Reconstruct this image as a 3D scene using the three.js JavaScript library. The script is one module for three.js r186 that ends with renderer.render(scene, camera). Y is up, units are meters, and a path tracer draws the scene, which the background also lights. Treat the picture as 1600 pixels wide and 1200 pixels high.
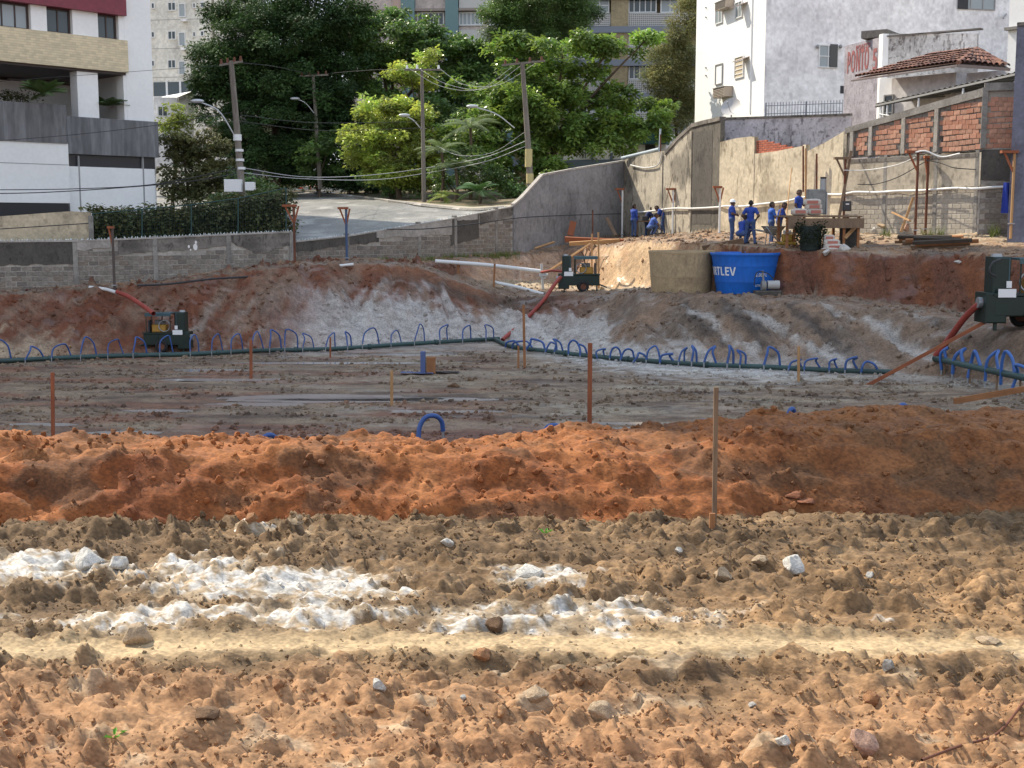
import * as THREE from 'three';
import { ImprovedNoise } from 'three/addons/math/ImprovedNoise.js';
import { mergeGeometries, mergeVertices, toCreasedNormals } from 'three/addons/utils/BufferGeometryUtils.js';
import { FontLoader } from 'three/addons/loaders/FontLoader.js';
import { TextGeometry } from 'three/addons/geometries/TextGeometry.js';

// ---------- camera, sky, sun, exposure ----------
const scene = new THREE.Scene();
const SKY_GAIN = 1.0;
const FOC = 2000, EYE = 5, PITCH = Math.atan(250 / 2000);
const camera = new THREE.PerspectiveCamera(2 * Math.atan(600 / FOC) * 180 / Math.PI, 4 / 3, 0.5, 2000);
camera.position.set(0, EYE, 0);
camera.rotation.x = -PITCH;
const sunDir = new THREE.Vector3(-0.555, 0.735, -0.39).normalize();
// hazy tropical sky: bluer overhead, pale towards the horizon, scattered white clouds
{
  const W = 512, H = 256, d = new Float32Array(W * H * 4), N0 = new ImprovedNoise();
  for (let j = 0; j < H; j++) for (let i = 0; i < W; i++) {
    const el = (j + .5) / H * Math.PI - Math.PI / 2, az = ((i + .5) / W - .5) * 2 * Math.PI, y = Math.sin(el), x = Math.cos(az) * Math.cos(el), z = Math.sin(az) * Math.cos(el);
    const up = Math.max(0, y), hz = Math.pow(1 - up, 2.2), c = Math.max(0, x * sunDir.x + y * sunDir.y + z * sunDir.z), k = 1 / (0.25 + up);
    let n = 0, a = .5; for (let o = 0, f = 1.3; o < 5; o++, f *= 2, a *= .5) n += a * N0.noise(x * k * f + 7, z * k * f + 3, o * 3.1);
    const cl = Math.min(1, Math.max(0, (n + .02) * 3.2)) * Math.min(1, up * 6), glow = .5 * Math.pow(c, 24) + .25 * Math.pow(c, 5);
    const o = (j * W + i) * 4, base = [.36 + .62 * hz + glow, .50 + .52 * hz + glow * .95, .74 + .34 * hz + glow * .85], g = y < 0 ? .35 : 1;
    for (let q = 0; q < 3; q++) d[o + q] = SKY_GAIN * g * (base[q] + ([1.18, 1.18, 1.2][q] - base[q]) * cl * .85); d[o + 3] = 1;
  }
  const t = new THREE.DataTexture(d, W, H, THREE.RGBAFormat, THREE.FloatType); t.mapping = THREE.EquirectangularReflectionMapping; t.magFilter = t.minFilter = THREE.LinearFilter; t.needsUpdate = true;
  scene.background = t; scene.environment = t;
}
const sun = new THREE.DirectionalLight(new THREE.Color(1, 0.9, 0.74), 5);
sun.position.set(0, 2, -45).addScaledVector(sunDir, 160);
sun.target.position.set(0, 2, -45);
sun.castShadow = true; sun.shadow.mapSize.set(4096, 4096);
Object.assign(sun.shadow.camera, { left: -75, right: 75, top: 75, bottom: -75, near: 1, far: 420 });
scene.add(sun, sun.target);
const renderer = new THREE.WebGLRenderer({ antialias: true });
renderer.toneMapping = THREE.LinearToneMapping;
renderer.toneMappingExposure = 1.38;
renderer.shadowMap.enabled = true;

// ---------- small tools ----------
let seedState = 20240611;
function rnd() { seedState = (seedState + 0x6d2b79f5) | 0; let t = Math.imul(seedState ^ (seedState >>> 15), 1 | seedState); t = (t + Math.imul(t ^ (t >>> 7), 61 | t)) ^ t; return ((t ^ (t >>> 14)) >>> 0) / 4294967296; }
const rr = (a, b) => a + (b - a) * rnd();
const clamp = (x, a = 0, b = 1) => Math.min(b, Math.max(a, x));
const lerp = (a, b, t) => a + (b - a) * t;
const sstep = (a, b, x) => { const t = clamp((x - a) / (b - a)); return t * t * (3 - 2 * t); };
const mix3 = (a, b, t) => [lerp(a[0], b[0], t), lerp(a[1], b[1], t), lerp(a[2], b[2], t)];
const PN = new ImprovedNoise();
const n3 = (x, y, z = 0) => PN.noise(x, y, z);
function fbm(x, y, z = 0, o = 4) { let s = 0, a = 0.5, f = 1; for (let i = 0; i < o; i++) { s += a * PN.noise(x * f, y * f, z + i * 7.3); a *= 0.5; f *= 2.03; } return s; }
const hash2 = (i, j, k = 0) => { let h = Math.imul(i, 374761393) ^ Math.imul(j, 668265263) ^ Math.imul(k + 11, 1274126177); h = Math.imul(h ^ (h >>> 13), 1274126177); return ((h ^ (h >>> 16)) >>> 0) / 4294967296; };
// rounded lumps: the highest of jittered domes of one size
function lumps(x, y, cell, k, fill = 1) {
  const wx = x + cell * .32 * PN.noise(x * 2.1 / cell, y * 2.1 / cell, k), wy = y + cell * .32 * PN.noise(x * 2.1 / cell, y * 2.1 / cell, k + 9.5);
  const gx = Math.floor(wx / cell), gy = Math.floor(wy / cell); let best = 0;
  for (let a = -1; a <= 1; a++) for (let b = -1; b <= 1; b++) {
    const i = gx + a, j = gy + b; if (hash2(i, j, k + 5) > fill) continue;
    const px = (i + 0.5 + 0.8 * (hash2(i, j, k) - 0.5)) * cell, py = (j + 0.5 + 0.8 * (hash2(i, j, k + 1) - 0.5)) * cell;
    const r = cell * (0.25 + 0.45 * hash2(i, j, k + 2)), an = hash2(i, j, k + 3) * 3.14, c = Math.cos(an), s = Math.sin(an);
    const dx = (wx - px), dy = (wy - py), ex = dx * c + dy * s, ey = (dy * c - dx * s) * 1.5, q = 1 - (ex * ex + ey * ey) / (r * r);
    if (q > 0) best = Math.max(best, Math.min(.62 + .3 * (ex / r) * (hash2(i, j, k + 6) - .3), 1.35 * q) * r * (0.6 + 0.7 * hash2(i, j, k + 4)));
  }
  return best;
}
const V = (x, y, z) => new THREE.Vector3(x, y, z);
const cP = Math.cos(PITCH), sP = Math.sin(PITCH);
// the point at depth D (metres in front of the camera) on the sight line through photograph pixel (px, py)
function P(px, py, D) { const cx = (px - 800) / FOC, cy = (600 - py) / FOC, t = D / (cP + cy * sP); return V(cx * t, EYE + (cy * cP - sP) * t, -D); }
const taken = new Map();
function numbered(name) { const n = taken.get(name) ?? 0; taken.set(name, n + 1); return n ? name + '_' + String(n).padStart(3, '0') : name; }
function tag(o, label, category, group) { o.userData.label = label; o.userData.category = category; if (group) o.userData.group = group; return o; }
function mesh(name, geo, mat, parent) { const m = new THREE.Mesh(geo, mat); m.name = parent ? name : numbered(name); m.castShadow = m.receiveShadow = true; (parent ?? scene).add(m); return m; }
function thing(name, label, category, pos = V(0, 0, 0), turn = 0, group) { const g = new THREE.Group(); g.name = numbered(name); g.position.copy(pos); g.rotation.y = turn; scene.add(g); return tag(g, label, category, group); }
function one(name, label, category, geo, mat, pos, group) { const m = mesh(name, geo, mat); if (pos) m.position.copy(pos); return tag(m, label, category, group); }
// box with uv in metres
const boxCache = new Map();
function box(w, h, d, x = 0, y = 0, z = 0) {
  const g = new THREE.BoxGeometry(w, h, d); g.translate(x, y, z); return metric(g);
}
function metric(g) {
  const p = g.attributes.position, n = g.attributes.normal, uv = new Float32Array(p.count * 2);
  for (let i = 0; i < p.count; i++) {
    const ax = Math.abs(n.getX(i)), ay = Math.abs(n.getY(i)), az = Math.abs(n.getZ(i));
    if (az >= ax && az >= ay) { uv[2 * i] = p.getX(i); uv[2 * i + 1] = p.getY(i); } else if (ax >= ay) { uv[2 * i] = p.getZ(i); uv[2 * i + 1] = p.getY(i); } else { uv[2 * i] = p.getX(i); uv[2 * i + 1] = p.getZ(i); }
  }
  g.setAttribute('uv', new THREE.BufferAttribute(uv, 2)); return g;
}
// box with chamfered edges
function cbox(w, h, d, r = 0.015) {
  const s = new THREE.Shape(); const a = w / 2 - r, b = h / 2 - r;
  s.moveTo(-a, -b); s.lineTo(a, -b); s.lineTo(a, b); s.lineTo(-a, b); s.closePath();
  const g = new THREE.ExtrudeGeometry(s, { depth: d - 2 * r, bevelEnabled: true, bevelThickness: r, bevelSize: r, bevelSegments: 1 }); g.translate(0, 0, -(d / 2 - r)); return metric(g);
}
function tube(pts, r, seg = 24, rad = 8, closed = false) { return new THREE.TubeGeometry(new THREE.CatmullRomCurve3(pts, closed, 'centripetal'), seg, r, rad, closed); }
function rod(a, b, r0, r1 = r0, n = 8) {
  const d = b.clone().sub(a), g = new THREE.CylinderGeometry(r1, r0, d.length(), n); g.translate(0, d.length() / 2, 0);
  g.applyQuaternion(new THREE.Quaternion().setFromUnitVectors(V(0, 1, 0), d.normalize())); g.translate(a.x, a.y, a.z); return g;
}
// squared timber from a to b
function beam(a, b, w, h = w) {
  const d = b.clone().sub(a), L = d.length(), g = box(w, L, h, 0, L / 2, 0); g.applyQuaternion(new THREE.Quaternion().setFromUnitVectors(V(0, 1, 0), d.normalize())); g.translate(a.x, a.y, a.z); return g;
}
const merge = (list) => mergeGeometries(list.map((g) => { const q = g.index ? g.toNonIndexed() : g; for (const k of Object.keys(q.attributes)) if (!['position', 'normal', 'uv'].includes(k)) q.deleteAttribute(k); return q; }));
function poly(pts, depth, bevel = 0) {  // polygon in x, y pushed back by depth; front face at z = 0
  const s = new THREE.Shape(pts.map((p) => new THREE.Vector2(p[0], p[1])));
  const g = new THREE.ExtrudeGeometry(s, { depth, bevelEnabled: false }); g.translate(0, 0, -depth); return metric(g);
}

// ---------- textures ----------
function vnoise(x, y, per, k) {
  const i = Math.floor(x), j = Math.floor(y), fx = x - i, fy = y - j, u = fx * fx * (3 - 2 * fx), v = fy * fy * (3 - 2 * fy), w = (a) => ((a % per) + per) % per;
  return lerp(lerp(hash2(w(i), w(j), k), hash2(w(i + 1), w(j), k), u), lerp(hash2(w(i), w(j + 1), k), hash2(w(i + 1), w(j + 1), k), u), v);
}
function tn(u, v, f, o, k, ax = 1, ay = 1) { let s = 0, a = 0.5, t = 0; for (let i = 0; i < o; i++) { const q = f << i; s += a * vnoise(u * q * ax, v * q * ay, q * Math.max(ax, ay), k + i); t += a; a *= 0.55; } return s / t; }
function tex(w, h, fn, metres, mh = metres, srgb = true) {
  const d = new Uint8Array(w * h * 4);
  for (let j = 0; j < h; j++) for (let i = 0; i < w; i++) { const c = fn(i / w, j / h); const o = (j * w + i) * 4; d[o] = clamp(c[0], 0, 255); d[o + 1] = clamp(c[1], 0, 255); d[o + 2] = clamp(c[2], 0, 255); d[o + 3] = 255; }
  const t = new THREE.DataTexture(d, w, h); t.wrapS = t.wrapT = THREE.RepeatWrapping; t.magFilter = THREE.LinearFilter; t.minFilter = THREE.LinearMipmapLinearFilter; t.generateMipmaps = true;
  if (srgb) t.colorSpace = THREE.SRGBColorSpace; t.repeat.set(1 / metres, 1 / mh); t.needsUpdate = true; return t;
}
const std = (o) => new THREE.MeshStandardMaterial({ roughness: 0.9, ...o });
const lin = (r, g, b) => new THREE.Color().setRGB(r, g, b);
const grainTex = tex(512, 512, (u, v) => { const a = tn(u, v, 8, 6, 3), b = tn(u, v, 64, 3, 9); const g = 255 * clamp(0.88 + 0.36 * (a - 0.5) + 0.46 * (b - 0.5)); return [g, g, g]; }, 2.3);
const bumpTex = tex(512, 512, (u, v) => { const a = tn(u, v, 16, 5, 21), b = tn(u, v, 64, 3, 29); const g = 255 * (0.5 * a + 0.5 * b); return [g, g, g]; }, 1.7, 1.7, false);
// plaster: base colour with blotches, run-off streaks and mould spots
function plasterTex(base, dark, streak, spots, seed, metres = 6) {
  return tex(512, 512, (u, v) => {
    const blot = sstep(0.5, 0.72, tn(u, v, 4, 5, seed)), str = sstep(0.5, 0.8, tn(u, v, 16, 3, seed + 5, 3, 1) * (0.6 + 0.6 * tn(u, v, 3, 3, seed + 40))), sp = sstep(0.64, 0.78, tn(u, v, 24, 4, seed + 9)), fine = tn(u, v, 64, 3, seed + 13) - 0.5, mid = tn(u, v, 8, 4, seed + 17) - 0.5;
    const k = clamp(0.55 * blot * streak + 0.7 * str * streak + 0.6 * sp * spots); const c = mix3(base, dark, k); const m = 1 + 0.22 * fine + 0.22 * mid; return [c[0] * m, c[1] * m, c[2] * m];
  }, metres);
}
function woodTex(base, dark, seed) { return tex(128, 256, (u, v) => { const g = tn(u, v, 8, 4, seed, 8, 1), b = tn(u, v, 4, 3, seed + 3); const c = mix3(base, dark, clamp(0.75 * g + 0.5 * (b - 0.4))); return c; }, 0.6, 1.4); }
// ---------- upright planes: local x runs along the wall, local z points to the viewer's side ----------
function frame(a, b) {   // a, b: [x, depth]
  const dx = b[0] - a[0], dz = -(b[1] - a[1]), L = Math.hypot(dx, dz), ux = dx / L, uz = dz / L, nx = -uz, nz = ux;
  const f = { a, L, turn: Math.atan2(-uz, ux), nx, nz, ux, uz };
  f.hit = (px, py, w = 0) => { const q = P(px, py, 1), dxr = q.x, dyr = q.y - EYE, dzr = q.z; const ox = a[0] + nx * w, oz = -a[1] + nz * w; const t = (ox * nx + oz * nz) / (dxr * nx + dzr * nz); const X = dxr * t, Z = dzr * t; return [(X - a[0]) * ux + (Z + a[1]) * uz, EYE + dyr * t]; };
  f.rect = (r, w = 0) => { const mx = (r[0] + r[2]) / 2, my = (r[1] + r[3]) / 2; return [f.hit(r[0], my, w)[0], f.hit(mx, r[3], w)[1], f.hit(r[2], my, w)[0], f.hit(mx, r[1], w)[1]]; };
  f.thing = (name, label, category, y = 0, group) => { f.y = y; return thing(name, label, category, V(a[0], y, -a[1]), f.turn, group); };
  f.world = (u, y, w) => V(a[0] + ux * u + nx * w, y, -a[1] + uz * u + nz * w);
  return f;
}
const plan = (px, py, D) => { const q = P(px, py, D); return [q.x, D]; };
// lines of the boundary walls
const wA = frame(plan(-70, 390, 50.6), plan(456, 390, 56.4));
const wB = frame(plan(458, 390, 56.6), plan(806, 350, 66.8));
const wC = frame(plan(803, 350, 66.6), plan(976, 320, 75.4));
const wD = frame(plan(975, 320, 75.2), plan(1126, 320, 63.6));
const wE = frame(plan(1125, 320, 63.5), plan(1323, 300, 55.7));
const wF = frame(plan(1321, 300, 55.6), plan(1531, 300, 50.2));
const wG = frame(plan(1531, 300, 50.2), plan(1690, 300, 49.2));
const wallLine = [[-60, 46], ...[wA, wB, wC, wD, wE, wF, wG].map((f) => f.a), [wG.a[0] + wG.ux * wG.L, wG.a[1] - wG.uz * wG.L], [60, 46]];
function wallDepth(u) { for (let i = 0; i < wallLine.length - 1; i++) { const [x0, d0] = wallLine[i], [x1, d1] = wallLine[i + 1], u0 = x0 / d0, u1 = x1 / d1; if (u >= u0 && u <= u1) { const t = (u * d0 - x0) / ((x1 - x0) - u * (d1 - d0)); return d0 + (d1 - d0) * t; } } return u < 0 ? 46 : 46; }
// ---------- terrain ----------
// profiles along sight columns; every row is one break line (depth, height):
// foreground, berm toe, berm crest front, crest back, near pit toe, far pit toe, slope top, bench back, bank top, foot of wall, behind wall
const prof = [
  [-900, [[5, .9], [17.2, .9], [18.15, 1.85], [19.8, 1.75], [23, 0], [46, 0], [49.4, 2.2], [49.8, 2.3], [50, 2.35], [50.3, 2.4], [51.2, 3.9], [70, 5.2], [100, 7.2]]],
  [0, [[5, .9], [17.2, .9], [18.05, 1.8], [19.8, 1.72], [23, 0], [47.2, 0], [50.6, 2.2], [51, 2.3], [51.2, 2.35], [51.4, 2.4], [52.2, 3.9], [70, 5.2], [100, 7.2]]],
  [225, [[5, .9], [17.2, .9], [18.05, 1.8], [19.8, 1.74], [23, 0], [49, 0], [52.5, 2.5], [52.9, 2.55], [53.1, 2.6], [53.3, 2.6], [54.2, 4.2], [72, 5.5], [100, 7.3]]],
  [450, [[5, .9], [17.2, .9], [18.15, 1.82], [19.9, 1.74], [23, 0], [51, 0], [55, 3.2], [55.5, 3.3], [55.8, 3.35], [56.1, 3.4], [57, 4.1], [72, 5.8], [100, 7.3]]],
  [560, [[5, .9], [17.2, .9], [18.15, 1.82], [19.9, 1.74], [23, 0], [52, 0], [56.5, 3.3], [57.5, 3.4], [58, 3.4], [59.3, 3.45], [60.3, 4.4], [72, 5.9], [100, 7.4]]],
  [650, [[5, .9], [17.2, .9], [18.15, 1.82], [19.9, 1.74], [23, 0], [53, 0], [57, 3.1], [59.5, 3.15], [60.5, 3.2], [61.7, 3.3], [62.6, 4.85], [74, 6.1], [100, 7.5]]],
  [740, [[5, .9], [17.2, .92], [18.15, 1.84], [19.9, 1.76], [23, 0], [53.6, 0], [57.4, 2.2], [61, 2.3], [63, 3.25], [64.6, 3.4], [65.5, 5.3], [76, 6.3], [100, 7.6]]],
  [790, [[5, .9], [17.2, .92], [18.15, 1.84], [19.9, 1.76], [23, 0], [54, 0], [57.5, 1.7], [64, 2.2], [65.4, 3.3], [66.6, 3.45], [67.4, 5.65], [78, 6.6], [100, 7.7]]],
  [880, [[5, .9], [17.2, .92], [18.25, 1.86], [20, 1.78], [23, 0], [51.3, 0], [57, 1.85], [66, 2.0], [69, 3.6], [70.6, 3.8], [71.5, 6.4], [80, 7], [100, 8.4]]],
  [960, [[5, .9], [17.2, .92], [18.25, 1.86], [20, 1.8], [23, 0], [47.6, 0], [54.5, 2.0], [59, 2.0], [61, 4.0], [74.4, 4.2], [75.5, 7], [82, 7.5], [100, 9]]],
  [1000, [[5, .9], [17.3, .92], [18.35, 1.88], [20.1, 1.84], [23.2, 0], [46.3, 0], [51, 2.3], [57.5, 2.2], [58.8, 4.2], [73, 4.3], [74, 6.6], [82, 7.6], [100, 9.5]]],
  [1110, [[5, .9], [17.3, .94], [18.45, 1.92], [20.3, 1.92], [23.4, .05], [44.8, 0], [48, 2.3], [52.0, 2.3], [52.7, 4.2], [64.2, 4.6], [65.4, 6.6], [80, 8], [100, 10]]],
  [1240, [[5, .9], [17.55, .95], [18.55, 1.98], [20.5, 2.02], [23.6, .05], [43.5, .02], [46.5, 2.2], [48.5, 2.3], [49.6, 4.0], [57.8, 4.5], [59, 6.6], [70, 7.6], [100, 10]]],
  [1400, [[5, .9], [17.5, .95], [18.5, 2.02], [20.8, 2.08], [24, .05], [42, .06], [44.5, 2.0], [47, 2.1], [48, 3.9], [53.2, 4.6], [54.4, 7], [66, 8], [100, 10]]],
  [1500, [[5, .9], [17.5, .95], [18.5, 2.02], [20.8, 2.08], [24, .05], [40, .15], [42.5, 1.8], [45.5, 1.9], [46.7, 3.9], [50.3, 4.6], [51.6, 8.6], [66, 10.8], [100, 12]]],
  [1600, [[5, .9], [17.5, .95], [18.5, 2.02], [20.8, 2.06], [24, .05], [37.6, .2], [38.6, 1.75], [43.5, 1.8], [44.7, 3.9], [49.6, 4.5], [51, 8.4], [66, 10.8], [100, 12]]],
  [2300, [[5, .9], [17.5, .95], [18.5, 2.02], [20.8, 2.06], [24, .05], [36, .2], [37, 1.7], [42.5, 1.8], [43.7, 3.9], [49, 4.5], [50.4, 8.4], [66, 10.8], [100, 12]]],
].map(([px, r]) => [(px - 800) / FOC, r]);
const NB = 13;
const pr = { h: 0, seg: 0, t: 0, px: 0 };
function profile(x, D) {
  const u = clamp(x / Math.max(D, 1), prof[0][0], prof[prof.length - 1][0] - 1e-6); let c = 0; while (c < prof.length - 2 && u >= prof[c + 1][0]) c++;
  const A = prof[c], B = prof[c + 1], f = (u - A[0]) / (B[0] - A[0]); let d0 = 0, h0 = 0.9; pr.px = u * FOC + 800;
  const wd = wallDepth(u);
  for (let k = 0; k < NB; k++) {
    let d1 = lerp(A[1][k][0], B[1][k][0], f); if (k === 9) d1 = wd + .1; else if (k === 10) d1 = wd + 1; else if (k < 9) d1 = Math.min(d1, wd - .04 - (9 - k) * .12); else d1 = Math.max(d1, wd + 1 + (k - 10));
    const h1 = lerp(A[1][k][1], B[1][k][1], f);
    if (D < d1) { pr.seg = k; pr.t = (D - d0) / (d1 - d0); pr.h = lerp(h0, h1, pr.t); return pr; }
    d0 = d1; h0 = h1;
  }
  pr.seg = NB; pr.t = clamp((D - 100) / 300); pr.h = h0 + (D - 100) * 0.05 * (D < 300 ? 1 : 200 / (D - 100)); return pr;
}
const pw = { h: 0, seg: 0, t: 0, px: 0 };
function profW(x, D) {  // the cut banks wander in plan
  const p = profile(x, D); if (D < 36 || p.seg < 6 || p.seg > 9) return p; const { seg, t, px } = p, w = seg === 6 ? sstep(0, .45, t) : seg === 9 ? 1 - sstep(0, .3, t) : 1; if (w <= 0) return p;
  const k = seg >= 8 || px > 1130 ? 1 : .8, q = profile(x, D + w * k * (.5 * n3(x * .8, D * .25, 2) + (seg >= 7 ? .5 : .34) * n3(x * 2.1, D * .4, 5) + (seg >= 7 ? .5 : .24) * (Math.abs(n3(x * 4.4, D * .5, 8)) - .2))); return q;
}
const puddles = [[505, 621, 2.6, .95], [620, 622, 3.0, .4], [400, 630, 1.2, .4], [330, 577, 1.1, .5], [520, 566, 3.1, .45], [345, 592, 1.7, .4], [250, 640, .9, .3], [690, 641, 1.4, .3], [60, 662, .9, .35], [970, 660, 1.5, .3], [1010, 668, 1, .3], [630, 553, 2.2, .4], [190, 674, .8, .3]].map(([px, py, a, b]) => { const t = (EYE - 0.02) / -(P(px, py, 1).y - EYE); return { x: P(px, py, t).x, D: t, a, b: b * .75 }; });
function puddleDip(x, D) { let s = 0; for (const q of puddles) { const dx = (x - q.x) / (q.a * 1.4), dy = (D - q.D) / (q.b * 1.6), r = dx * dx + dy * dy; if (r < 1) s = Math.max(s, (1 - r)); } return s; }
function zoneWhite(x, D) {  // spilled white lime on the foreground
  const px = x / D * FOC * 0.965 + 800, w = 0.9 * fbm(x * 0.7, D * 0.9, 3) + 0.35 * n3(x * 2.6, D * 2.6, 5);
  const a = 1 - Math.hypot((px - 430) / 300, (D - 14.5) / 1.0), b = 1 - Math.hypot((px - 70) / 170, (D - 15.0) / .7), c = .85 - Math.hypot((px - 840) / 110, (D - 14.5) / 0.5), e = .85 - Math.hypot((px - 420) / 680, (D - 13.05) / 0.62), g = .9 - Math.hypot((px - 425) / 60, (D - 16.75) / 0.3), i = .55 - Math.hypot((px - 990) / 260, (D - 13.2) / 0.6);
  return Math.max(a + w * 1.5 - .12, b + w * 1.4 - .05, c + w * 1.5, e + w * 1.6 - .1, g + w, i + w * 1.6);
}
const trackD = (x) => 12.15 - 0.022 * x + 0.14 * Math.sin(x * 0.35 + 1);
function groundH(x, D) {
  const p = profW(x, D), { seg, t, px } = p; let h = p.h;
  if (seg <= 1) {   // churned soil, rows left by tracks, a flattened wheel path
    const path = Math.exp(-(((D - trackD(x)) / 0.3) ** 2)), rough = (1 - 0.9 * path) * (seg === 0 ? 1 : 1);
    const ridges = Math.abs(n3(x * 0.22 + 3, D * 1.9, 2)) * 0.16 + Math.abs(n3(x * 0.55, D * 3.1, 8)) * 0.09;
    const W = seg === 1 ? sstep(0.15, 0.5, zoneWhite(x, D)) : 0;
    const soft = .6 + .9 * sstep(-.25, .25, fbm(x * .35, D * .9, 14, 3));
    h += rough * (1 - .35 * W) * (ridges - 0.1 + 0.12 * fbm(x * 0.8, D * 1.2, 1, 3) + lumps(x * .7, D, 0.55, 3, .5) * 0.4 + soft * (lumps(x * .8, D, 0.27, 13, .65) * 0.72 + lumps(x * .9, D, 0.13, 23, .75) * 1.0) + 0.075 * fbm(x * 5, D * 6, 5, 4)) - 0.05 * path + W * (.01 + .32 * Math.max(0, fbm(x * 1.6, D * 2.1, 6, 4)));
    if (seg === 1 && D > 15.4) h += 0.05 * sstep(15.4, 17, D) * (1 + n3(x * 2, D * 2, 3));
  } else if (seg <= 4) {  // berm of dug earth
    const k = seg === 4 ? 1 - sstep(0.5, 1, t) : 1, face = seg === 2 ? 1 : 0.45;
    const q = fbm(x * 0.45, D * 0.9, 11, 4) * 0.4 + (.3 - Math.abs(fbm(x * .7, D * 1.1, 17, 4))) * 0.42 * face + lumps(x * .8, D * 1.3 + h, 0.6, 53, .4) * 0.4 + lumps(x, D + h * .6, 0.24, 57, .4) * 0.4 + lumps(x, D + h * .5, 0.11, 59, .45) * 0.45 + 0.08 * fbm(x * 4, D * 4 + h * 3, 9, 4);
    h += k * (q - 0.12) + (seg === 2 ? .16 * n3(x * .35, h * 4, 7) * Math.sin(Math.PI * t) : 0);
  } else if (seg === 5) {  // pit floor
    const edge = Math.min(1, Math.min(t, 1 - t) * 12), ruts = 0.05 * Math.abs(n3(x * 0.12, D * 0.8, 4)) + .03 * n3(x * .3, D * 1.6, 3);
    h += 0.04 * fbm(x * 1.1, D * 1.1, 2, 4) + ruts + 0.05 * (1 - edge) + lumps(x, D, 0.5, 61, .35) * 0.14 + lumps(x, D, 0.25, 63, .3) * .25 * sstep(-.1, .3, n3(x * .3, D * .4, 9)) - 0.1 * puddleDip(x, D);
  } else if (seg <= 9) {
    const steep = seg === 6 || seg === 8, s = Math.sin(Math.PI * clamp(t)), lit = px > 930 && px < 1110 ? 1 : 0;
    const lat = x * 0.9 + D * 0.35;
    h += steep ? s * (0.6 * (Math.abs(n3(lat * 1.1, t * 0.7, 6)) - 0.22) + 0.5 * fbm(lat * 2.4, t * 1.2 + D * .2, 12, 4) + .35 * (.2 - Math.abs(fbm(lat * 1.3 + t, h * 1.4, 19, 3)))) : 0.13 * fbm(x * 0.9, D * 0.9, 4, 4);
    h += 0.09 * fbm(x * 1.6, D * 1.6, 21, 4) + lumps(x, D + h, 0.7, 71, .35) * 0.36 * (seg === 9 ? .3 : 1) + lumps(x, D + h, 0.34, 73, .45) * .42 * (seg === 9 ? .5 : 1);
    if (seg === 8) h += s * 0.55 * (Math.abs(n3(lat * 0.9, 3, 2)) - .25);
  } else h += 0.12 * fbm(x * 0.3, D * 0.3, 8, 3);
  return h;
}
const gh = (x, z) => groundH(x, -z);
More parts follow.
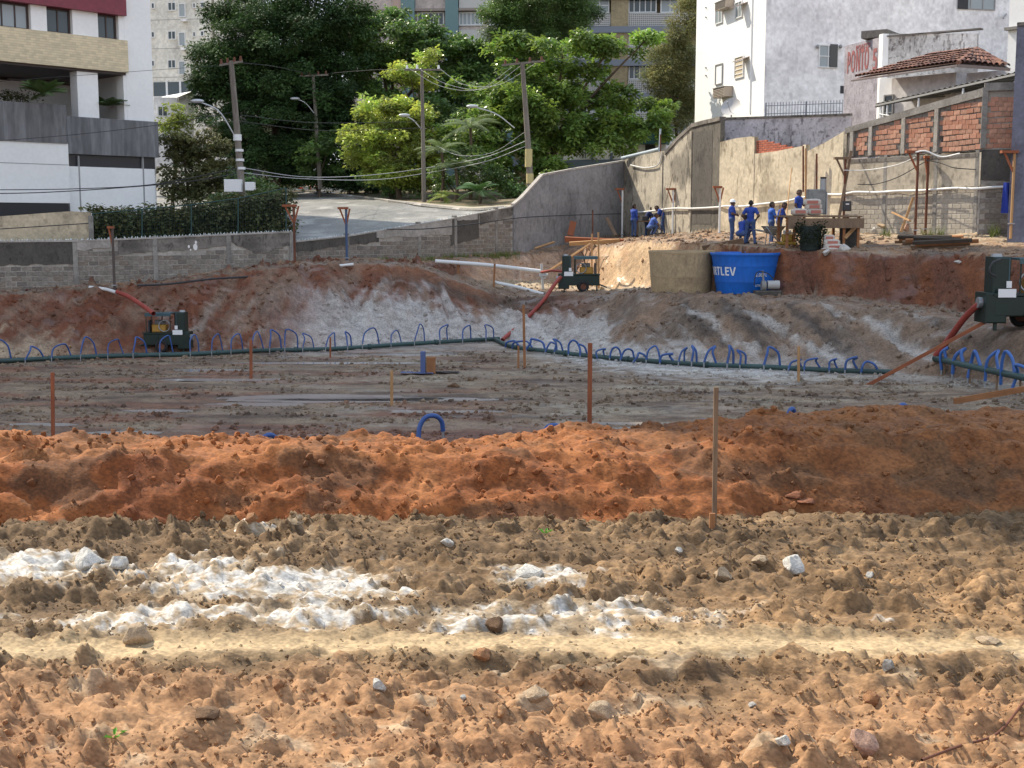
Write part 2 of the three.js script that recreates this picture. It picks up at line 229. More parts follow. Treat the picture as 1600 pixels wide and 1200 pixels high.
// where the sight line through (px, py) meets the ground, from depth d0 on
function onG(px, py, d0 = 6) {
  let D = d0; for (let i = 0; i < 4000; i++) { const q = P(px, py, D); if (q.y < groundH(q.x, D)) break; D += 0.03; if (D > 130) break; }
  const q = P(px, py, D); q.y = groundH(q.x, D); return q;
}
const SO = { orange: [.37, .205, .1], orange2: [.26, .08, .019], red: [.19, .05, .016], tan: [.47, .34, .19], brown: [.17, .1, .046], dark: [.075, .052, .034], grey: [.3, .25, .19], white: [.6, .575, .53], sand: [.5, .39, .26], mud: [.2, .145, .1], pale: [.29, .19, .1] };
function groundC(x, D, h) {
  const p = profW(x, D), { seg, t, px } = p, a = fbm(x * 0.5, D * 0.7, 31, 4), b = fbm(x * 1.9, D * 2.4, 35, 4), c = n3(x * 9, D * 9, 37); let col;
  if (seg <= 1) {
    const near = sstep(11.7, 10.4, D + 1.2 * a + px * 0.0006 - .6), right = sstep(0.1, 2.5, x + 2 * a + (D - 13) * .5) * sstep(15.6, 14.2, D + a);
    col = mix3(SO.brown, SO.pale, clamp(0.3 + 1.8 * b + .5 * c)); col = mix3(col, SO.orange, clamp(near + .2 * b)); col = mix3(col, mix3(SO.brown, [.42, .25, .12], .6 + b), right * 0.8 * (1 - near));
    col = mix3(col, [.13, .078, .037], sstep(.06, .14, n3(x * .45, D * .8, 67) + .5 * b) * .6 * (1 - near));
    col = mix3(col, SO.red, sstep(.1, .5, n3(x * .6, D * 1.1, 77)) * near * .16);
    const path = Math.exp(-(((D - trackD(x)) / 0.33) ** 2)); col = mix3(col, SO.tan, clamp(path * 1.2 + .5 * b * path));
    const w = zoneWhite(x, D); col = mix3(col, SO.sand, sstep(-0.1, 0.25, w) * 0.6 * (D > 12.4 ? 1 : .3)); const cov = sstep(-.4, 1.15, w) * .7, val = cov + .5 * n3(x * 5, D * 7, 63) + .5 * n3(x * 12, D * 15, 65) + .35 * b + .15 * c; col = mix3(col, SO.white, sstep(.3, .62, val) * sstep(-.2, .1, w) * .95);
    if (D < 12) { const s = sstep(.33, .5, n3(x * 1.7, D * 2.4, 61) + .4 * b); col = mix3(col, SO.sand, s * .5); }
  } else if (seg <= 4) {
    col = mix3(SO.orange2, [.38, .15, .05], clamp(.25 + 1.4 * b)); col = mix3(col, SO.red, sstep(-.05, .4, a + .3 * b) * .6);
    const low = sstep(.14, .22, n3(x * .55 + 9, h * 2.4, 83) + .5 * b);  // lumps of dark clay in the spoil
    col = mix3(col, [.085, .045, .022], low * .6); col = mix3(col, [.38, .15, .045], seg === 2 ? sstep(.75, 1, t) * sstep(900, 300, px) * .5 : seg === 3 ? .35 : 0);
    col = mix3(col, SO.brown, sstep(1000, 1400, px) * .35);
  } else if (seg === 5) {
    col = mix3([.17, .11, .07], [.32, .235, .155], clamp(.5 + 1.5 * a)); col = mix3(col, [.24, .1, .055], sstep(.0, .3, n3(x * .25, D * .55, 41) + .5 * b) * sstep(1000, 500, px) * .7);
    col = mix3(col, [.09, .06, .045], sstep(.1, .4, n3(x * .4, D * 1.5, 43) + .5 * b) * .7); col = mix3(col, [.42, .36, .26], sstep(.05, .4, n3(x * .2 + 4, D * .5, 47) + b * .8) * .5 * sstep(300, 600, px));
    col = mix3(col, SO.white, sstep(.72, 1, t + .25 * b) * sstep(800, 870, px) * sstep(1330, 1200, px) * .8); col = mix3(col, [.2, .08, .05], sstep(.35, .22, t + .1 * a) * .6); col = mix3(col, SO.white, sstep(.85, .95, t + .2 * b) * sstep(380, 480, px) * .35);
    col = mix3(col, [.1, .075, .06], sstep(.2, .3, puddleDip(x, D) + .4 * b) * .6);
  } else if (seg === 6) {   // cut slopes: raked streaks, pale kaolin below, dark seams
    const w = sstep(380, 560, px) * sstep(1480, 1000, px), tw = t + .5 * a + .35 * b, dir = px < 640 ? -1 : .8, st = fbm((x * .75 + dir * t * 1.6) * 1.5, t * .9, 91, 4), st2 = n3((x * .8 + dir * t * 1.5) * 4.2, t * 1.6, 95), bl = fbm(x * .42, D * .5, 97, 3);
    col = mix3([.18, .06, .026], [.25, .155, .103], sstep(-.22, .3, st + .5 * b + .2 * st2)); col = mix3(col, [.15, .06, .032], sstep(.05, .35, bl + .3 * st) * sstep(640, 420, px) * .85);
    col = mix3(col, [.4, .33, .27], sstep(.05, .35, st2 * .5 + st) * sstep(230, 330, px) * sstep(.85, .3, t) * .6);
    col = mix3(col, mix3([.2, .15, .108], [.3, .2, .13], clamp(.5 + 2 * bl)), sstep(860, 960, px) * .92); col = mix3(col, [.085, .066, .055], sstep(900, 980, px) * sstep(.02, .3, st + .35 * b) * .85); col = mix3(col, [.5, .46, .41], sstep(930, 1000, px) * sstep(.12, .34, n3(x * .9 + t * 1.2, t * 2.2, 99) + .35 * b) * .75);
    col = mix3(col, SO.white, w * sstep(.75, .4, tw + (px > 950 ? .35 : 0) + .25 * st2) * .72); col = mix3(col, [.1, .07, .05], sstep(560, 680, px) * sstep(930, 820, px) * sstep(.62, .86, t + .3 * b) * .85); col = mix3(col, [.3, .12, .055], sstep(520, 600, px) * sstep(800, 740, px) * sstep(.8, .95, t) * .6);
    col = mix3(col, SO.sand, sstep(200, 0, px) * sstep(.42, .15, tw + .4 * st2) * .75);
  } else if (seg === 7) { col = mix3([.26, .155, .095], [.24, .2, .155], clamp(.4 + b * 1.5)); col = mix3(col, SO.sand, sstep(730, 800, px) * sstep(1030, 1000, px) * sstep(.3, .6, t) * .9);
  } else if (seg === 8) { col = mix3([.2, .085, .045], [.15, .055, .032], clamp(.4 + a * 1.5)); col = mix3(col, [.66, .46, .27], sstep(900, 960, px) * sstep(1135, 1105, px) * .85); col = mix3(col, SO.orange2, sstep(.15, .4, n3(x * 1.3, t * .8, 51)) * .45); col = mix3(col, [.6, .4, .26], sstep(960, 850, px) * sstep(700, 760, px) * .8);
  } else if (seg === 9) { col = mix3([.34, .2, .11], SO.grey, clamp(.3 + b * 1.6)); col = mix3(col, [.12, .09, .075], sstep(.1, .4, n3(x * .5, D * .9, 57) + .3 * b) * .7); col = mix3(col, SO.sand, sstep(1280, 1400, px) * sstep(.45, .9, t) * .7);
  } else { const g = sstep(-.1, .3, a + b * .5); col = mix3([.2, .15, .09], [.07, .09, .03], g); }
  const m = 1 + .15 * c + .175 * b; return [clamp(col[0] * m), clamp(col[1] * m), clamp(col[2] * m)];
}
function axis(list) { const a = []; for (const [from, to, step] of list) { const n = Math.round((to - from) / step); for (let i = 0; i < n; i++) a.push(from + (to - from) * i / n); } a.push(list[list.length - 1][1]); return a; }
function sheet(xs, ds, drop) {
  const nx = xs.length, nd = ds.length, pos = new Float32Array(nx * nd * 3), colr = new Float32Array(nx * nd * 3), uv = new Float32Array(nx * nd * 2), idx = new Uint32Array((nx - 1) * (nd - 1) * 6);
  let o = 0, q = 0;
  for (let j = 0; j < nd; j++) for (let i = 0; i < nx; i++, o++) {
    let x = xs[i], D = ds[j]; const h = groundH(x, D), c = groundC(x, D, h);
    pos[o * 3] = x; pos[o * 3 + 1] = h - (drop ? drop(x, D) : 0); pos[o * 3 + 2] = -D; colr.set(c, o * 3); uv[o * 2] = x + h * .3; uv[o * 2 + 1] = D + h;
    if (i < nx - 1 && j < nd - 1) { const a = o, b = o + 1, c2 = o + nx, d = o + nx + 1; idx[q++] = a; idx[q++] = b; idx[q++] = c2; idx[q++] = b; idx[q++] = d; idx[q++] = c2; }
  }
  const g = new THREE.BufferGeometry(); g.setAttribute('position', new THREE.BufferAttribute(pos, 3)); g.setAttribute('color', new THREE.BufferAttribute(colr, 3)); g.setAttribute('uv', new THREE.BufferAttribute(uv, 2)); g.setIndex(new THREE.BufferAttribute(idx, 1)); g.computeVertexNormals(); return g;
}
const soilMat = std({ vertexColors: true, map: grainTex, roughness: 0.95, bumpMap: bumpTex, bumpScale: 0.007 });
const wetTex = tex(512, 512, (u, v) => { const a = tn(u, v, 6, 5, 33, 1, 2), b = tn(u, v, 40, 3, 39), r = 255 * clamp(.95 - .6 * sstep(.56, .72, a + .15 * (b - .5))); return [r, r, r]; }, 9, 9, false);
const wetMat = std({ vertexColors: true, map: grainTex, roughness: 1, roughnessMap: wetTex, bumpMap: bumpTex, bumpScale: 0.01 });
{
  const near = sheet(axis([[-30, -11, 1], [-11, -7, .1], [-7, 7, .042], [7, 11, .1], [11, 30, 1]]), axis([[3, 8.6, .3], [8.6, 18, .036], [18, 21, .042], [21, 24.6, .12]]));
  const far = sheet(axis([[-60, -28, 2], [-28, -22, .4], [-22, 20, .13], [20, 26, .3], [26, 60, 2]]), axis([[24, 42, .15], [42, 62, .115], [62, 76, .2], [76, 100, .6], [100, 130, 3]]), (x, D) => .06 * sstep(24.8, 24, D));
  const out = sheet(axis([[-700, -60, 40], [-60, 60, 8], [60, 700, 40]]), axis([[124, 200, 8], [200, 900, 50]]), (x, D) => 0.5 * sstep(131, 124, D));
  const sideL = sheet(axis([[-700, -100, 60], [-100, -58, 6]]), axis([[-300, 0, 50], [0, 130, 5]]), (x) => .4 * sstep(-64, -58, x));
  const sideR = sheet(axis([[58, 100, 6], [100, 700, 60]]), axis([[-300, 0, 50], [0, 130, 5]]), (x) => .4 * sstep(64, 58, x));
  const back = sheet(axis([[-62, 62, 4]]), axis([[-300, 0, 30], [0, 3.2, 1.6]]), () => .15);
  const nearSide = sheet(axis([[-60, -29, 3]]), axis([[3, 24.6, 1.5]]), () => .25), nearSide2 = sheet(axis([[29, 60, 3]]), axis([[3, 24.6, 1.5]]), () => .25);
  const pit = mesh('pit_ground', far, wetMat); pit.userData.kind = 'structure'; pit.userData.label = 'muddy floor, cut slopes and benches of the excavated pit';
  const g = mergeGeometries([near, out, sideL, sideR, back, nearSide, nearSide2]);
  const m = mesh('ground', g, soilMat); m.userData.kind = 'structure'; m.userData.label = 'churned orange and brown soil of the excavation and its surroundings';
}
// standing water on the pit floor
{
  const water = new THREE.MeshPhysicalMaterial({ color: lin(.36, .33, .3), roughness: 0.08, metalness: 0, ior: 1.33 });
  for (const q of puddles) {
    const s = new THREE.Shape(); const N = 40; for (let i = 0; i < N; i++) { const a = i / N * Math.PI * 2, r = 1.3 + .25 * n3(Math.cos(a) * 1.5 + q.x, Math.sin(a) * 1.5 + q.D); const X = Math.cos(a) * q.a * r, Y = Math.sin(a) * q.b * r; i ? s.lineTo(X, Y) : s.moveTo(X, Y); }
    const g = new THREE.ShapeGeometry(s); g.rotateX(-Math.PI / 2); const m = mesh('puddle', g, water); m.position.set(q.x, -0.012, -q.D); m.userData.kind = 'structure';
  }
}
// box part between local u0..u1, y0..y1 (world heights), w0..w1
function ubox(g, f, name, mat, u0, y0, u1, y1, w0, w1) { return mesh(name, box(u1 - u0, y1 - y0, w1 - w0, (u0 + u1) / 2, (y0 + y1) / 2 - f.y, (w0 + w1) / 2), mat, g); }
function pbox(g, f, name, mat, r, w0, w1) { const [u0, y0, u1, y1] = f.rect(r, w1); return ubox(g, f, name, mat, u0, y0, u1, y1, w0, w1); }
const blockMats = [[130, 123, 114], [120, 113, 105], [138, 130, 120], [110, 103, 96], [124, 113, 102]].map((c, i) => std({ map: tex(128, 128, (u, v) => { const m = .78 + .44 * tn(u, v, 8, 4, 70 + i) + .2 * (tn(u, v, 32, 2, 75 + i) - .5); return [c[0] * m, c[1] * m, c[2] * m]; }, .8), bumpMap: bumpTex, bumpScale: .006 }));
const mortarMat = std({ map: plasterTex([166, 160, 150], [120, 114, 106], .5, .3, 81, 3), bumpMap: bumpTex, bumpScale: .01 });
const coatMat = std({ map: plasterTex([124, 118, 110], [66, 62, 58], .9, .6, 91, 5), bumpMap: bumpTex, bumpScale: .012 });
const coatDarkMat = std({ map: plasterTex([84, 80, 74], [48, 46, 43], .8, .6, 97, 4), bumpMap: bumpTex, bumpScale: .012 });
const coatPaleMat = std({ map: plasterTex([166, 160, 152], [112, 106, 99], .6, .4, 101, 4), bumpMap: bumpTex, bumpScale: .01 });
const greyRenderMat = std({ map: plasterTex([140, 138, 138], [104, 102, 102], .7, .25, 111, 7), bumpMap: bumpTex, bumpScale: .006 });
const tanWallMat = std({ map: plasterTex([204, 191, 166], [122, 110, 90], .75, .3, 121, 7), bumpMap: bumpTex, bumpScale: .008 });
const oldWallMat = std({ map: plasterTex([174, 165, 148], [90, 85, 76], 1.0, .45, 131, 7), bumpMap: bumpTex, bumpScale: .012 });
const darkWallMat = std({ map: plasterTex([100, 95, 86], [58, 55, 50], .9, .8, 137, 6), bumpMap: bumpTex, bumpScale: .012 });
const lavWallMat = std({ map: plasterTex([188, 182, 186], [98, 92, 94], .75, .8, 141, 5), bumpMap: bumpTex, bumpScale: .006 });
const concreteMat = std({ map: plasterTex([142, 138, 131], [96, 92, 87], .7, .4, 151, 4), bumpMap: bumpTex, bumpScale: .006 });
const shardMat = new THREE.MeshPhysicalMaterial({ color: lin(.75, .8, .78), roughness: .1, transmission: .4 });
const rustMat = std({ map: plasterTex([108, 66, 46], [62, 40, 30], .8, .6, 161, 1), roughness: .8 });
const steelMat = std({ color: lin(.32, .33, .34), roughness: .45, metalness: .6 });
const whitePipeMat = std({ color: lin(.68, .68, .66), roughness: .4 });
const woodMats = [woodTex([196, 158, 112], [140, 100, 62], 171), woodTex([170, 120, 78], [112, 72, 44], 175), woodTex([140, 116, 92], [92, 74, 58], 179)].map((t) => std({ map: t, roughness: .85 }));

const coursePiece = cbox(.372, .174, .15, .008), halfPiece = cbox(.17, .174, .15, .008);
// lays courses of blocks between world heights given per u; inside(u, y) says where blocks show
function layBlocks(g, f, L, y0, y1, inside, name = 'block', mats = blockMats, bw = .4, bh = .2, pieces = [coursePiece, halfPiece], wobble = 0.012, limit = 300) {
  let n = 0; const rows = Math.ceil((y1 - y0) / bh);
  for (let r = 0; r < rows; r++) for (let c = -1; c < L / bw + 1; c++) {
    const u = (c + (r % 2) * .5 + .5) * bw, y = y0 + (r + .5) * bh; if (u < bw / 2 || u > L - bw / 2 || !inside(u, y)) continue; if (++n > limit) return;
    const m = mesh(name, pieces[0], mats[Math.floor(rnd() * mats.length)], g); m.position.set(u + rr(-.006, .006), y - f.y + rr(-.004, .004), -.075 + rr(-wobble, wobble)); m.rotation.z = rr(-.008, .008);
  }
}
function shards(g, f, list) {  // broken glass set in the coping; list of [u, y]
  const geos = []; for (const [u, y] of list) { const w = rr(.02, .05), h = rr(.05, .12), q = new THREE.ConeGeometry(w, h, 3); q.rotateY(rnd() * 6); q.rotateZ(rr(-.5, .5)); q.translate(u, y - f.y + h * .4, -.08 + rr(-.04, .04)); geos.push(q); }
  const m = mesh('glass_shards', merge(geos), shardMat, g); m.userData.kind = 'stuff';
}
function wavyCoat(g, f, top, bot, mat, w = .014, name = 'mortar_coat') {  // coat of mortar with a ragged lower edge; top and bot are lists of [u, y]
  const pts = [...top.map(([u, y]) => [u, y - f.y])]; const down = []; const n = 44;
  for (let i = 0; i <= n; i++) { const u = lerp(bot[0][0], bot[bot.length - 1][0], i / n); let k = 0; while (k < bot.length - 2 && u > bot[k + 1][0]) k++; const t = (u - bot[k][0]) / (bot[k + 1][0] - bot[k][0]); down.push([u, lerp(bot[k][1], bot[k + 1][1], t) - f.y + .16 * fbm(u * 2.2, f.a[0], 4)]); }
  return mesh(name, poly([...pts, ...down.reverse()], w + .1).translate(0, 0, w), mat, g);
}
const lineAt = (pts, u) => { let k = 0; while (k < pts.length - 2 && u > pts[k + 1][0]) k++; const t = (u - pts[k][0]) / (pts[k + 1][0] - pts[k][0]); return lerp(pts[k][1], pts[k + 1][1], t); };

// wall along the street, long left stretch
{
  const f = wA, g = f.thing('block_wall', 'grey concrete block wall with glass topped coping below the white apartment building', 'wall', 1.6, 'block walls along the street');
  const top = [-70, 0, 130, 250, 360, 456].map((px, i) => f.hit(px, [376, 376, 375, 370, 365, 361][i])), base = [[0, 1.7], [f.L, 2.9]], tl = top.map((q) => [q[0], q[1] - .07]);
  mesh('mortar_bed', poly([[0, 0], [f.L, .9], ...tl.slice().reverse().map((q) => [q[0], q[1] - f.y])], .12).translate(0, 0, -.018), mortarMat, g);
  const coatLow = [[0, f.hit(0, 415)[1]], f.hit(110, 414), f.hit(125, 388), f.hit(175, 392), f.hit(182, 398), f.hit(240, 402), f.hit(300, 400), f.hit(400, 386), f.hit(440, 384), [f.L, f.hit(456, 378)[1]]];
  layBlocks(g, f, f.L, 1.9, 4.8, (u, y) => y + .1 < lineAt(tl, u) && y < lineAt(coatLow, u) + .05 && y > lineAt(base, u) - .1);
  wavyCoat(g, f, [[0, lineAt(tl, 0)], [lineAt([[0, 0], [1, 1]], 0) + f.hit(118, 380)[0], lineAt(tl, f.hit(118, 380)[0])]], [[0, coatLow[0][1]], [f.hit(118, 380)[0], f.hit(112, 413)[1]]], coatDarkMat, .012);
  wavyCoat(g, f, [f.hit(118, 380), f.hit(172, 378)].map(([u]) => [u, lineAt(tl, u)]), [f.hit(118, 392), f.hit(172, 386)], coatPaleMat, .02);
  wavyCoat(g, f, [f.hit(185, 378), f.hit(355, 378)].map(([u]) => [u, lineAt(tl, u)]), [f.hit(185, 398), f.hit(355, 384)], coatMat, .013);
  wavyCoat(g, f, [f.hit(360, 378), f.hit(452, 378)].map(([u]) => [u, lineAt(tl, u)]), [f.hit(360, 377), f.hit(400, 396), f.hit(452, 384)], coatMat, .015);
  for (const px of [118, 243, 358]) { const [u] = f.hit(px, 410); mesh('pillar', box(.19, lineAt(tl, u) - lineAt(base, u) + .2, .2, u, (lineAt(tl, u) + lineAt(base, u)) / 2 - f.y, -.08), concreteMat, g); }
  mesh('coping', poly([...top.map((q) => [q[0], q[1] - f.y]), ...tl.slice().reverse().map((q) => [q[0], q[1] - f.y])], .22).translate(0, 0, .035), coatPaleMat, g);
  mesh('end_pillar', box(.24, 2.2, .26, f.L + .02, 4.55 - 1.1 - f.y + .12, -.09), concreteMat, g);
  const sp = f.hit(305, 386); for (const [dx, dy, r] of [[0, 0, .12], [.03, .2, .06], [-.27, .02, .06], [-.2, -.12, .04]]) { const c = new THREE.CircleGeometry(r, 9); c.scale(.8, 1.2, 1); c.translate(sp[0] + dx, sp[1] + dy - f.y, .019 + dx * .004 + dy * .003); mesh('paint_splash', c, std({ color: lin(.75, .73, .7) }), g); }
  shards(g, f, Array.from({ length: 130 }, (_, i) => { const u = (i + rnd()) / 130 * f.L; return [u, lineAt(top, u)]; }));
}
// second stretch, stepping up the slope beside the road
{
  const f = wB, g = f.thing('block_wall', 'sloping block wall with dark and pale mortar patches in front of the road', 'wall', 2.6, 'block walls along the street');
  const top = [[458, 377], [543, 368], [640, 352], [700, 342], [760, 330], [800, 322], [806, 320]].map(([a, b]) => f.hit(a, b)), tl = top.map((q) => [q[0], q[1] - .06]), base = [[0, 2.7], [f.L, 3.2]];
  mesh('mortar_bed', poly([[0, 0], [f.L, .4], ...tl.slice().reverse().map((q) => [q[0], q[1] - f.y])], .12).translate(0, 0, -.018), mortarMat, g);
  const low = [f.hit(458, 378), f.hit(470, 382), f.hit(590, 386), f.hit(600, 382), f.hit(650, 374), f.hit(716, 368), f.hit(740, 364), f.hit(806, 345)];
  layBlocks(g, f, f.L, 3.0, 6.3, (u, y) => y + .1 < lineAt(tl, u) && y < lineAt(low, u) + .12 && y > lineAt(base, u) - .1);
  const cw = (a, b, yl, yr, mat, w) => wavyCoat(g, f, [f.hit(a, 360)[0], f.hit(b, 350)[0]].map((u) => [u, lineAt(tl, u)]), [[f.hit(a, yl)[0], f.hit(a, yl)[1]], [f.hit(b, yr)[0], f.hit(b, yr)[1]]], mat, w);
  cw(460, 592, 394, 378, coatDarkMat, .012); cw(588, 706, 372, 366, coatPaleMat, .018); cw(704, 748, 384, 372, coatDarkMat, .013); cw(714, 746, 345, 343, coatPaleMat, .022); cw(750, 804, 352, 334, coatMat, .014);
  for (const px of [543, 655, 712, 776]) { const [u] = f.hit(px, 370); mesh('pillar', box(.18, lineAt(tl, u) - lineAt(base, u) + .3, .19, u, (lineAt(tl, u) + lineAt(base, u)) / 2 - f.y, -.078), concreteMat, g); }
  mesh('coping', poly([...top.map((q) => [q[0], q[1] - f.y]), ...tl.slice().reverse().map((q) => [q[0], q[1] - f.y])], .22).translate(0, 0, .035), coatPaleMat, g);
  shards(g, f, Array.from({ length: 110 }, (_, i) => { const u = (i + rnd()) / 110 * f.L * .95; return [u, lineAt(top, u)]; }));
}
// smooth grey rendered wall rising to the corner
{
  const f = wC, g = f.thing('rendered_wall', 'smooth grey rendered wall in shade with a sloping shoulder', 'wall', 2.9);
  const top = [[803, 318], [815, 308], [848, 272], [900, 262], [976, 250]].map(([a, b]) => f.hit(a, b)), tl = top.map((q) => [q[0], q[1] - .1]);
  mesh('wall_panel', poly([[0, 0], [f.L, .6], ...tl.slice().reverse().map((q) => [q[0], q[1] - f.y])], .18).translate(0, 0, .02), greyRenderMat, g);
  mesh('coping', poly([...top.map((q) => [q[0], q[1] - f.y]), ...tl.slice().reverse().map((q) => [q[0], q[1] - f.y])], .24).translate(0, 0, .05), coatPaleMat, g);
}
// walls of the right-hand boundary, facing left and sunlit
function copedWall(f, g, pts, mat, thick, cmat, ch = .12, base = -1) {
  const t = pts.map(([a, b]) => f.hit(a, b)), b0 = t[0][0], b1 = t[t.length - 1][0];
  const m = mesh('wall_panel', poly([[b0, base], [b1, base], ...t.slice().reverse().map((q) => [q[0], q[1] - f.y - (cmat ? ch : 0)])], thick), mat, g);
  if (cmat) mesh('coping', poly([...t.map((q) => [q[0], q[1] - f.y]), ...t.slice().reverse().map((q) => [q[0], q[1] - f.y - ch])], thick + .12).translate(0, 0, .06), cmat, g); return m;
}
{
  const f = wD, g = f.thing('old_plaster_wall', 'old stained plaster wall stepping up a slope behind the left group of workers', 'wall', 4.2, 'boundary walls on the right');
  copedWall(f, g, [[975, 250], [1000, 243], [1034, 236], [1040, 236]], oldWallMat, .2, null);
  copedWall(f, g, [[1040, 236], [1060, 213], [1082, 193]], oldWallMat, .22, coatMat, .2);
  copedWall(f, g, [[1082, 193], [1100, 188], [1126, 182]], darkWallMat, .24, coatMat, .2);
  for (const px of [1034, 1079]) { const u = f.hit(px, 300)[0]; mesh('pillar', box(.24, f.hit(px, px < 1050 ? 238 : 205)[1] - 3.6, .3, u, (f.hit(px, px < 1050 ? 238 : 205)[1] + 3.6) / 2 - f.y, -.1), oldWallMat, g); }
  pbox(g, f, 'stain_patch', coatDarkMat, [1083, 205, 1112, 350], -.1, .012);
}
{
  const f = wE, g = f.thing('plaster_wall', 'tan plaster wall with sloping tops behind the workers in the middle', 'wall', 4.4, 'boundary walls on the right');
  copedWall(f, g, [[1125, 222], [1150, 216], [1175, 213]], tanWallMat, .2, null);
  copedWall(f, g, [[1174, 241], [1215, 236], [1259, 227]], tanWallMat, .16, null).position.z = .02;
  copedWall(f, g, [[1258, 238], [1290, 222], [1322, 203]], tanWallMat, .2, null);
  const bm = [[176, 104, 80], [160, 92, 70]].map((c, i) => std({ map: tex(64, 64, (u, v) => { const m = .8 + .4 * tn(u, v, 8, 3, 200 + i); return [c[0] * m, c[1] * m, c[2] * m]; }, .5) })), piece = cbox(.29, .085, .1, .006);
  for (let r = 0; r < 7; r++) for (let k = 0; k < 13; k++) { const [u0] = f.hit(1177, 225), u = u0 + (k + .5 + (r % 2) * .5) * .3, y = f.hit(1177, 241)[1] + r * .1 - .02, lim = lerp(f.hit(1177, 216)[1], f.hit(1258, 236)[1], (u - u0) / (f.hit(1258, 230)[0] - u0)); if (y > lim) continue; mesh('brick', piece, bm[(r + k) % 2], g).position.set(u, y - f.y, -.12); }
  for (const px of [1178, 1258, 1322]) { const [u, y] = f.hit(px, px === 1322 ? 205 : px === 1258 ? 226 : 214); mesh('pillar', box(.2, y - 4.1, .24, u, (y + 4.1) / 2 - f.y, -.08), px === 1322 ? oldWallMat : tanWallMat, g); }
}
const brickMats = [[178, 130, 108], [190, 144, 120], [164, 116, 94], [176, 134, 112]].map((c, i) => std({ map: tex(64, 64, (u, v) => { const m = .78 + .44 * tn(u, v, 4, 4, 210 + i); return [c[0] * m, c[1] * m, c[2] * m]; }, .6), roughness: .9 }));
const paleBlocks = [[174, 166, 152], [166, 158, 144], [158, 151, 138]].map((c, i) => std({ map: tex(64, 64, (u, v) => { const m = .85 + .3 * tn(u, v, 8, 4, 230 + i); return [c[0] * m, c[1] * m, c[2] * m]; }, .8) }));
const hollowPiece = cbox(.285, .178, .12, .008);
{
  const f = wF, g = f.thing('block_wall', 'sunlit grey block wall propped with timber under the red brick courses', 'wall', 4.2, 'boundary walls on the right');
  const top = [[0, f.hit(1322, 249)[1]], [f.L, f.hit(1530, 238)[1]]];
  mesh('mortar_bed', poly([[0, -.8], [f.L, -.8], [f.L, top[1][1] - f.y], [0, top[0][1] - f.y]], .14).translate(0, 0, -.012), coatPaleMat, g);
  layBlocks(g, f, f.L, 4.2, 8.2, (u, y) => y < 6.4 + .35 * n3(u * .8, 3) && y + .1 < lineAt(top, u), 'block', paleBlocks, .4, .2, [coursePiece], .004);
  wavyCoat(g, f, top.map((q) => q.slice()), [[0, 6.4], [f.L * .5, 6.2], [f.L, 6.5]], std({ map: plasterTex([178, 168, 150], [92, 85, 74], .7, .5, 221, 6) }), .012);
  for (const px of [1382, 1461, 1525]) { const [u] = f.hit(px, 300); mesh('pillar', box(.16, 3.9, .2, u, 5.9 - f.y, -.08), concreteMat, g); }
  pbox(g, f, 'top_edge', coatMat, [1323, 244, 1528, 250], -.16, .03);
}
{
  const f = wG, g = f.thing('block_wall', 'shaded grey block wall at the right corner behind the hanging blue cloth', 'wall', 4.2, 'boundary walls on the right');
  mesh('mortar_bed', box(f.L, 4.6, .14, f.L / 2, 5.6 - f.y, -.1), mortarMat, g);
  layBlocks(g, f, f.L, 4.2, 7.6, (u, y) => y < 6.6 + .3 * n3(u, 1), 'block', blockMats);
  wavyCoat(g, f, [[0, 7.85], [f.L, 7.85]], [[0, 6.7], [f.L, 6.6]], coatDarkMat, .012);
}
function brickCourses(f, g, L0, L1, y0, yTop, skip) {
  const n = Math.ceil((L1 - L0) / .3);
  for (let r = 0; r < 13; r++) for (let k = -1; k <= n; k++) {
    const u = L0 + (k + .5 + (r % 2) * .45 + .1 * Math.sin(r)) * .3, y = y0 + .1 + r * .2 + .03 * Math.sin(u * 2 + r); if (u < L0 + .1 || u > L1 - .12 || y + .12 > yTop(u) || skip(u)) continue;
    const m = mesh('brick', hollowPiece, brickMats[Math.floor(rnd() * 4)], g); m.position.set(u, y - f.y, -.08 + rr(-.012, .012)); m.rotation.z = rr(-.03, .03);
  }
}
{
  const f = wF, g = f.thing('brick_wall', 'sunlit red hollow brick wall between concrete pillars on top of the block wall', 'wall', 7.8, 'brick walls');
  const y0 = 7.86, yT = (u) => lerp(f.hit(1324, 208)[1], f.hit(1530, 150)[1], u / f.L), pil = [1331, 1360, 1411, 1462].map((px) => f.hit(px, 220)[0]);
  mesh('mortar_bed', poly([[0, 0], [f.L, 0], [f.L, yT(f.L) - f.y], [0, yT(0) - f.y]], .1).translate(0, 0, -.05), coatMat, g);
  brickCourses(f, g, 0, f.L, y0, yT, (u) => pil.some((p) => Math.abs(u - p) < .2));
  pil.forEach((u, i) => mesh('pillar', box(.17, yT(u) - y0, .2, u, (yT(u) + y0) / 2 - f.y, -.06), i === 1 ? coatPaleMat : mortarMat, g));
  mesh('top_beam', poly([[-.1, yT(0) - f.y - .02], [f.L + .02, yT(f.L) - f.y - .02], [f.L + .02, yT(f.L) - f.y + .3], [-.1, yT(0) - f.y + .22]], .24).translate(0, 0, .04), concreteMat, g);
}
{
  const f = wG, g = f.thing('brick_wall', 'shaded red hollow brick wall at the right corner above the block wall', 'wall', 7.8, 'brick walls');
  const yT = () => 10.0; mesh('mortar_bed', box(f.L, 2.2, .1, f.L / 2, 8.98 - f.y, -.1), mortarMat, g);
  brickCourses(f, g, 0.1, f.L, 7.86, yT, () => false);
  mesh('corner_pillar', box(.2, 2.3, .22, .04, 9.05 - f.y, -.06), concreteMat, g); mesh('top_beam', box(f.L, .3, .22, f.L / 2, 10.22 - f.y, -.05), concreteMat, g);
}
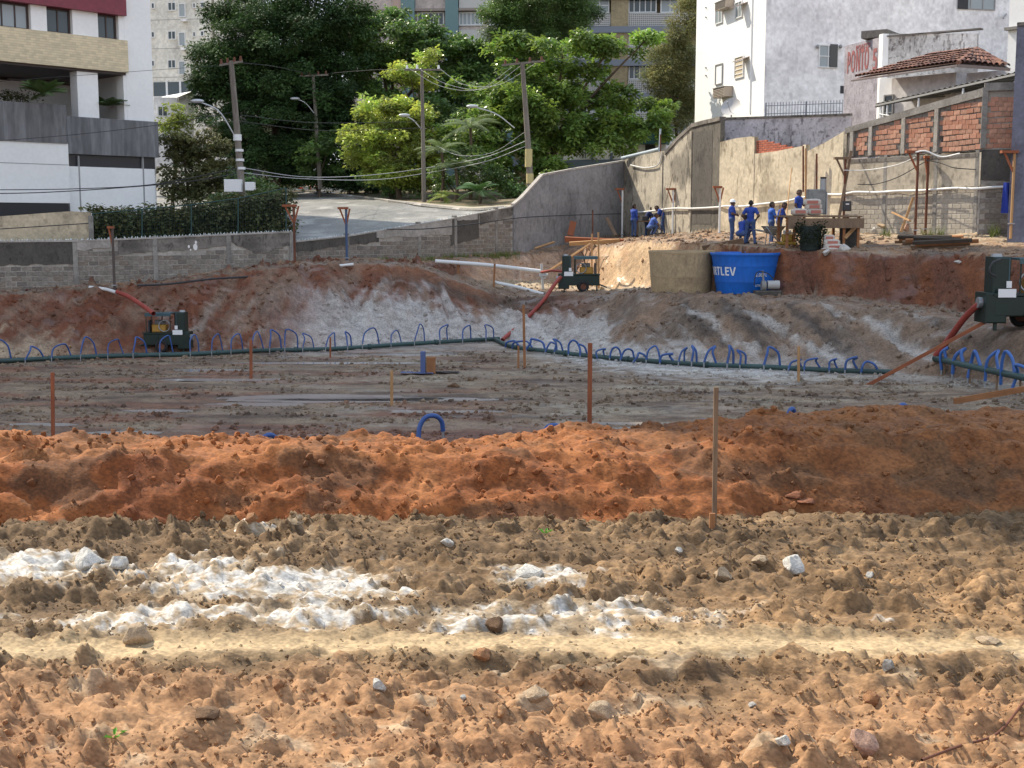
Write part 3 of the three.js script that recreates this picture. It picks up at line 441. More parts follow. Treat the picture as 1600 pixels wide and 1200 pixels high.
// neighbour's lavender grey retaining wall behind
{
  const f = frame(plan(1118, 200, 66.5), plan(1330, 200, 63.8)), g = f.thing('retaining_wall', 'pale lavender retaining wall with black run-off stains under the iron railing', 'wall', 7);
  const yT = f.hit(1220, 184)[1]; mesh('wall_panel', box(f.L, yT - 5, .25, f.L / 2, (yT + 5) / 2 - f.y, -.125), lavWallMat, g); mesh('coping', box(f.L, .1, .34, f.L / 2, yT + .05 - f.y, -.1), coatMat, g);
  const r = f.thing('iron_railing', 'thin spiked iron railing on the lavender wall before the white building', 'railing', yT + .1), bars = mat0(.16, .17, .2), L0 = f.hit(1196, 170)[0], L1 = f.hit(1316, 170)[0], H = .62;
  function mat0(a, b, c) { return std({ color: lin(a, b, c), roughness: .6 }); }
  for (const y of [.12, H - .1]) mesh('rail', box(L1 - L0, .03, .03, (L0 + L1) / 2, y, -.1), bars, r);
  for (let i = 0; i <= 26; i++) { const u = lerp(L0, L1, i / 26), q = mesh('bar', box(.022, H, .022, u, H / 2, -.1), bars, r); mesh('spike', new THREE.ConeGeometry(.03, .1, 4).translate(u, H + .04, -.1), bars, q); }
  mesh('post', box(.06, H + .1, .06, lerp(L0, L1, .53), H / 2, -.1), bars, r); mesh('post', box(.06, H + .1, .06, L0, H / 2, -.1), bars, r);
}
// ---------- buildings ----------
const whitePaint = std({ map: tex(256, 256, (u, v) => { const m = 236 + 14 * (tn(u, v, 4, 5, 301) - .5) + 8 * (tn(u, v, 64, 2, 305) - .5); return [m, m, m - 2]; }, 8), roughness: .75 });
const oldWhite = std({ map: plasterTex([236, 234, 234], [196, 192, 194], .55, .12, 311, 12), roughness: .85 });
const stainWhite = std({ map: plasterTex([205, 202, 198], [108, 102, 98], .9, .9, 315, 5), roughness: .9 });
const beigeTile = std({ map: tex(256, 256, (u, v) => { const r = Math.floor(v * 32), m = (v * 32 - r < .12 ? .86 : 1) * (.94 + .12 * hash2(Math.floor(u * 16 + (r % 2) * .5) % 16, r, 3)); return [212 * m, 196 * m, 162 * m]; }, 4), roughness: .6 });
const redTile = std({ map: tex(128, 128, (u, v) => { const m = .9 + .2 * tn(u, v, 16, 3, 321); return [126 * m, 54 * m, 66 * m]; }, 3), roughness: .6 });
const boardConcrete = std({ map: tex(256, 256, (u, v) => { const c = Math.floor(u * 26), m = .82 + .22 * hash2(c, 1, 5) + .3 * (tn(u, v, 8, 4, 331, 4, 1) - .5); return [122 * m, 122 * m, 124 * m]; }, 5), roughness: .9, bumpMap: bumpTex, bumpScale: .006 });
const blackTile = std({ color: lin(.02, .02, .025), roughness: .35 }), darkRoom = std({ color: lin(.05, .05, .055), roughness: .9 });
const glass = new THREE.MeshPhysicalMaterial({ color: lin(.05, .07, .08), roughness: .06, metalness: 0, ior: 1.5 });
const paleGlass = new THREE.MeshPhysicalMaterial({ color: lin(.3, .34, .36), roughness: .12 });
const brownFrame = std({ color: lin(.05, .03, .025), roughness: .5 }), whiteFrame = std({ color: lin(.75, .75, .74), roughness: .5 }), greyFrame = std({ color: lin(.3, .3, .3), roughness: .5 });
// a window as a part: frame with mullions, its pane a sub-part
function win(g, f, r, w, fm, gm = glass, mull = 1, rail = 0, th = .06) {
  const [u0, y0, u1, y1] = f.rect(r, w); return winU(g, f, u0, y0, u1, y1, w, fm, gm, mull, rail, th);
}
function winU(g, f, u0, y0, u1, y1, w, fm, gm = glass, mull = 1, rail = 0, th = .06) {
  const W = u1 - u0, H = y1 - y0, cx = (u0 + u1) / 2, cy = (y0 + y1) / 2 - f.y, bars = [box(W, th, .1, cx, cy + H / 2 - th / 2, w), box(W, th, .1, cx, cy - H / 2 + th / 2, w), box(th, H - 2 * th, .1, cx - W / 2 + th / 2, cy, w), box(th, H - 2 * th, .1, cx + W / 2 - th / 2, cy, w)];
  for (let i = 1; i <= mull; i++) bars.push(box(th * .8, H - 2 * th, .08, cx - W / 2 + W * i / (mull + 1), cy, w)); for (let i = 1; i <= rail; i++) bars.push(box(W - 2 * th, th * .8, .07, cx, cy - H / 2 + H * i / (rail + 1), w));
  const q = mesh('window', merge(bars), fm, g); mesh('pane', box(W - th, H - th, .02, cx, cy, w - .01), gm, q); return q;
}
// left apartment tower
const fL = frame([-26.58, 65.96], [-21.58, 71.3]);
{
  const f = fL, g = f.thing('apartment_tower', 'white apartment tower with beige and dark red bands and board marked concrete balconies', 'building', 3.5);
  const yb0 = f.hit(100, 104, .3)[1], yb1 = f.hit(100, 52, .3)[1], yr0 = f.hit(100, 12, .3)[1], st = yr0 - yb0, uR = f.hit(200, 80, .3)[0], uE = f.hit(237, 80, 0)[0], uL = -5.5;
  for (let k = 0; k < 16; k++) {
    const y = yb0 + k * st; ubox(g, f, k % 2 ? 'red_band' : 'beige_band', k % 2 ? redTile : beigeTile, uL, y, uR, y + yb1 - yb0, -.6, .3);
    ubox(g, f, 'floor_slab', oldWhite, uL, y + yb1 - yb0 - .3, uR - .05, y + yb1 - yb0 - .02, -11, -.6);
  }
  const top = yb0 + 16 * st;
  ubox(g, f, 'side_wall', whitePaint, uR + .004, 3.5, uE, top, -11, 0);
  ubox(g, f, 'back_wall', whitePaint, uL, yb0, uR, top, -11.3, -11.0); ubox(g, f, 'end_wall', whitePaint, uL - .3, 3.5, uL, top, -11.3, .1); ubox(g, f, 'roof', oldWhite, uL, top, uE, top + .4, -11, 0);
  // window storey in view (and one above the frame's edge)
  const ws = [[-18, 8, 46, 44], [71, 14, 111, 51], [151, 24, 183, 61]];
  const yw0 = yb1, yw1 = yr0; const us = ws.map((r) => { const q = f.rect(r, -.15); return [q[0], q[2]]; });
  let prev = uL; for (const [a, b] of [...us, [uR, uR]]) { if (a - prev > .05) ubox(g, f, 'wall', whitePaint, prev, yw0, a, yw1, -.5, 0); prev = b; }
  us.forEach(([a, b], i) => { winU(g, f, a + .03, yw0 + .02, b - .03, yw1 - .02, -.28, brownFrame, i === 0 ? paleGlass : glass, i === 0 ? 2 : 1, 0, .09); });
  ubox(g, f, 'room_back', std({ color: lin(.25, .24, .23) }), uL, yw0, uR, yw1, -3.2, -3);
  for (let k = 1; k < 15; k++) ubox(g, f, 'wall', whitePaint, uL, yw0 + k * st, uR, yw1 + k * st, -.5, -.05);
  // open storey with columns
  const yp = f.hit(100, 190, 0)[1]; ubox(g, f, 'soffit', brownFrame, uL, yb0 - .12, uR - .1, yb0 - .004, -7, .1);
  for (const r of [[112, 110, 154, 190], [182, 114, 241, 190]]) { const [a, , b] = f.rect(r, 0); ubox(g, f, 'column', whitePaint, a + (r[0] < 150 ? .35 : .45), yp - 1.6, r[0] < 150 ? b : uR, yb0 - .13, -.75, -.004); }
  ubox(g, f, 'terrace_floor', boardConcrete, uL, yp - .9, uE, yp - .5, -11, -.4); ubox(g, f, 'lobby_wall', std({ color: lin(.09, .085, .08), roughness: .7 }), uL, yp - .5, uE - .3, yb0 - .14, -6.5, -6.2);
  const lw = f.rect([-40, 128, 116, 165], -5.8); ubox(g, f, 'lobby_low_wall', whitePaint, lw[0], yp - .5, lw[2], lw[3], -6.1, -5.7);
  winU(g, f, f.rect([10, 105, 110, 125], -6)[0], f.hit(60, 127, -6)[1], f.rect([10, 105, 110, 125], -6)[2], yb0 - .16, -5.95, greyFrame, paleGlass, 4);
  // planters and base
  pbox(g, f, 'planter', boardConcrete, [-135, 156, 104, 218.5], -.3, 1.0); pbox(g, f, 'planter', boardConcrete, [105.5, 186, 247.5, 243], -.3, .55);
  pbox(g, f, 'base_wall', whitePaint, [-135, 218.6, 108, 316], -.4, .92); pbox(g, f, 'base_wall', whitePaint, [109, 262, 243, 352], -.5, .42);
  pbox(g, f, 'vent_band', blackTile, [109.5, 243.2, 242, 262], -.5, .3); pbox(g, f, 'tile_plinth', blackTile, [-135, 316.2, 108, 352], -.4, .88);
  for (const px of [124, 224]) pbox(g, f, 'joint_strip', greyFrame, [px, 243.5, px + 2.2, 350], -.1, .43); pbox(g, f, 'joint_strip', greyFrame, [-130, 253, 107, 254.2], 0, .927);
}
// tower that shades the pit, standing to the left outside the picture
{
  const g = thing('apartment_tower', 'tall cream apartment tower beyond the left edge that shades the pit', 'building', V(-37.75, 2, -59.85)), cream = std({ map: plasterTex([226, 218, 200], [180, 172, 158], .5, .2, 341, 9) });
  for (let k = 0; k < 22; k++) { mesh('storey_wall', box(12.6, 1.9, 16.3, 0, k * 3 + 2.05, 0), cream, g); mesh('window_band', box(12.2, 1.1, 15.9, 0, k * 3 + .55, 0), glass, g); }
  mesh('roof', box(13, .6, 16.7, 0, 66.3, 0), oldWhite, g);
}
// pale block far behind on the left
{
  const f = frame(plan(226, 100, 121), plan(333, 100, 120)), g = f.thing('apartment_building', 'pale grey apartment building with small dark windows behind the white tower', 'building', 4), wall = std({ map: plasterTex([222, 218, 208], [178, 172, 162], .5, .2, 351, 12) }), grey = std({ map: plasterTex([150, 146, 144], [112, 108, 106], .5, .3, 355, 12) });
  const top = f.hit(280, -260)[1]; ubox(g, f, 'wall', wall, 0, 4, f.L, top, -9, 0); pbox(g, f, 'stair_wall', wall, [333.5, -260, 350, 220], -7, .5); pbox(g, f, 'side_wing', grey, [350.5, -260, 380, 220], -6, -.3);
  for (const [py, n] of [[9, 0], [54, 0], [99, 1], [-35, 0]]) for (const [x0, x1, a, b, ac] of [[236, 242, -5, 5, 0], [262, 275, -6, 8, 0], [279, 290, -4, 18, 1], [301, 306, -5, 4, 0], [313, 319, -6, 3, 0]]) {
    if (py === 99 && x0 > 295) continue; win(g, f, [x0, py + a, x1, py + b], .04, whiteFrame, x0 === 279 ? paleGlass : glass, x0 === 262 ? 1 : 0, 0, .08);
    if (ac && py < 90) pbox(g, f, 'air_conditioner', oldWhite, [x0 + 3, py + 20, x1, py + 24], .05, .5);
  }
  for (const py of [30, 75, 120]) pbox(g, f, 'joint_line', greyFrame, [226, py, 333, py + .7], 0, .02);
  pbox(g, f, 'lower_glazing', glass, [240, 128, 300, 150], 0, .1); pbox(g, f, 'ledge', oldWhite, [238, 150, 304, 154], 0, 1.2); for (const px of [259, 280]) pbox(g, f, 'mullion', whiteFrame, [px, 126, px + 3, 150], 0, .16);
}
{ // annex with a sloping parapet at the tower's foot
  const f = frame(plan(240, 170, 92), plan(304, 170, 94)), g = f.thing('annex_house', 'small pale annex with a sloping parapet beside the white tower', 'house', 5); const q = (a, b) => { const h = f.hit(a, b); return [h[0], h[1] - f.y]; };
  mesh('wall', poly([q(240, 260), q(303, 260), q(303, 142), q(278, 152), q(240, 152)], 5), oldWhite, g); mesh('parapet', poly([q(277, 158), q(303, 147), q(303, 141), q(277, 152)], .3).translate(0, 0, .25), concreteMat, g); win(g, f, [246, 166, 262, 182], .05, whiteFrame, glass, 1);
}
{ // house glimpsed under the dark trees
  const f = frame(plan(325, 230, 104), plan(418, 230, 102)), g = f.thing('house', 'cream house with dark window openings glimpsed under the dark trees', 'house', 6), cr = std({ map: plasterTex([206, 196, 176], [150, 140, 124], .6, .4, 361, 6) });
  pbox(g, f, 'wall', cr, [325, 196, 416, 290], -6, 0); for (const r of [[352, 226, 366, 243], [380, 230, 396, 246], [330, 224, 344, 240]]) win(g, f, r, .04, greyFrame, glass, 1); pbox(g, f, 'ledge', oldWhite, [322, 246, 418, 251], -.2, .5); pbox(g, f, 'roof', concreteMat, [320, 190, 420, 196], -6.4, .6); pbox(g, f, 'garage_opening', darkRoom, [340, 256, 410, 288], -.2, .03);
}
// long block behind the trees
{
  const f = frame(plan(540, 60, 113), plan(1095, 60, 111)), g = f.thing('apartment_building', 'long pink and ochre apartment block with lattice parapets behind the big trees', 'building', 6);
  const pink = std({ map: plasterTex([198, 184, 176], [158, 144, 138], .5, .2, 371, 10) }), ochre = std({ map: plasterTex([158, 142, 112], [122, 108, 84], .5, .2, 375, 10) }), teal = std({ color: lin(.16, .25, .26), roughness: .8 }), slab = std({ color: lin(.22, .24, .28), roughness: .85 }), latt = std({ color: lin(.55, .53, .5), roughness: .85 }), shade = darkRoom;
  const [, yG] = [0, 6], top = f.hit(800, -150)[1]; ubox(g, f, 'wall', pink, 0, yG, f.rect([540, 0, 800, 10])[2], top, -12, -.6); ubox(g, f, 'wall', ochre, f.rect([540, 0, 800.2, 10])[2], yG, f.L, top, -12, -.9);
  for (const [a, b] of [[627, 648], [696, 716], [789, 803]]) pbox(g, f, 'pilaster', teal, [a, -150, b, 330], -.7, .1); pbox(g, f, 'corner_pier', std({ color: lin(.5, .36, .3) }), [615, -150, 627, 330], -.7, .02); pbox(g, f, 'pier', ochre, [954, -150, 981, 330], -1, .15);
  const lattice = (r, w, nx, ny) => { const [u0, y0, u1, y1] = f.rect(r, w), bars = []; for (let i = 0; i <= nx; i++) bars.push(box(.07, y1 - y0, .1, lerp(u0, u1, i / nx), (y0 + y1) / 2 - f.y, w)); for (let j = 0; j <= ny; j++) bars.push(box(u1 - u0, .08, .09, (u0 + u1) / 2, lerp(y0, y1, j / ny) - f.y, w)); const m = mesh('lattice_parapet', merge(bars), latt, g); m.userData.kind = 'stuff'; ubox(g, f, 'parapet_backing', std({ color: lin(.3, .28, .25) }), u0, y0, u1, y1, w - .4, w - .12); };
  for (let k = -1; k < 5; k++) {
    const o = k * 52; lattice([884, o + 21, 953, o + 40], .05, 22, 6); lattice([982, o + 21, 1090, o + 40], .05, 34, 6); pbox(g, f, 'floor_band', slab, [802, o + 41, 1095, o + 51], -1, .3);
    for (const [a, b, m] of [[898, 918, 2], [922, 952, 1], [982, 1026, 4], [1032, 1062, 1], [884, 896, 0]]) win(g, f, [a, o - 3, b, o + 20], -.2, whiteFrame, a === 922 || a === 1032 ? paleGlass : glass, m, a === 922 ? 1 : 0, .09);
    for (const [a, b, m] of [[717, 755, 5], [765, 788, 2], [652, 694, 4], [545, 612, 4]]) win(g, f, [a, o + 19, b, o + 40], -.5, whiteFrame, m > 4 ? paleGlass : glass, m, 0, .1);
    pbox(g, f, 'floor_band', std({ color: lin(.3, .25, .22) }), [540, o + 13, 790, o + 17], -.7, 0);
    const [a0, , a1] = f.rect([717, 0, 788, 10]); ubox(g, f, 'spandrel', latt, a0, f.hit(750, o + 12)[1], a1, f.hit(750, o - 6)[1], -.8, -.1);
  }
}
{ // low white house under the almond tree
  const f = frame(plan(880, 230, 92), plan(1040, 230, 90)), g = f.thing('house', 'low white house with a blue grey base seen under the almond tree', 'house', 7.6), base = std({ color: lin(.16, .2, .26) });
  pbox(g, f, 'wall', oldWhite, [880, 205, 1040, 300], -6, 0); pbox(g, f, 'base_band', base, [880, 249, 1040, 300], -.1, .06); pbox(g, f, 'eave', std({ color: lin(.03, .1, .11) }), [976, 205, 1040, 225], -1, .6); pbox(g, f, 'roof', concreteMat, [876, 200, 1040, 205], -6.2, .5);
  for (const r of [[936, 218, 948, 228], [952, 218, 960, 228], [963, 218, 972, 228]]) win(g, f, r, .04, whiteFrame, glass, 0); win(g, f, [906, 236, 919, 249], .05, whiteFrame, glass, 4); for (const px of [923, 953]) pbox(g, f, 'post', base, [px, 239, px + 4, 249], 0, .12); pbox(g, f, 'doorway', darkRoom, [1008, 226, 1024, 236], -.2, .03);
}
// white building on the right: sunlit left face and shaded front
const corner = plan(1195, 100, 76), leftFar = plan(1087, 100, 86);
const fW1 = frame(leftFar, corner);
{
  const f = fW1, g = f.thing('apartment_building', 'bright white apartment building with wall air conditioners on the right', 'building', 8), top = 26;
  const dx = f.nx, dz = f.nz, Lw = 21, b2 = [corner[0] - (-f.nx) * 0 - f.nx * Lw, corner[1] + f.nz * Lw];   // front face runs back from the corner, square to the left face
  ubox(g, f, 'left_wall', whitePaint, 0, 8, f.L, top, -.35, 0);
  const f2 = frame(corner, [corner[0] - f.nx * Lw, corner[1] + f.nz * Lw]); f2.y = 8;
  const sub = new THREE.Group(); sub.name = 'front_side'; sub.position.set(f.L, 0, 0); sub.rotation.y = f2.turn - f.turn; g.add(sub);
  ubox(sub, f2, 'front_wall', oldWhite, .004, 8, Lw, top, -.35, .004); ubox(g, f, 'roof', oldWhite, .4, top - .3, f.L - .4, top - .02, -Lw + .4, -.4);
  // openings on the left face
  win(g, f, [1118, 13, 1129, 37], .03, whiteFrame, paleGlass, 1); win(g, f, [1149, 2, 1160, 28], .03, whiteFrame, paleGlass, 1); win(g, f, [1118, 100, 1129, 132], .03, greyFrame, whitePaint, 0); win(g, f, [1148, 88, 1162, 122], .03, whiteFrame, std({ color: lin(.5, .42, .3) }), 0, 4);
  for (const [r, d] of [[[1117, 2, 1134, 14], .55], [[1114, 137, 1131, 152], .6]]) { const q = pbox(g, f, 'air_conditioner', std({ color: lin(.42, .35, .28), roughness: .6 }), r, .02, d); const [u0, y0, u1, y1] = f.rect(r, d); const bars = []; for (let i = 0; i < 6; i++) bars.push(box(u1 - u0 - .1, .02, .02, (u0 + u1) / 2, lerp(y0 + .06, y1 - .06, i / 5) - f.y, d + .008)); mesh('grille', merge(bars), darkRoom, q); mesh('lid', box(u1 - u0 + .06, .03, d + .02, (u0 + u1) / 2, y1 + .015 - f.y, d / 2 + .03), concreteMat, q); }
  for (const [px, py] of [[1160, 0], [1164, 84]]) { const [u0, y0] = f.hit(px, py + 6, 0); const a = mesh('awning', box(.9, .05, .8, 0, 0, .4), std({ color: lin(.4, .33, .3) }), g); a.position.set(u0 + .3, y0 - f.y, 0); a.rotation.x = .35; }
  for (const [px, py] of [[1104, 12], [1104, 27], [1104, 106], [1104, 118]]) { const q = f.hit(px, py); mesh('vent_pipe', new THREE.CylinderGeometry(.05, .05, .1, 10).rotateX(Math.PI / 2).translate(q[0], q[1] - f.y, .05), greyFrame, g); }
  pbox(g, f, 'drain_pipe', whitePaint, [1172.5, -100, 1174, 176], 0, .08);
  // openings on the front
  win(sub, f2, [1279, 70, 1309, 106], .03, whiteFrame, paleGlass, 1, 1); pbox(sub, f2, 'grille_window', std({ color: lin(.1, .1, .1) }), [1297, 69, 1309, 105], .05, .1);
  for (const px of [1276, 1312]) { const q = f2.hit(px, 73); mesh('lamp', new THREE.SphereGeometry(.12, 10, 8).scale(.8, 1, 1).translate(q[0], q[1] - 8, .12), greyFrame, sub); }
  win(sub, f2, [1497, -12, 1555, 15], .03, greyFrame, paleGlass, 2); pbox(sub, f2, 'shutter', darkRoom, [1497, -10, 1513, 14], .07, .1);
  const q = f2.hit(1572, 22); mesh('bracket_lamp', rod(V(q[0], q[1] - 8, .02), V(q[0] - .5, q[1] - 8.35, .45), .04), greyFrame, sub); pbox(sub, f2, 'small_opening', darkRoom, [1313, 134, 1319, 146], 0, .02);
  for (const c of [...sub.children]) { g.add(c); c.position.copy(sub.position); c.rotation.y = sub.rotation.y; } g.remove(sub);
}
{ // satellite dish on the wall top
  const c = P(1143, 168, 66.4), g = thing('satellite_dish', 'round grey satellite dish tilted above the stained wall', 'dish', V(c.x, c.y - .75, c.z)), dm = std({ color: lin(.42, .41, .4), roughness: .6, side: THREE.DoubleSide });
  const pts = []; for (let i = 0; i <= 10; i++) { const r = .52 * i / 10; pts.push(new THREE.Vector2(r, r * r * .5)); } const lat = new THREE.LatheGeometry(pts, 28); lat.rotateX(1.05); lat.rotateY(-.5); lat.translate(0, .72, 0); mesh('reflector', lat, dm, g);
  mesh('mast', rod(V(0, -.3, 0), V(0, .75, -.05), .035), steelMat, g); mesh('feed_arm', rod(V(0, .4, 0), V(-.3, .95, .55), .015), steelMat, g); mesh('feed_horn', new THREE.SphereGeometry(.05, 8, 6).translate(-.3, .95, .55), steelMat, g);
}
{ // lettered wall of the neighbour's house
  const f = frame(plan(1320, 130, 66), plan(1376, 130, 62.6)), g = f.thing('lettered_house', 'grey house side with faded red lettering and a stained parapet', 'house', 7), gm = std({ map: plasterTex([152, 147, 154], [98, 92, 98], .7, .7, 381, 3), roughness: .9 });
  const q = (a, b) => { const h = f.hit(a, b); return [h[0], h[1] - f.y]; }; mesh('lettered_wall', poly([[0, 0], [f.L, 0], q(1376, 58), q(1320, 72)], .3), gm, g); pbox(g, f, 'corner_pilaster', whitePaint, [1371, 54, 1377, 212], -.3, .1);
  const font = await new FontLoader().loadAsync('fonts/droid/droid_sans_bold.typeface.json'), red = std({ color: lin(.26, .09, .09), roughness: .9 });
  const write = (s, px, py, pxe, h0) => { const A = f.hit(px, py), B = f.hit(pxe, py), geo = new TextGeometry(s, { font, size: 1, depth: .015, curveSegments: 3 }); geo.computeBoundingBox(); const b = geo.boundingBox, sx = (B[0] - A[0]) / (b.max.x - b.min.x); geo.scale(sx, h0, 1); geo.translate(A[0], A[1] - f.y, .002); mesh('lettering', geo, red, g); };
  write('PONTO', 1323, 115, 1356, 1.05); write('5', 1363, 111, 1369.5, 1.05); write('PONTO', 1337, 79, 1359, .22);
  const f2 = frame(plan(1377, 90, 62.6), plan(1532, 90, 60)); f2.y = 7; const h = thing('house_wall', 'upper house wall with dark mould stains behind the tiled roof', 'wall', V(f2.a[0], 7, -f2.a[1]), f2.turn); const t = (a, b) => { const k = f2.hit(a, b); return [k[0], k[1] - 7]; };
  mesh('wall_panel', poly([[0, 0], [f2.L, 0], t(1527, 52), t(1377, 53)], .25), stainWhite, h); mesh('coping', box(f2.L, .06, .36, f2.L / 2, t(1450, 52.6)[1] + .03, -.1), coatMat, h);
  const [w0, y0, w1, y1] = f2.rect([1350, 51, 1390, 57], -1); mesh('water_tank_cover', box(w1 - w0, .35, 2, (w0 + w1) / 2, y1 - 7 - .1, -1.6), coatMat, h);
}
{ // small house with a hipped tile roof
  const D0 = 57, g0 = P(1375, 180, D0); const f = frame(plan(1374, 130, 58.2), plan(1585, 130, 53.5)), g = f.thing('tiled_house', 'small white house with a dark terracotta tile roof and deep eaves', 'house', 7);
  pbox(g, f, 'wall', oldWhite, [1392, 118, 1492, 215], -4, -.5); pbox(g, f, 'side_wall', whitePaint, [1373, 122, 1393, 212], -3.5, -.9); pbox(g, f, 'wall', oldWhite, [1493, 112, 1585, 215], -4, -1.4); win(g, f, [1381, 148, 1396, 190], -.44, greyFrame, glass, 0, 2);
  const tileM = [[122, 84, 70], [104, 70, 60], [88, 62, 54], [138, 98, 80]].map((c, i) => std({ map: tex(64, 64, (u, v) => { const m = .7 + .5 * tn(u, v, 4, 4, 400 + i); return [c[0] * m, c[1] * m, c[2] * m]; }, .4), roughness: .9 }));
  // roof planes given by eave and ridge points
  const E0 = P(1331, 122, 57.6), E1 = P(1497, 98, 53.4), E2 = P(1578, 104, 54.5), R0 = P(1462, 84, 59.5), R1 = P(1526, 77, 56.2);
  const half = new THREE.CylinderGeometry(.11, .09, .5, 7, 1, true, -Math.PI / 2, Math.PI); half.rotateX(-Math.PI / 2); // arched tile, axis along z, crown up
  half.rotateY(Math.PI);
  const plane = (a, b, c, d, nx, ny) => { const N = b.clone().sub(a).cross(d.clone().sub(a)).normalize(); if (N.y < 0) N.negate();
    for (let i = 0; i < nx; i++) for (let j = 0; j < ny; j++) { const s = (i + .5) / nx, t = (j + .5) / ny, p = a.clone().lerp(b, s).lerp(d.clone().lerp(c, s), t), p2 = a.clone().lerp(b, s).lerp(d.clone().lerp(c, s), t + .02), down = p.clone().sub(p2).normalize();
      const m = mesh('roof_tile', half, tileM[Math.floor(rnd() * 4)], g); const X = down.clone().cross(N).normalize().negate(), mat = new THREE.Matrix4().makeBasis(X, N, X.clone().cross(N)); m.quaternion.setFromRotationMatrix(mat); m.quaternion.premultiply(new THREE.Quaternion().setFromAxisAngle(V(0, 1, 0), -f.turn)); p.addScaledVector(N, .02 + rr(-.008, .012)); p.sub(V(f.a[0], 7, -f.a[1])).applyAxisAngle(V(0, 1, 0), -f.turn); m.position.copy(p); } };
  plane(E0, E1, R1, R0, 24, 6); plane(E1, E2, R1, R1.clone().lerp(R0, .02), 9, 5);
  const loc = (p) => p.clone().sub(V(f.a[0], 7, -f.a[1])).applyAxisAngle(V(0, 1, 0), -f.turn);
  const under = new THREE.BufferGeometry(), dn = (p, k = .07) => { const q = loc(p); q.y -= k; return [q.x, q.y, q.z]; }; const pv = [E0, E1, R1, E0, R1, R0, E1, E2, R1].flatMap((p) => dn(p)); under.setAttribute('position', new THREE.Float32BufferAttribute(pv, 3)); under.computeVertexNormals(); mesh('roof_deck', under, std({ color: lin(.12, .07, .05), side: THREE.DoubleSide }), g);
  for (const [a, b] of [[E0, E1], [E1, E2]]) mesh('eave_board', beam(loc(a).add(V(0, -.12, 0)), loc(b).add(V(0, -.12, 0)), .06, .12), std({ color: lin(.25, .2, .18) }), g); mesh('ridge_cap', rod(loc(R0), loc(R1), .1), tileM[1], g); mesh('hip_cap', rod(loc(E1), loc(R1), .1), tileM[3], g);
}
{ // lean-to canopy of sheet metal on posts behind the brick wall
  const darkSteel = std({ color: lin(.1, .1, .1), roughness: .7 });
  const a = P(1368, 163, 56.5), b = P(1590, 113, 49.9), g = thing('canopy', 'sloping sheet metal canopy on thin white posts behind the brick wall', 'canopy', V(a.x, a.y, a.z)), d = b.clone().sub(a), back = V(3.0, .35, -1.6), A = V(0, 0, 0), n = 26, geos = [];
  for (let i = 0; i < n; i++) { const p = d.clone().multiplyScalar(i / n), q = d.clone().multiplyScalar((i + 1) / n), up = V(0, .05, 0), m = p.clone().lerp(q, .5).add(up); for (const [s, e] of [[p, m], [m, q]]) { const t = new THREE.BufferGeometry(); const v = [s, e, e.clone().add(back), s, e.clone().add(back), s.clone().add(back)].flatMap((k) => [k.x, k.y, k.z]); t.setAttribute('position', new THREE.Float32BufferAttribute(v, 3)); t.setAttribute('uv', new THREE.Float32BufferAttribute(new Float32Array(12), 2)); t.computeVertexNormals(); geos.push(t); } }
  mesh('sheet_roof', mergeGeometries(geos), std({ color: lin(.16, .16, .15), roughness: .6, side: THREE.DoubleSide }), g); mesh('edge_beam', beam(V(0, -.08, 0), d.clone().add(V(0, -.08, 0)), .08, .1), darkSteel, g); mesh('rear_beam', beam(back.clone().add(V(0, -.1, 0)), d.clone().add(back).add(V(0, -.1, 0)), .08, .1), steelMat, g);
  for (const [px, py] of [[1376, 200], [1440, 190], [1510, 165], [1387, 190]]) { const t = (px - 1368) / 222, p = d.clone().multiplyScalar(t); mesh('post', rod(p.clone().add(V(.05, -2.6, 0)), p.clone().add(V(.05, -.05, 0)), .045), whiteFrame, g); }
  mesh('tie_bar', rod(d.clone().multiplyScalar(.03).add(V(0, -.45, .02)), d.clone().multiplyScalar(.36).add(V(0, -1.1, .02)), .025), whiteFrame, g);
  for (let i = 1; i < 5; i++) mesh('rafter', beam(d.clone().multiplyScalar(i / 5).add(V(0, -.06, 0)), d.clone().multiplyScalar(i / 5).add(back).add(V(0, -.06, 0)), .05, .06), steelMat, g);
}
{ // rendered end wall at the right edge
  const f = frame(plan(1584, 150, 48.6), plan(1760, 150, 47)), g = f.thing('end_wall', 'tall slate grey rendered wall at the right edge beside the brick corner', 'wall', 4), m = std({ map: plasterTex([112, 114, 128], [78, 78, 90], .6, .4, 411, 5) }); const y = f.hit(1600, 40)[1];
  mesh('wall_panel', box(f.L, y - 3, .3, f.L / 2, (y + 3) / 2 - 4, -.15), m, g); mesh('coping', box(f.L, .12, .4, f.L / 2, y + .06 - 4, -.12), coatMat, g);
  const f2 = frame(plan(1577, 20, 69), plan(1700, 20, 66)), h = f2.thing('apartment_building', 'white building corner at the upper right edge behind the slate wall', 'building', 8); ubox(h, f2, 'wall', whitePaint, 0, 8, f2.L, 26, -4, 0); ubox(h, f2, 'ledge', concreteMat, -.1, f2.hit(1590, 42)[1] - .15, f2.L, f2.hit(1590, 42)[1], 0, .3);
}
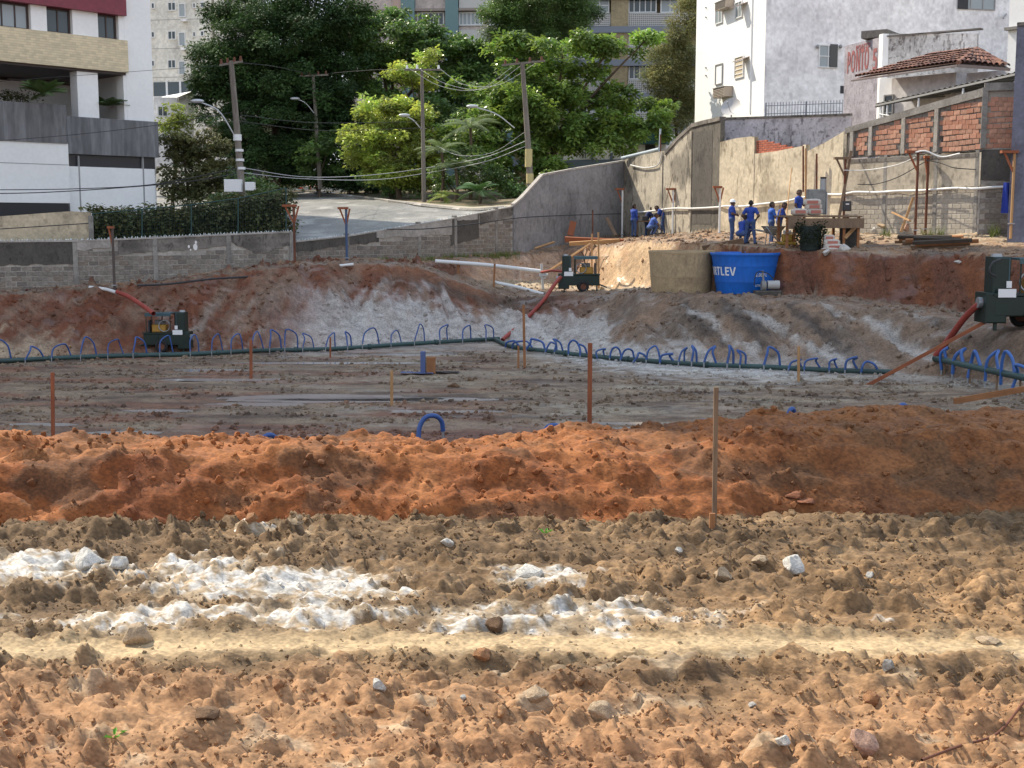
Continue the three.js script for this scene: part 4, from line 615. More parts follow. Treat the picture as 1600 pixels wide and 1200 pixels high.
// ---------- street ----------
{
  // road: between the block wall and the far kerb, which climbs from lower right to upper left
  const kerb = [[880, 338], [800, 334], [740, 331], [690, 327], [640, 321], [600, 315], [550, 309], [500, 304.5], [450, 303], [380, 300], [300, 299], [200, 300]].map(([px, py]) => onG(px, py, 68));
  const asphalt = std({ map: tex(512, 512, (u, v) => { const m = 122 + 60 * (tn(u, v, 4, 5, 501) - .5) + 60 * (tn(u, v, 128, 2, 505) - .5) + 30 * sstep(.55, .75, tn(u, v, 6, 4, 509)); return [m, m * .99, m * .96]; }, 7), roughness: .5, bumpMap: bumpTex, bumpScale: .01 });
  const nx = 60, nd = 24, pos = [], uv = [], idx = [];
  for (let i = 0; i <= nx; i++) {
    const s = i / nx * (kerb.length - 1), k = Math.min(kerb.length - 2, Math.floor(s)), far = kerb[k].clone().lerp(kerb[k + 1], s - k), u = far.x / -far.z, wd = wallDepth(u) + .32;
    for (let j = 0; j <= nd; j++) { const D = lerp(wd, -far.z, j / nd), x = u * D; pos.push(x, groundH(x, D) + .05, -D); uv.push(x, D); }
  }
  for (let i = 0; i < nx; i++) for (let j = 0; j < nd; j++) { const a = i * (nd + 1) + j; idx.push(a, a + 1, a + nd + 1, a + 1, a + nd + 2, a + nd + 1); }
  const g = new THREE.BufferGeometry(); g.setAttribute('position', new THREE.Float32BufferAttribute(pos, 3)); g.setAttribute('uv', new THREE.Float32BufferAttribute(uv, 2)); g.setIndex(idx); g.computeVertexNormals();
  mesh('road', g, asphalt).userData.kind = 'structure';
  const kp = kerb.map((p) => p.clone().setY(p.y + .06)); const path = new THREE.CatmullRomCurve3(kp), N = 46, parent = new THREE.Group(); parent.name = 'kerb'; parent.userData.kind = 'structure'; scene.add(parent);
  for (let i = 0; i < N; i++) { const a = path.getPoint(i / N), b = path.getPoint((i + .97) / N); mesh('kerb_stone', beam(a, b, .16, .2), i % 5 ? concreteMat : coatPaleMat, parent); }
  const off = kerb.map((p) => V(p.x, 0, p.z)), side = []; const si = [];
  kerb.forEach((p, i) => { for (const w of [.15, 1.6]) { const d = p.clone().setY(0).normalize(), x = p.x + d.x * w, D = -p.z - d.z * w; side.push(x, groundH(x, D) + .12, -D); } if (i) { const a = i * 2; si.push(a - 2, a - 1, a, a - 1, a + 1, a); } });
  const pg = new THREE.BufferGeometry(); pg.setAttribute('position', new THREE.Float32BufferAttribute(side, 3)); pg.setIndex(si); pg.computeVertexNormals(); mesh('pavement', pg, std({ color: lin(.36, .32, .25), roughness: .95, side: THREE.DoubleSide })).userData.kind = 'structure';
}
// ---------- plants ----------
function leafClump(n, len, wid, R, seed, droop = .3, up = .5) {
  const pos = [], nor = []; let s = seed; const r = () => hash2(s++, seed, 77);
  for (let i = 0; i < n; i++) {
    const th = r() * 6.283, ph = Math.acos(1 - 2 * r()), rad = R * Math.cbrt(r()), c = V(Math.sin(ph) * Math.cos(th), Math.cos(ph) * .8, Math.sin(ph) * Math.sin(th)).multiplyScalar(rad);
    const dir = V(Math.cos(th) + (r() - .5), (r() - .5) * .8 - droop * .6, Math.sin(th) + (r() - .5)).normalize(), N = V((r() - .5) * 1.4, up + r(), (r() - .5) * 1.4).normalize(), side = dir.clone().cross(N).normalize(), nn = side.clone().cross(dir).normalize(), L = len * (.7 + .6 * r()), W = wid * (.7 + .6 * r());
    const a = c, m = c.clone().addScaledVector(dir, L * .5).addScaledVector(nn, L * .08), e = c.clone().addScaledVector(dir, L).addScaledVector(nn, -L * .06), l = m.clone().addScaledVector(side, W * .5).addScaledVector(nn, W * .12), q = m.clone().addScaledVector(side, -W * .5).addScaledVector(nn, W * .12);
    for (const t of [[a, q, m], [a, m, l], [m, q, e], [m, e, l]]) { const fn = t[1].clone().sub(t[0]).cross(t[2].clone().sub(t[0])).normalize(); for (const p of t) { pos.push(p.x, p.y, p.z); nor.push(fn.x, fn.y, fn.z); } }
  }
  const g = new THREE.BufferGeometry(); g.setAttribute('position', new THREE.Float32BufferAttribute(pos, 3)); g.setAttribute('normal', new THREE.Float32BufferAttribute(nor, 3)); return g;
}
const leafMat = (r, g, b, rough = .55, tr = .25) => new THREE.MeshPhysicalMaterial({ color: lin(r, g, b), roughness: .95, transmission: tr, thickness: 0, side: THREE.DoubleSide, specularIntensity: .3, clearcoat: rough < .45 ? .9 : .25, clearcoatRoughness: Math.max(.22, rough * .8) });
const clumps = { small: leafClump(30, .2, .1, .42, 11), mid: leafClump(22, .3, .16, .45, 21), broad: leafClump(14, .42, .22, .5, 31, .1, 1.1), fine: leafClump(36, .16, .05, .45, 41), bush: leafClump(20, .16, .09, .28, 51), hedge: leafClump(16, .12, .08, .2, 61) };
const lm = { dark: leafMat(.05, .105, .03), mid: leafMat(.15, .27, .06, .4, .45), bright: leafMat(.4, .5, .09, .34, .55), almond: leafMat(.21, .34, .06, .32, .5), olive: leafMat(.32, .34, .15, .6, .45), bush: leafMat(.12, .21, .05, .35, .45), yellow: leafMat(.24, .3, .05, .5, .45), hedge: leafMat(.12, .135, .05), palm: leafMat(.15, .21, .07, .35, .4) };
const barkMat = std({ map: plasterTex([96, 82, 66], [54, 46, 38], .9, .6, 521, 2), roughness: .95, bumpMap: bumpTex, bumpScale: .03 });
// lobes: [px, py, depth, half width px, half height px]
function crown(parent, clump, mat, lobes, density, size, o = {}) {
  const mats = [], cols = [], q = new THREE.Quaternion(), e = new THREE.Euler(), base = parent.position, col = new THREE.Color();
  for (const [px, py, D, rx, ry] of lobes) {
    const c = P(px, py, D), k = D / FOC, a = rx * k, b = ry * k, d = (o.deep ?? .9) * Math.min(a, Math.max(b * 1.6, a * .6)), n = Math.round(density * (a * b + b * d + a * d) * 1.4);
    const C = []; for (let i = 0; i < Math.max(5, n / 11); i++) { const th = rnd() * 6.283, cz = 1 - 2 * rnd(), sz = Math.sqrt(1 - cz * cz), nn = fbm(c.x + sz * Math.cos(th) * a * .6, c.y + cz * b * .6, c.z + px + sz * Math.sin(th) * d * .6, 2), r = Math.pow(rnd(), .3) * (1.02 + .75 * nn); if (cz < -.35 && rnd() < (o.thin ?? .45)) continue; C.push([sz * Math.cos(th) * r * a, cz * r * b, sz * Math.sin(th) * r * d, rr(.55, 1.25)]); }
    const sp = Math.min(.75, .3 + .12 * Math.min(a, b)) * (o.spread ?? 1);
    for (let i = 0; i < n; i++) {
      const k0 = C[Math.floor(rnd() * C.length)], dx = (k0[0] + sp * (rnd() + rnd() - 1) * 1.3) / a, dy = (k0[1] + sp * (rnd() + rnd() - 1) * .8) / b, dz = (k0[2] + sp * (rnd() + rnd() - 1) * 1.3) / d, r = 1;
      e.set(rr(-.5, .5), rnd() * 6.283, rr(-.5, .5)); const s = size * rr(.65, 1.3); mats.push(new THREE.Matrix4().compose(V(c.x + dx * a * r - base.x, c.y + dy * b * r - base.y, c.z + dz * d * r - base.z), q.setFromEuler(e), V(s, s, s)));
      const t = rr(.75, 1.25) * k0[3], y = rr(-.12, .2) + (o.warm ?? 0); cols.push([t * (1 + y), t, t * (1 - y * .6)]);
    }
  }
  const im = new THREE.InstancedMesh(clump, mat, mats.length); mats.forEach((m, i) => { im.setMatrixAt(i, m); im.setColorAt(i, col.setRGB(...cols[i])); }); im.name = 'crown'; im.userData.kind = 'stuff'; im.castShadow = im.receiveShadow = true; parent.add(im); return im;
}
function trunkOf(parent, base, lobes, r, bend = .4) {
  const top = P(lobes[0][0], lobes[0][1], lobes[0][2]), L = (p) => p.clone().sub(parent.position), fork = base.clone().lerp(top, .5); fork.x += bend * rr(-1, 1);
  const pts = [L(base).add(V(0, -.4, 0)), L(base.clone().lerp(fork, .5)).add(V(rr(-.2, .2), 0, rr(-.2, .2))), L(fork)];
  const g = tapered(pts, r, r * .65); mesh('trunk', g, barkMat, parent);
  for (const l of lobes.slice(0, 9)) { const e = P(l[0], l[1], l[2]), m = fork.clone().lerp(e, .5); m.y += rr(0, .4); mesh('limb', tapered([L(fork), L(m), L(e)], r * .5, r * .14), barkMat, parent); }
}
function tapered(pts, r0, r1, seg = 10, rad = 7) { const c = new THREE.CatmullRomCurve3(pts), g = new THREE.TubeGeometry(c, seg, 1, rad), p = g.attributes.position; for (let i = 0; i <= seg; i++) { const ctr = c.getPointAt(i / seg), r = lerp(r0, r1, i / seg); for (let j = 0; j <= rad; j++) { const k = i * (rad + 1) + j, v = V(p.getX(k), p.getY(k), p.getZ(k)).sub(ctr).multiplyScalar(r).add(ctr); p.setXYZ(k, v.x, v.y, v.z); } } g.computeVertexNormals(); return g; }
const groundAt = (px, D) => { const q = P(px, 330, D); q.y = groundH(q.x, D); return q; };
function tree(name, label, px, D, lobes, kind, mat, density, size, r = .25, o = {}, group = 'trees behind the street') {
  const b = groundAt(px, D), t = thing(name, label, 'tree', b, 0, group); trunkOf(t, b, lobes, r); crown(t, clumps[kind], mat, lobes, density, size, o); return t;
}
tree('shade_tree', 'tall dense dark green tree left of the street behind the utility poles', 430, 94, [[430, 70, 94, 110, 75], [370, 100, 93, 62, 50], [345, 130, 92, 45, 32], [470, 150, 93, 90, 60], [420, 200, 92, 75, 50], [500, 40, 95, 80, 60], [400, 20, 95, 70, 45], [380, 215, 92, 50, 35], [320, 118, 92, 25, 16], [455, 245, 92, 60, 34], [385, 250, 93, 55, 26], [520, 110, 94, 60, 60], [530, 190, 95, 55, 50], [350, 180, 92, 40, 40], [470, 160, 97, 70, 60], [420, 110, 97, 90, 60], [500, 230, 97, 60, 40], [450, 150, 95, 40, 35], [460, 160, 99, 45, 40]], 'small', lm.dark, 13, 1.15, .4);
tree('shade_tree', 'dark green tree in the centre in front of the pink apartment block', 610, 99, [[620, 70, 99, 75, 50], [570, 100, 98, 60, 60], [690, 95, 99, 65, 42], [660, 150, 98, 75, 50], [560, 180, 97, 60, 55], [735, 105, 99, 38, 35], [590, 30, 100, 45, 25], [540, 60, 99, 45, 45], [745, 150, 98, 40, 40], [700, 66, 99, 55, 26], [745, 90, 99, 34, 36], [770, 130, 98, 30, 30], [690, 190, 96, 60, 40], [755, 190, 96, 40, 30]], 'mid', lm.mid, 9, 1.0, .35);
tree('street_tree', 'bright sunlit green tree with a rounded crown beside the road', 625, 84, [[600, 180, 84, 52, 32], [570, 215, 83.5, 36, 44], [640, 185, 84, 42, 34], [606, 250, 83.5, 42, 42], [655, 215, 84, 36, 34], [625, 280, 83.5, 40, 28], [660, 260, 83.5, 34, 34], [580, 265, 84, 30, 30]], 'mid', lm.bright, 18, .75, .22);
tree('street_tree', 'slender tree with light leaf tufts above the rounded bright tree', 655, 88, [[640, 105, 88, 36, 24], [655, 125, 88, 26, 20], [625, 120, 88, 22, 16], [668, 90, 88, 22, 14]], 'mid', lm.bright, 9, .75, .14);
tree('almond_tree', 'spreading glossy almond tree with flat tiers of leaves above the grey wall', 872, 85, [[850, 150, 85, 78, 26], [880, 78, 85, 78, 18], [955, 72, 85, 58, 13], [1010, 62, 85, 30, 9], [830, 115, 85, 52, 22], [765, 185, 84, 70, 26], [930, 158, 85, 75, 20], [965, 192, 85, 80, 20], [850, 200, 84, 88, 26], [765, 235, 83.5, 82, 28], [900, 228, 84, 90, 20], [1000, 212, 85, 52, 15], [830, 268, 83.5, 68, 26], [745, 140, 86, 34, 18], [1040, 175, 86, 28, 12], [800, 75, 86, 30, 20], [820, 165, 83, 70, 30], [735, 205, 83, 44, 30], [905, 110, 85, 50, 16]], 'broad', lm.almond, 15, .8, .3, { deep: 1.0, thin: .6 });
tree('street_tree', 'tall tree with drooping foliage rising past the top of the picture', 838, 97, [[838, 5, 97, 72, 40], [800, 50, 96.5, 32, 24], [880, 45, 97, 36, 20], [815, 85, 96, 26, 22], [850, -40, 97, 60, 30], [790, 25, 96.5, 34, 26], [905, 20, 97, 30, 26], [845, 70, 96, 36, 26]], 'fine', lm.bush, 30, 1.3, .22);
tree('street_tree', 'pale olive tree squeezed beside the bright white building', 1055, 90, [[1050, 85, 90, 34, 34], [1035, 120, 90, 30, 32], [1062, 150, 90, 28, 36], [1072, 50, 90, 20, 40], [1050, 185, 90, 34, 16], [1080, 10, 90, 14, 30]], 'fine', lm.olive, 30, 1.25, .15);
tree('street_tree', 'small round tree with pale flecked leaves in the shade behind the road', 500, 90, [[498, 235, 90, 38, 32], [520, 215, 90, 30, 24], [480, 255, 90, 26, 22]], 'mid', lm.mid, 10, .7, .1);
function shrub(name, label, px, D, lobes, kind, mat, density, size, category = 'shrub', group = 'shrubs') { const b = groundAt(px, D), t = thing(name, label, category, b, 0, group); crown(t, clumps[kind], mat, lobes, density, size, { thin: .1 }); for (let i = 0; i < 3; i++) { const e = P(lobes[0][0] + rr(-6, 6), lobes[0][1], D).sub(b); mesh('stem', tapered([V(rr(-.2, .2), -.2, rr(-.2, .2)), e.clone().multiplyScalar(.5), e], .05, .02, 6, 5), barkMat, t); } return t; }
shrub('shrub', 'dark undergrowth shrub behind the traffic cone', 545, 92, [[545, 262, 92, 40, 34], [520, 280, 92, 26, 16]], 'bush', lm.dark, 14, 1.3);
shrub('shrub', 'broad dark shrub under the tall dense tree behind the distant pole', 500, 97, [[490, 275, 97, 46, 22], [540, 262, 98, 46, 36], [575, 285, 96, 34, 18], [455, 285, 96, 40, 14]], 'bush', lm.dark, 14, 1.4);
shrub('shrub', 'dark shrub in the shade at the left end of the street', 425, 94, [[415, 262, 94, 45, 22], [450, 270, 94, 30, 18]], 'bush', lm.dark, 14, 1.3);
shrub('shrub', 'dark shrub at the foot of the rounded bright tree', 615, 86, [[605, 290, 86, 42, 22], [650, 290, 85, 30, 24]], 'bush', lm.mid, 14, 1.2);
shrub('shrub', 'leafy shrub between the palms and the sloping block wall', 720, 79, [[700, 285, 79, 40, 30], [745, 265, 79, 42, 36], [785, 290, 78, 34, 26]], 'mid', lm.bush, 11, .7);
shrub('shrub', 'dense shrub right of the leaning concrete pole', 850, 77, [[855, 285, 77, 38, 24], [815, 300, 77, 20, 14]], 'mid', lm.bush, 11, .7);
shrub('garden_shrub', 'yellow green flowering shrub beside the corner of the white tower', 272, 76, [[275, 180, 76, 26, 20], [258, 192, 76, 16, 12], [290, 200, 76, 18, 16]], 'bush', lm.yellow, 16, 1.1);
shrub('garden_shrub', 'tall dark garden shrub between the white tower and the leaning pole', 300, 74, [[280, 225, 74, 34, 28], [320, 240, 74, 34, 34], [290, 275, 73.5, 42, 34], [345, 285, 73, 34, 30]], 'bush', lm.hedge, 26, 1.3);
shrub('garden_shrub', 'bright green vine shrub around the leaning utility pole', 385, 68, [[385, 290, 67.5, 36, 22], [405, 310, 67, 30, 18], [352, 318, 66.5, 34, 20], [420, 300, 67, 20, 16]], 'bush', lm.bush, 16, 1.1);
// clipped hedge behind the wire fence
{
  const g = thing('hedge', 'long dark hedge behind the wire fence above the left wall', 'hedge', V(-16, 3.9, -57)), lobes = []; for (let i = 0; i <= 16; i++) { const t = i / 16, px = lerp(150, 438, t), top = lerp(330, 302, Math.max(0, (t - .45) / .55)); for (let y = top; y < 384; y += 12) lobes.push([px, y + 7, lerp(55.6, 59.8, t), 14, 10]); }
  crown(g, clumps.hedge, lm.hedge, lobes, 30, 1.5, { deep: 1.2, thin: 0 });
  const soilb = std({ color: lin(.05, .045, .03) }); mesh('stems', merge(Array.from({ length: 26 }, (_, i) => { const q = P(lerp(150, 438, i / 25), 350, lerp(55.6, 59.8, i / 25)); return rod(V(q.x + 16, -.2, q.z + 57), V(q.x + 16.1, 1, q.z + 57), .03, .02, 5); })), soilb, g).userData.kind = 'stuff';
}
{ // wire fence
  const green = std({ color: lin(.02, .055, .05), roughness: .7 }), g = thing('wire_fence', 'dark green wire mesh fence in front of the hedge', 'fence', V(-18, 3, -60)), A = [[145, 334, 376, 54.8], [222, 327, 374, 55.6], [299, 320, 370, 56.4], [372, 310, 368, 57.4], [447, 294, 366, 58.6]].map(([px, t, b, D]) => ({ t: P(px, t, D).sub(V(-18, 3, -60)), b: P(px, b + 6, D).sub(V(-18, 3, -60)) }));
  for (const p of A) mesh('post', rod(p.b, p.t, .035), green, g); const wires = [];
  for (let i = 0; i < A.length - 1; i++) { mesh('top_rail', rod(A[i].t, A[i + 1].t, .025), green, g); for (let k = 0; k < 20; k++) { const s = k / 20; wires.push(rod(A[i].b.clone().lerp(A[i + 1].b, s), A[i].t.clone().lerp(A[i + 1].t, s), .006, .006, 3)); } for (let k = 1; k < 12; k++) wires.push(rod(A[i].b.clone().lerp(A[i].t, k / 12), A[i + 1].b.clone().lerp(A[i + 1].t, k / 12), .006, .006, 3)); }
  mesh('wire_mesh', merge(wires), green, g).userData.kind = 'stuff';
}
{ // low board-marked garden wall left of the hedge
  const f = frame(plan(-60, 350, 52.6), plan(142, 350, 54.6)), g = f.thing('garden_wall', 'low cream garden wall with a dark joint below the white tower', 'wall', 3.4), m = std({ map: plasterTex([186, 172, 146], [120, 108, 92], .7, .4, 531, 6) }), t = (a, b) => { const h = f.hit(a, b); return [h[0], h[1] - 3.4]; };
  mesh('wall_panel', poly([[0, 0], [f.L, 0], t(142, 332), t(110, 330), t(0, 338), t(-60, 342)], .2), m, g); mesh('joint', poly([t(-60, 361), t(142, 348), t(142, 349.4), t(-60, 362.4)], .1).translate(0, 0, .004), darkRoom, g); mesh('end_post', box(.2, 1.9, .26, f.L, 1.0, -.1), concreteMat, g);
}
// palms
function palm(name, label, px, py, D, n, len, rise, mat, group, width = .03, flop = .55) {
  const top = P(px, py, D), gy = groundAt(px, D), base = rise ? V(gy.x, gy.y, gy.z) : top, t = thing(name, label, 'palm', base, 0, group), off = top.clone().sub(base);
  if (rise) mesh('trunk', tapered([V(0, -.3, 0), off.clone().multiplyScalar(.5).add(V(.1, 0, 0)), off], .12, .08), barkMat, t);
  for (let i = 0; i < n; i++) {
    const a = i / n * 6.283 + rr(-.2, .2), el = rr(.15, 1.1), pts = []; for (let k = 0; k <= 6; k++) { const s = k / 6; pts.push(V(Math.cos(a) * len * s * Math.cos(el * (1 - s * .3)), len * (Math.sin(el) * s - flop * s * s), Math.sin(a) * len * s * Math.cos(el * (1 - s * .3))).add(off)); }
    const curve = new THREE.CatmullRomCurve3(pts), pos = []; const ribs = 22;
    for (let k = 1; k < ribs; k++) { const s = k / ribs, p = curve.getPointAt(s), tan = curve.getTangentAt(s), side = tan.clone().cross(V(0, 1, 0)).normalize(), L = len * .34 * Math.sin(Math.PI * Math.min(1, s * .85 + .12)); for (const sg of [-1, 1]) { const d = side.clone().multiplyScalar(sg).addScaledVector(tan, .7).add(V(0, -.35, 0)).normalize(), w = tan.clone().multiplyScalar(width), e = p.clone().addScaledVector(d, L); for (const v of [p.clone().sub(w), p.clone().add(w), e]) pos.push(v.x, v.y, v.z); } }
    const g = new THREE.BufferGeometry(); g.setAttribute('position', new THREE.Float32BufferAttribute(pos, 3)); g.computeVertexNormals(); const fr = mesh('frond', g, mat, t); mesh('rib', new THREE.TubeGeometry(curve, 8, .014, 4), mat, fr);
  }
}
palm('garden_palm', 'pale drooping palm left of the thin street pole', 690, 235, 78, 12, 1.9, 1, lm.palm, 'palms by the road'); palm('garden_palm', 'tall feathery palm just left of the leaning concrete pole', 735, 200, 80, 13, 2.2, 1, lm.palm, 'palms by the road'); palm('garden_palm', 'low fan of palm fronds behind the sloping block wall', 748, 300, 74, 14, 1.6, 1, leafMat(.07, .16, .04, .4), 'palms by the road'); palm('garden_palm', 'young palm with yellowing fronds at the kerb end', 694, 308, 76, 11, 1.2, 1, lm.yellow, 'palms by the road'); palm('garden_palm', 'palm with grey green fronds above the young palm', 712, 262, 77, 12, 1.6, 1, lm.palm, 'palms by the road');
palm('potted_palm', 'bushy palm standing in the concrete planter of the white tower', 68, 146, 66.4, 24, 1.3, 0, leafMat(.1, .17, .05), 'planter palms', .04, .35); palm('potted_palm', 'small palm between the white columns of the tower', 166, 165, 71.5, 14, 1.3, 0, leafMat(.08, .13, .04), 'planter palms', .04, .35);
shrub('planter_plant', 'low dark plants along the planter edge of the white tower', 30, 69, [[35, 151, 69, 26, 5], [8, 149, 69, 12, 6]], 'hedge', lm.hedge, 22, 1.2, 'plant', 'planter plants');
// grass and weeds at the foot of the walls: too many blades to count
{
  const pos = [], blade = (x, y, z, h, w, a) => { const c = Math.cos(a), s = Math.sin(a), l = h * rr(.2, .7); pos.push(x - c * w, y, z - s * w, x + c * w, y, z + s * w, x - s * l, y + h, z + c * l); };
  for (const [x0, x1, py, n, h, dw] of [[650, 800, 395, 900, .28, .5], [770, 812, 392, 200, .3, .5], [590, 640, 402, 120, .2, .6], [1440, 1475, 362, 260, .5, .4], [1375, 1392, 360, 90, .35, .3], [1548, 1562, 345, 90, .6, .3]]) for (let i = 0; i < n; i++) { const px = rr(x0, x1), u = (px - 800) / FOC / 1.008, D = wallDepth(u) - rr(.1, dw + .4), x = u * D; if (n3(x * 1.7, D, 4) < -.1) continue; blade(x, groundH(x, D) - .02, -D, h * rr(.4, 1.2), .012, rnd() * 6.28); }
  const g = new THREE.BufferGeometry(); g.setAttribute('position', new THREE.Float32BufferAttribute(pos, 3)); g.computeVertexNormals(); const m = mesh('grass', g, leafMat(.15, .19, .045)); m.userData.kind = 'stuff'; tag(m, 'thin yellow green grass and weeds at the foot of the walls', 'grass');
}
// ---------- poles and cables ----------
const poleMat = std({ map: plasterTex([124, 117, 108], [86, 80, 74], .6, .5, 541, 3), roughness: .95 }), lampMat = std({ color: lin(.5, .52, .54), roughness: .4, metalness: .3 }), insMat = std({ color: lin(.7, .72, .72), roughness: .3 });
function pole(label, top, bot, D, r, o) {
  const b = P(...bot, D), t = P(...top, D), g = thing('utility_pole', label, 'pole', b, 0, 'utility poles'), L = (px, py, d = D) => P(px, py, d).sub(b); mesh('shaft', tapered([V(0, -.6, 0), t.clone().sub(b).multiplyScalar(.5), t.clone().sub(b)], r, r * .62, 8, 10), poleMat, g);
  for (const [x0, y0, x1, y1] of o.arms ?? []) { const arm = mesh('crossarm', beam(L(x0, y0), L(x1, y1), .1, .12), poleMat, g); for (const s of o.ins ?? [.08, .35, .65, .92]) mesh('insulator', new THREE.CylinderGeometry(.05, .08, .22, 8).translate(...L(lerp(x0, x1, s), lerp(y0, y1, s)).add(V(0, .16, 0)).toArray()), o.bright ? insMat : rustMat, arm); }
  for (const [a, m, e] of o.lamps ?? []) { const pts = [L(...a), L(...m, D - .3), L(...e, D - .5)]; const q = mesh('lamp_arm', tube(pts, .035, 12, 6), lampMat, g); const h = new THREE.SphereGeometry(.2, 12, 8); h.scale(1.7, .5, .8); h.translate(...pts[2].toArray()); mesh('lamp_head', h, lampMat, q); }
  for (const [x0, y0, x1, y1, mat, dz] of o.boxes ?? []) { const c = L((x0 + x1) / 2, (y0 + y1) / 2), k = D / FOC; mesh('meter_box', cbox((x1 - x0) * k, (y1 - y0) * k, .4, .02).translate(c.x, c.y, c.z + (dz ?? .3)), mat, g); }
  for (const [px, py, hh] of o.bands ?? []) { const c = L(px, py); mesh('band', new THREE.CylinderGeometry(r * 1.02, r * 1.04, hh, 12).translate(c.x, c.y, c.z), o.bandMat ?? steelMat, g); }
  return g;
}
pole('leaning utility pole with street lamp and white meter boxes before the hedge', [361, 95], [384, 366], 63, .2, { arms: [[343, 102, 379, 96]], lamps: [[[368, 214], [340, 172], [308, 158]]], boxes: [[354, 281, 380, 300, whiteFrame, .35], [386, 285, 400, 298, whiteFrame, .3]], bands: [[371, 215, .3], [374, 235, .12], [375, 250, .12], [377, 263, .12], [381, 315, .1], [382, 342, .1]], bandMat: insMat });
pole('thin distant utility pole with a lamp against the dark tree', [489, 116], [500, 282], 90, .16, { arms: [[468, 119, 513, 117]], lamps: [[[494, 181], [476, 160], [461, 154]]] });
pole('thin utility pole with pale insulators in the middle by the palms', [659, 108], [663, 322], 77, .15, { arms: [[632, 109, 690, 109]], ins: [.07, .34, .92], bright: 1, lamps: [[[658, 202], [646, 188], [632, 180]]] });
pole('concrete utility pole with yellow plates behind the grey wall shoulder', [816, 98], [830, 292], 73, .2, { arms: [[784, 102, 852, 95]], lamps: [[[804, 200], [775, 178], [738, 166]]], bands: [[826, 247, 1.0], [828, 279, .55]], bandMat: std({ color: lin(.5, .42, .2), roughness: .8 }) });
const cableMat = std({ color: lin(.03, .03, .032), roughness: .7 }), cablePale = std({ color: lin(.4, .41, .42), roughness: .5 });
function cable(label, pts, r, mat = cableMat, sag = 0) { const v = pts.map(([px, py, D]) => P(px, py, D)); return one('power_cable', label, 'cable', tube(v, r, 40, 5), mat, null, 'overhead cables'); }
cable('overhead cable crossing the white tower at balcony height', [[-40, 223, 60], [120, 210, 61], [248, 195, 62], [366, 175, 63]], .014);
cable('upper of the two thick cables across the white base of the tower', [[-40, 297, 60], [120, 295, 61], [240, 288, 62], [376, 262, 63]], .022); cable('lower of the two thick cables across the white base of the tower', [[-40, 303, 60], [60, 301, 60.5], [180, 294, 61.5], [300, 283, 62.5], [377, 270, 63]], .024);
cable('thin cable from the leaning pole up to the left past the beige band', [[-40, 130, 58], [150, 116, 60], [346, 102, 63]], .01); cable('thin cable running from the leaning pole to the distant pole', [[378, 98, 63], [430, 104, 75], [489, 117, 90]], .012); cable('thin cable from the distant pole to the middle pole', [[490, 117, 90], [570, 110, 84], [637, 108, 77]], .012);
cable('second thin cable low across the dark trees', [[376, 180, 63], [500, 192, 72], [658, 190, 77]], .014); cable('third thin cable low across the dark trees', [[377, 190, 63], [510, 204, 72], [659, 200, 77]], .014);
cable('bright slack cable from the first pale insulator toward the concrete pole', [[637, 106, 77], [690, 135, 75.5], [750, 139, 74], [800, 105, 73]], .011, cablePale); cable('bright slack cable from the second pale insulator toward the concrete pole', [[652, 106, 77], [700, 132, 75.5], [760, 138, 74], [815, 102, 73]], .011, cablePale); cable('bright slack cable from the third pale insulator toward the concrete pole', [[685, 106, 77], [725, 132, 75.5], [780, 132, 74], [840, 97, 73]], .011, cablePale);
cable('upper grey cable sweeping low across the street', [[378, 262, 63], [470, 276, 68], [560, 275, 72], [662, 263, 77], [760, 245, 75], [822, 220, 73]], .018, cablePale); cable('lower grey cable sweeping low across the street', [[379, 270, 63], [470, 279, 68], [580, 281, 72], [662, 271, 77], [760, 252, 75], [823, 228, 73]], .018, cablePale); cable('pale looped cable between the palms and the concrete pole', [[682, 228, 77], [720, 243, 75], [770, 238, 74], [822, 205, 73]], .011, cablePale);
// cone, block sign and bags at the road edge
{
  const c = onG(470, 297, 70), g = thing('traffic_cone', 'orange and white traffic cone on the far side of the road', 'cone', c), or = std({ color: lin(.65, .1, .03), roughness: .6 }); mesh('base', box(.45, .05, .45, 0, .13, 0), or, g); mesh('body', new THREE.CylinderGeometry(.04, .17, .75, 16).translate(0, .52, 0), or, g); mesh('stripe', new THREE.CylinderGeometry(.092, .125, .18, 16).translate(0, .52, 0), whiteFrame, g); mesh('stripe', new THREE.CylinderGeometry(.058, .078, .1, 16).translate(0, .76, 0), whiteFrame, g);
  const s = onG(490, 297, 70), b = thing('barrier_board', 'small white and red barrier board beside the traffic cone', 'barrier', s); mesh('board', cbox(.75, .3, .06, .01).translate(0, .65, 0), whiteFrame, b); for (const x of [-.25, .25]) mesh('leg', box(.07, .6, .07, x, .3, -.05), or, b); mesh('stripe', box(.3, .1, .02, 0, .52, .05), or, b);
}
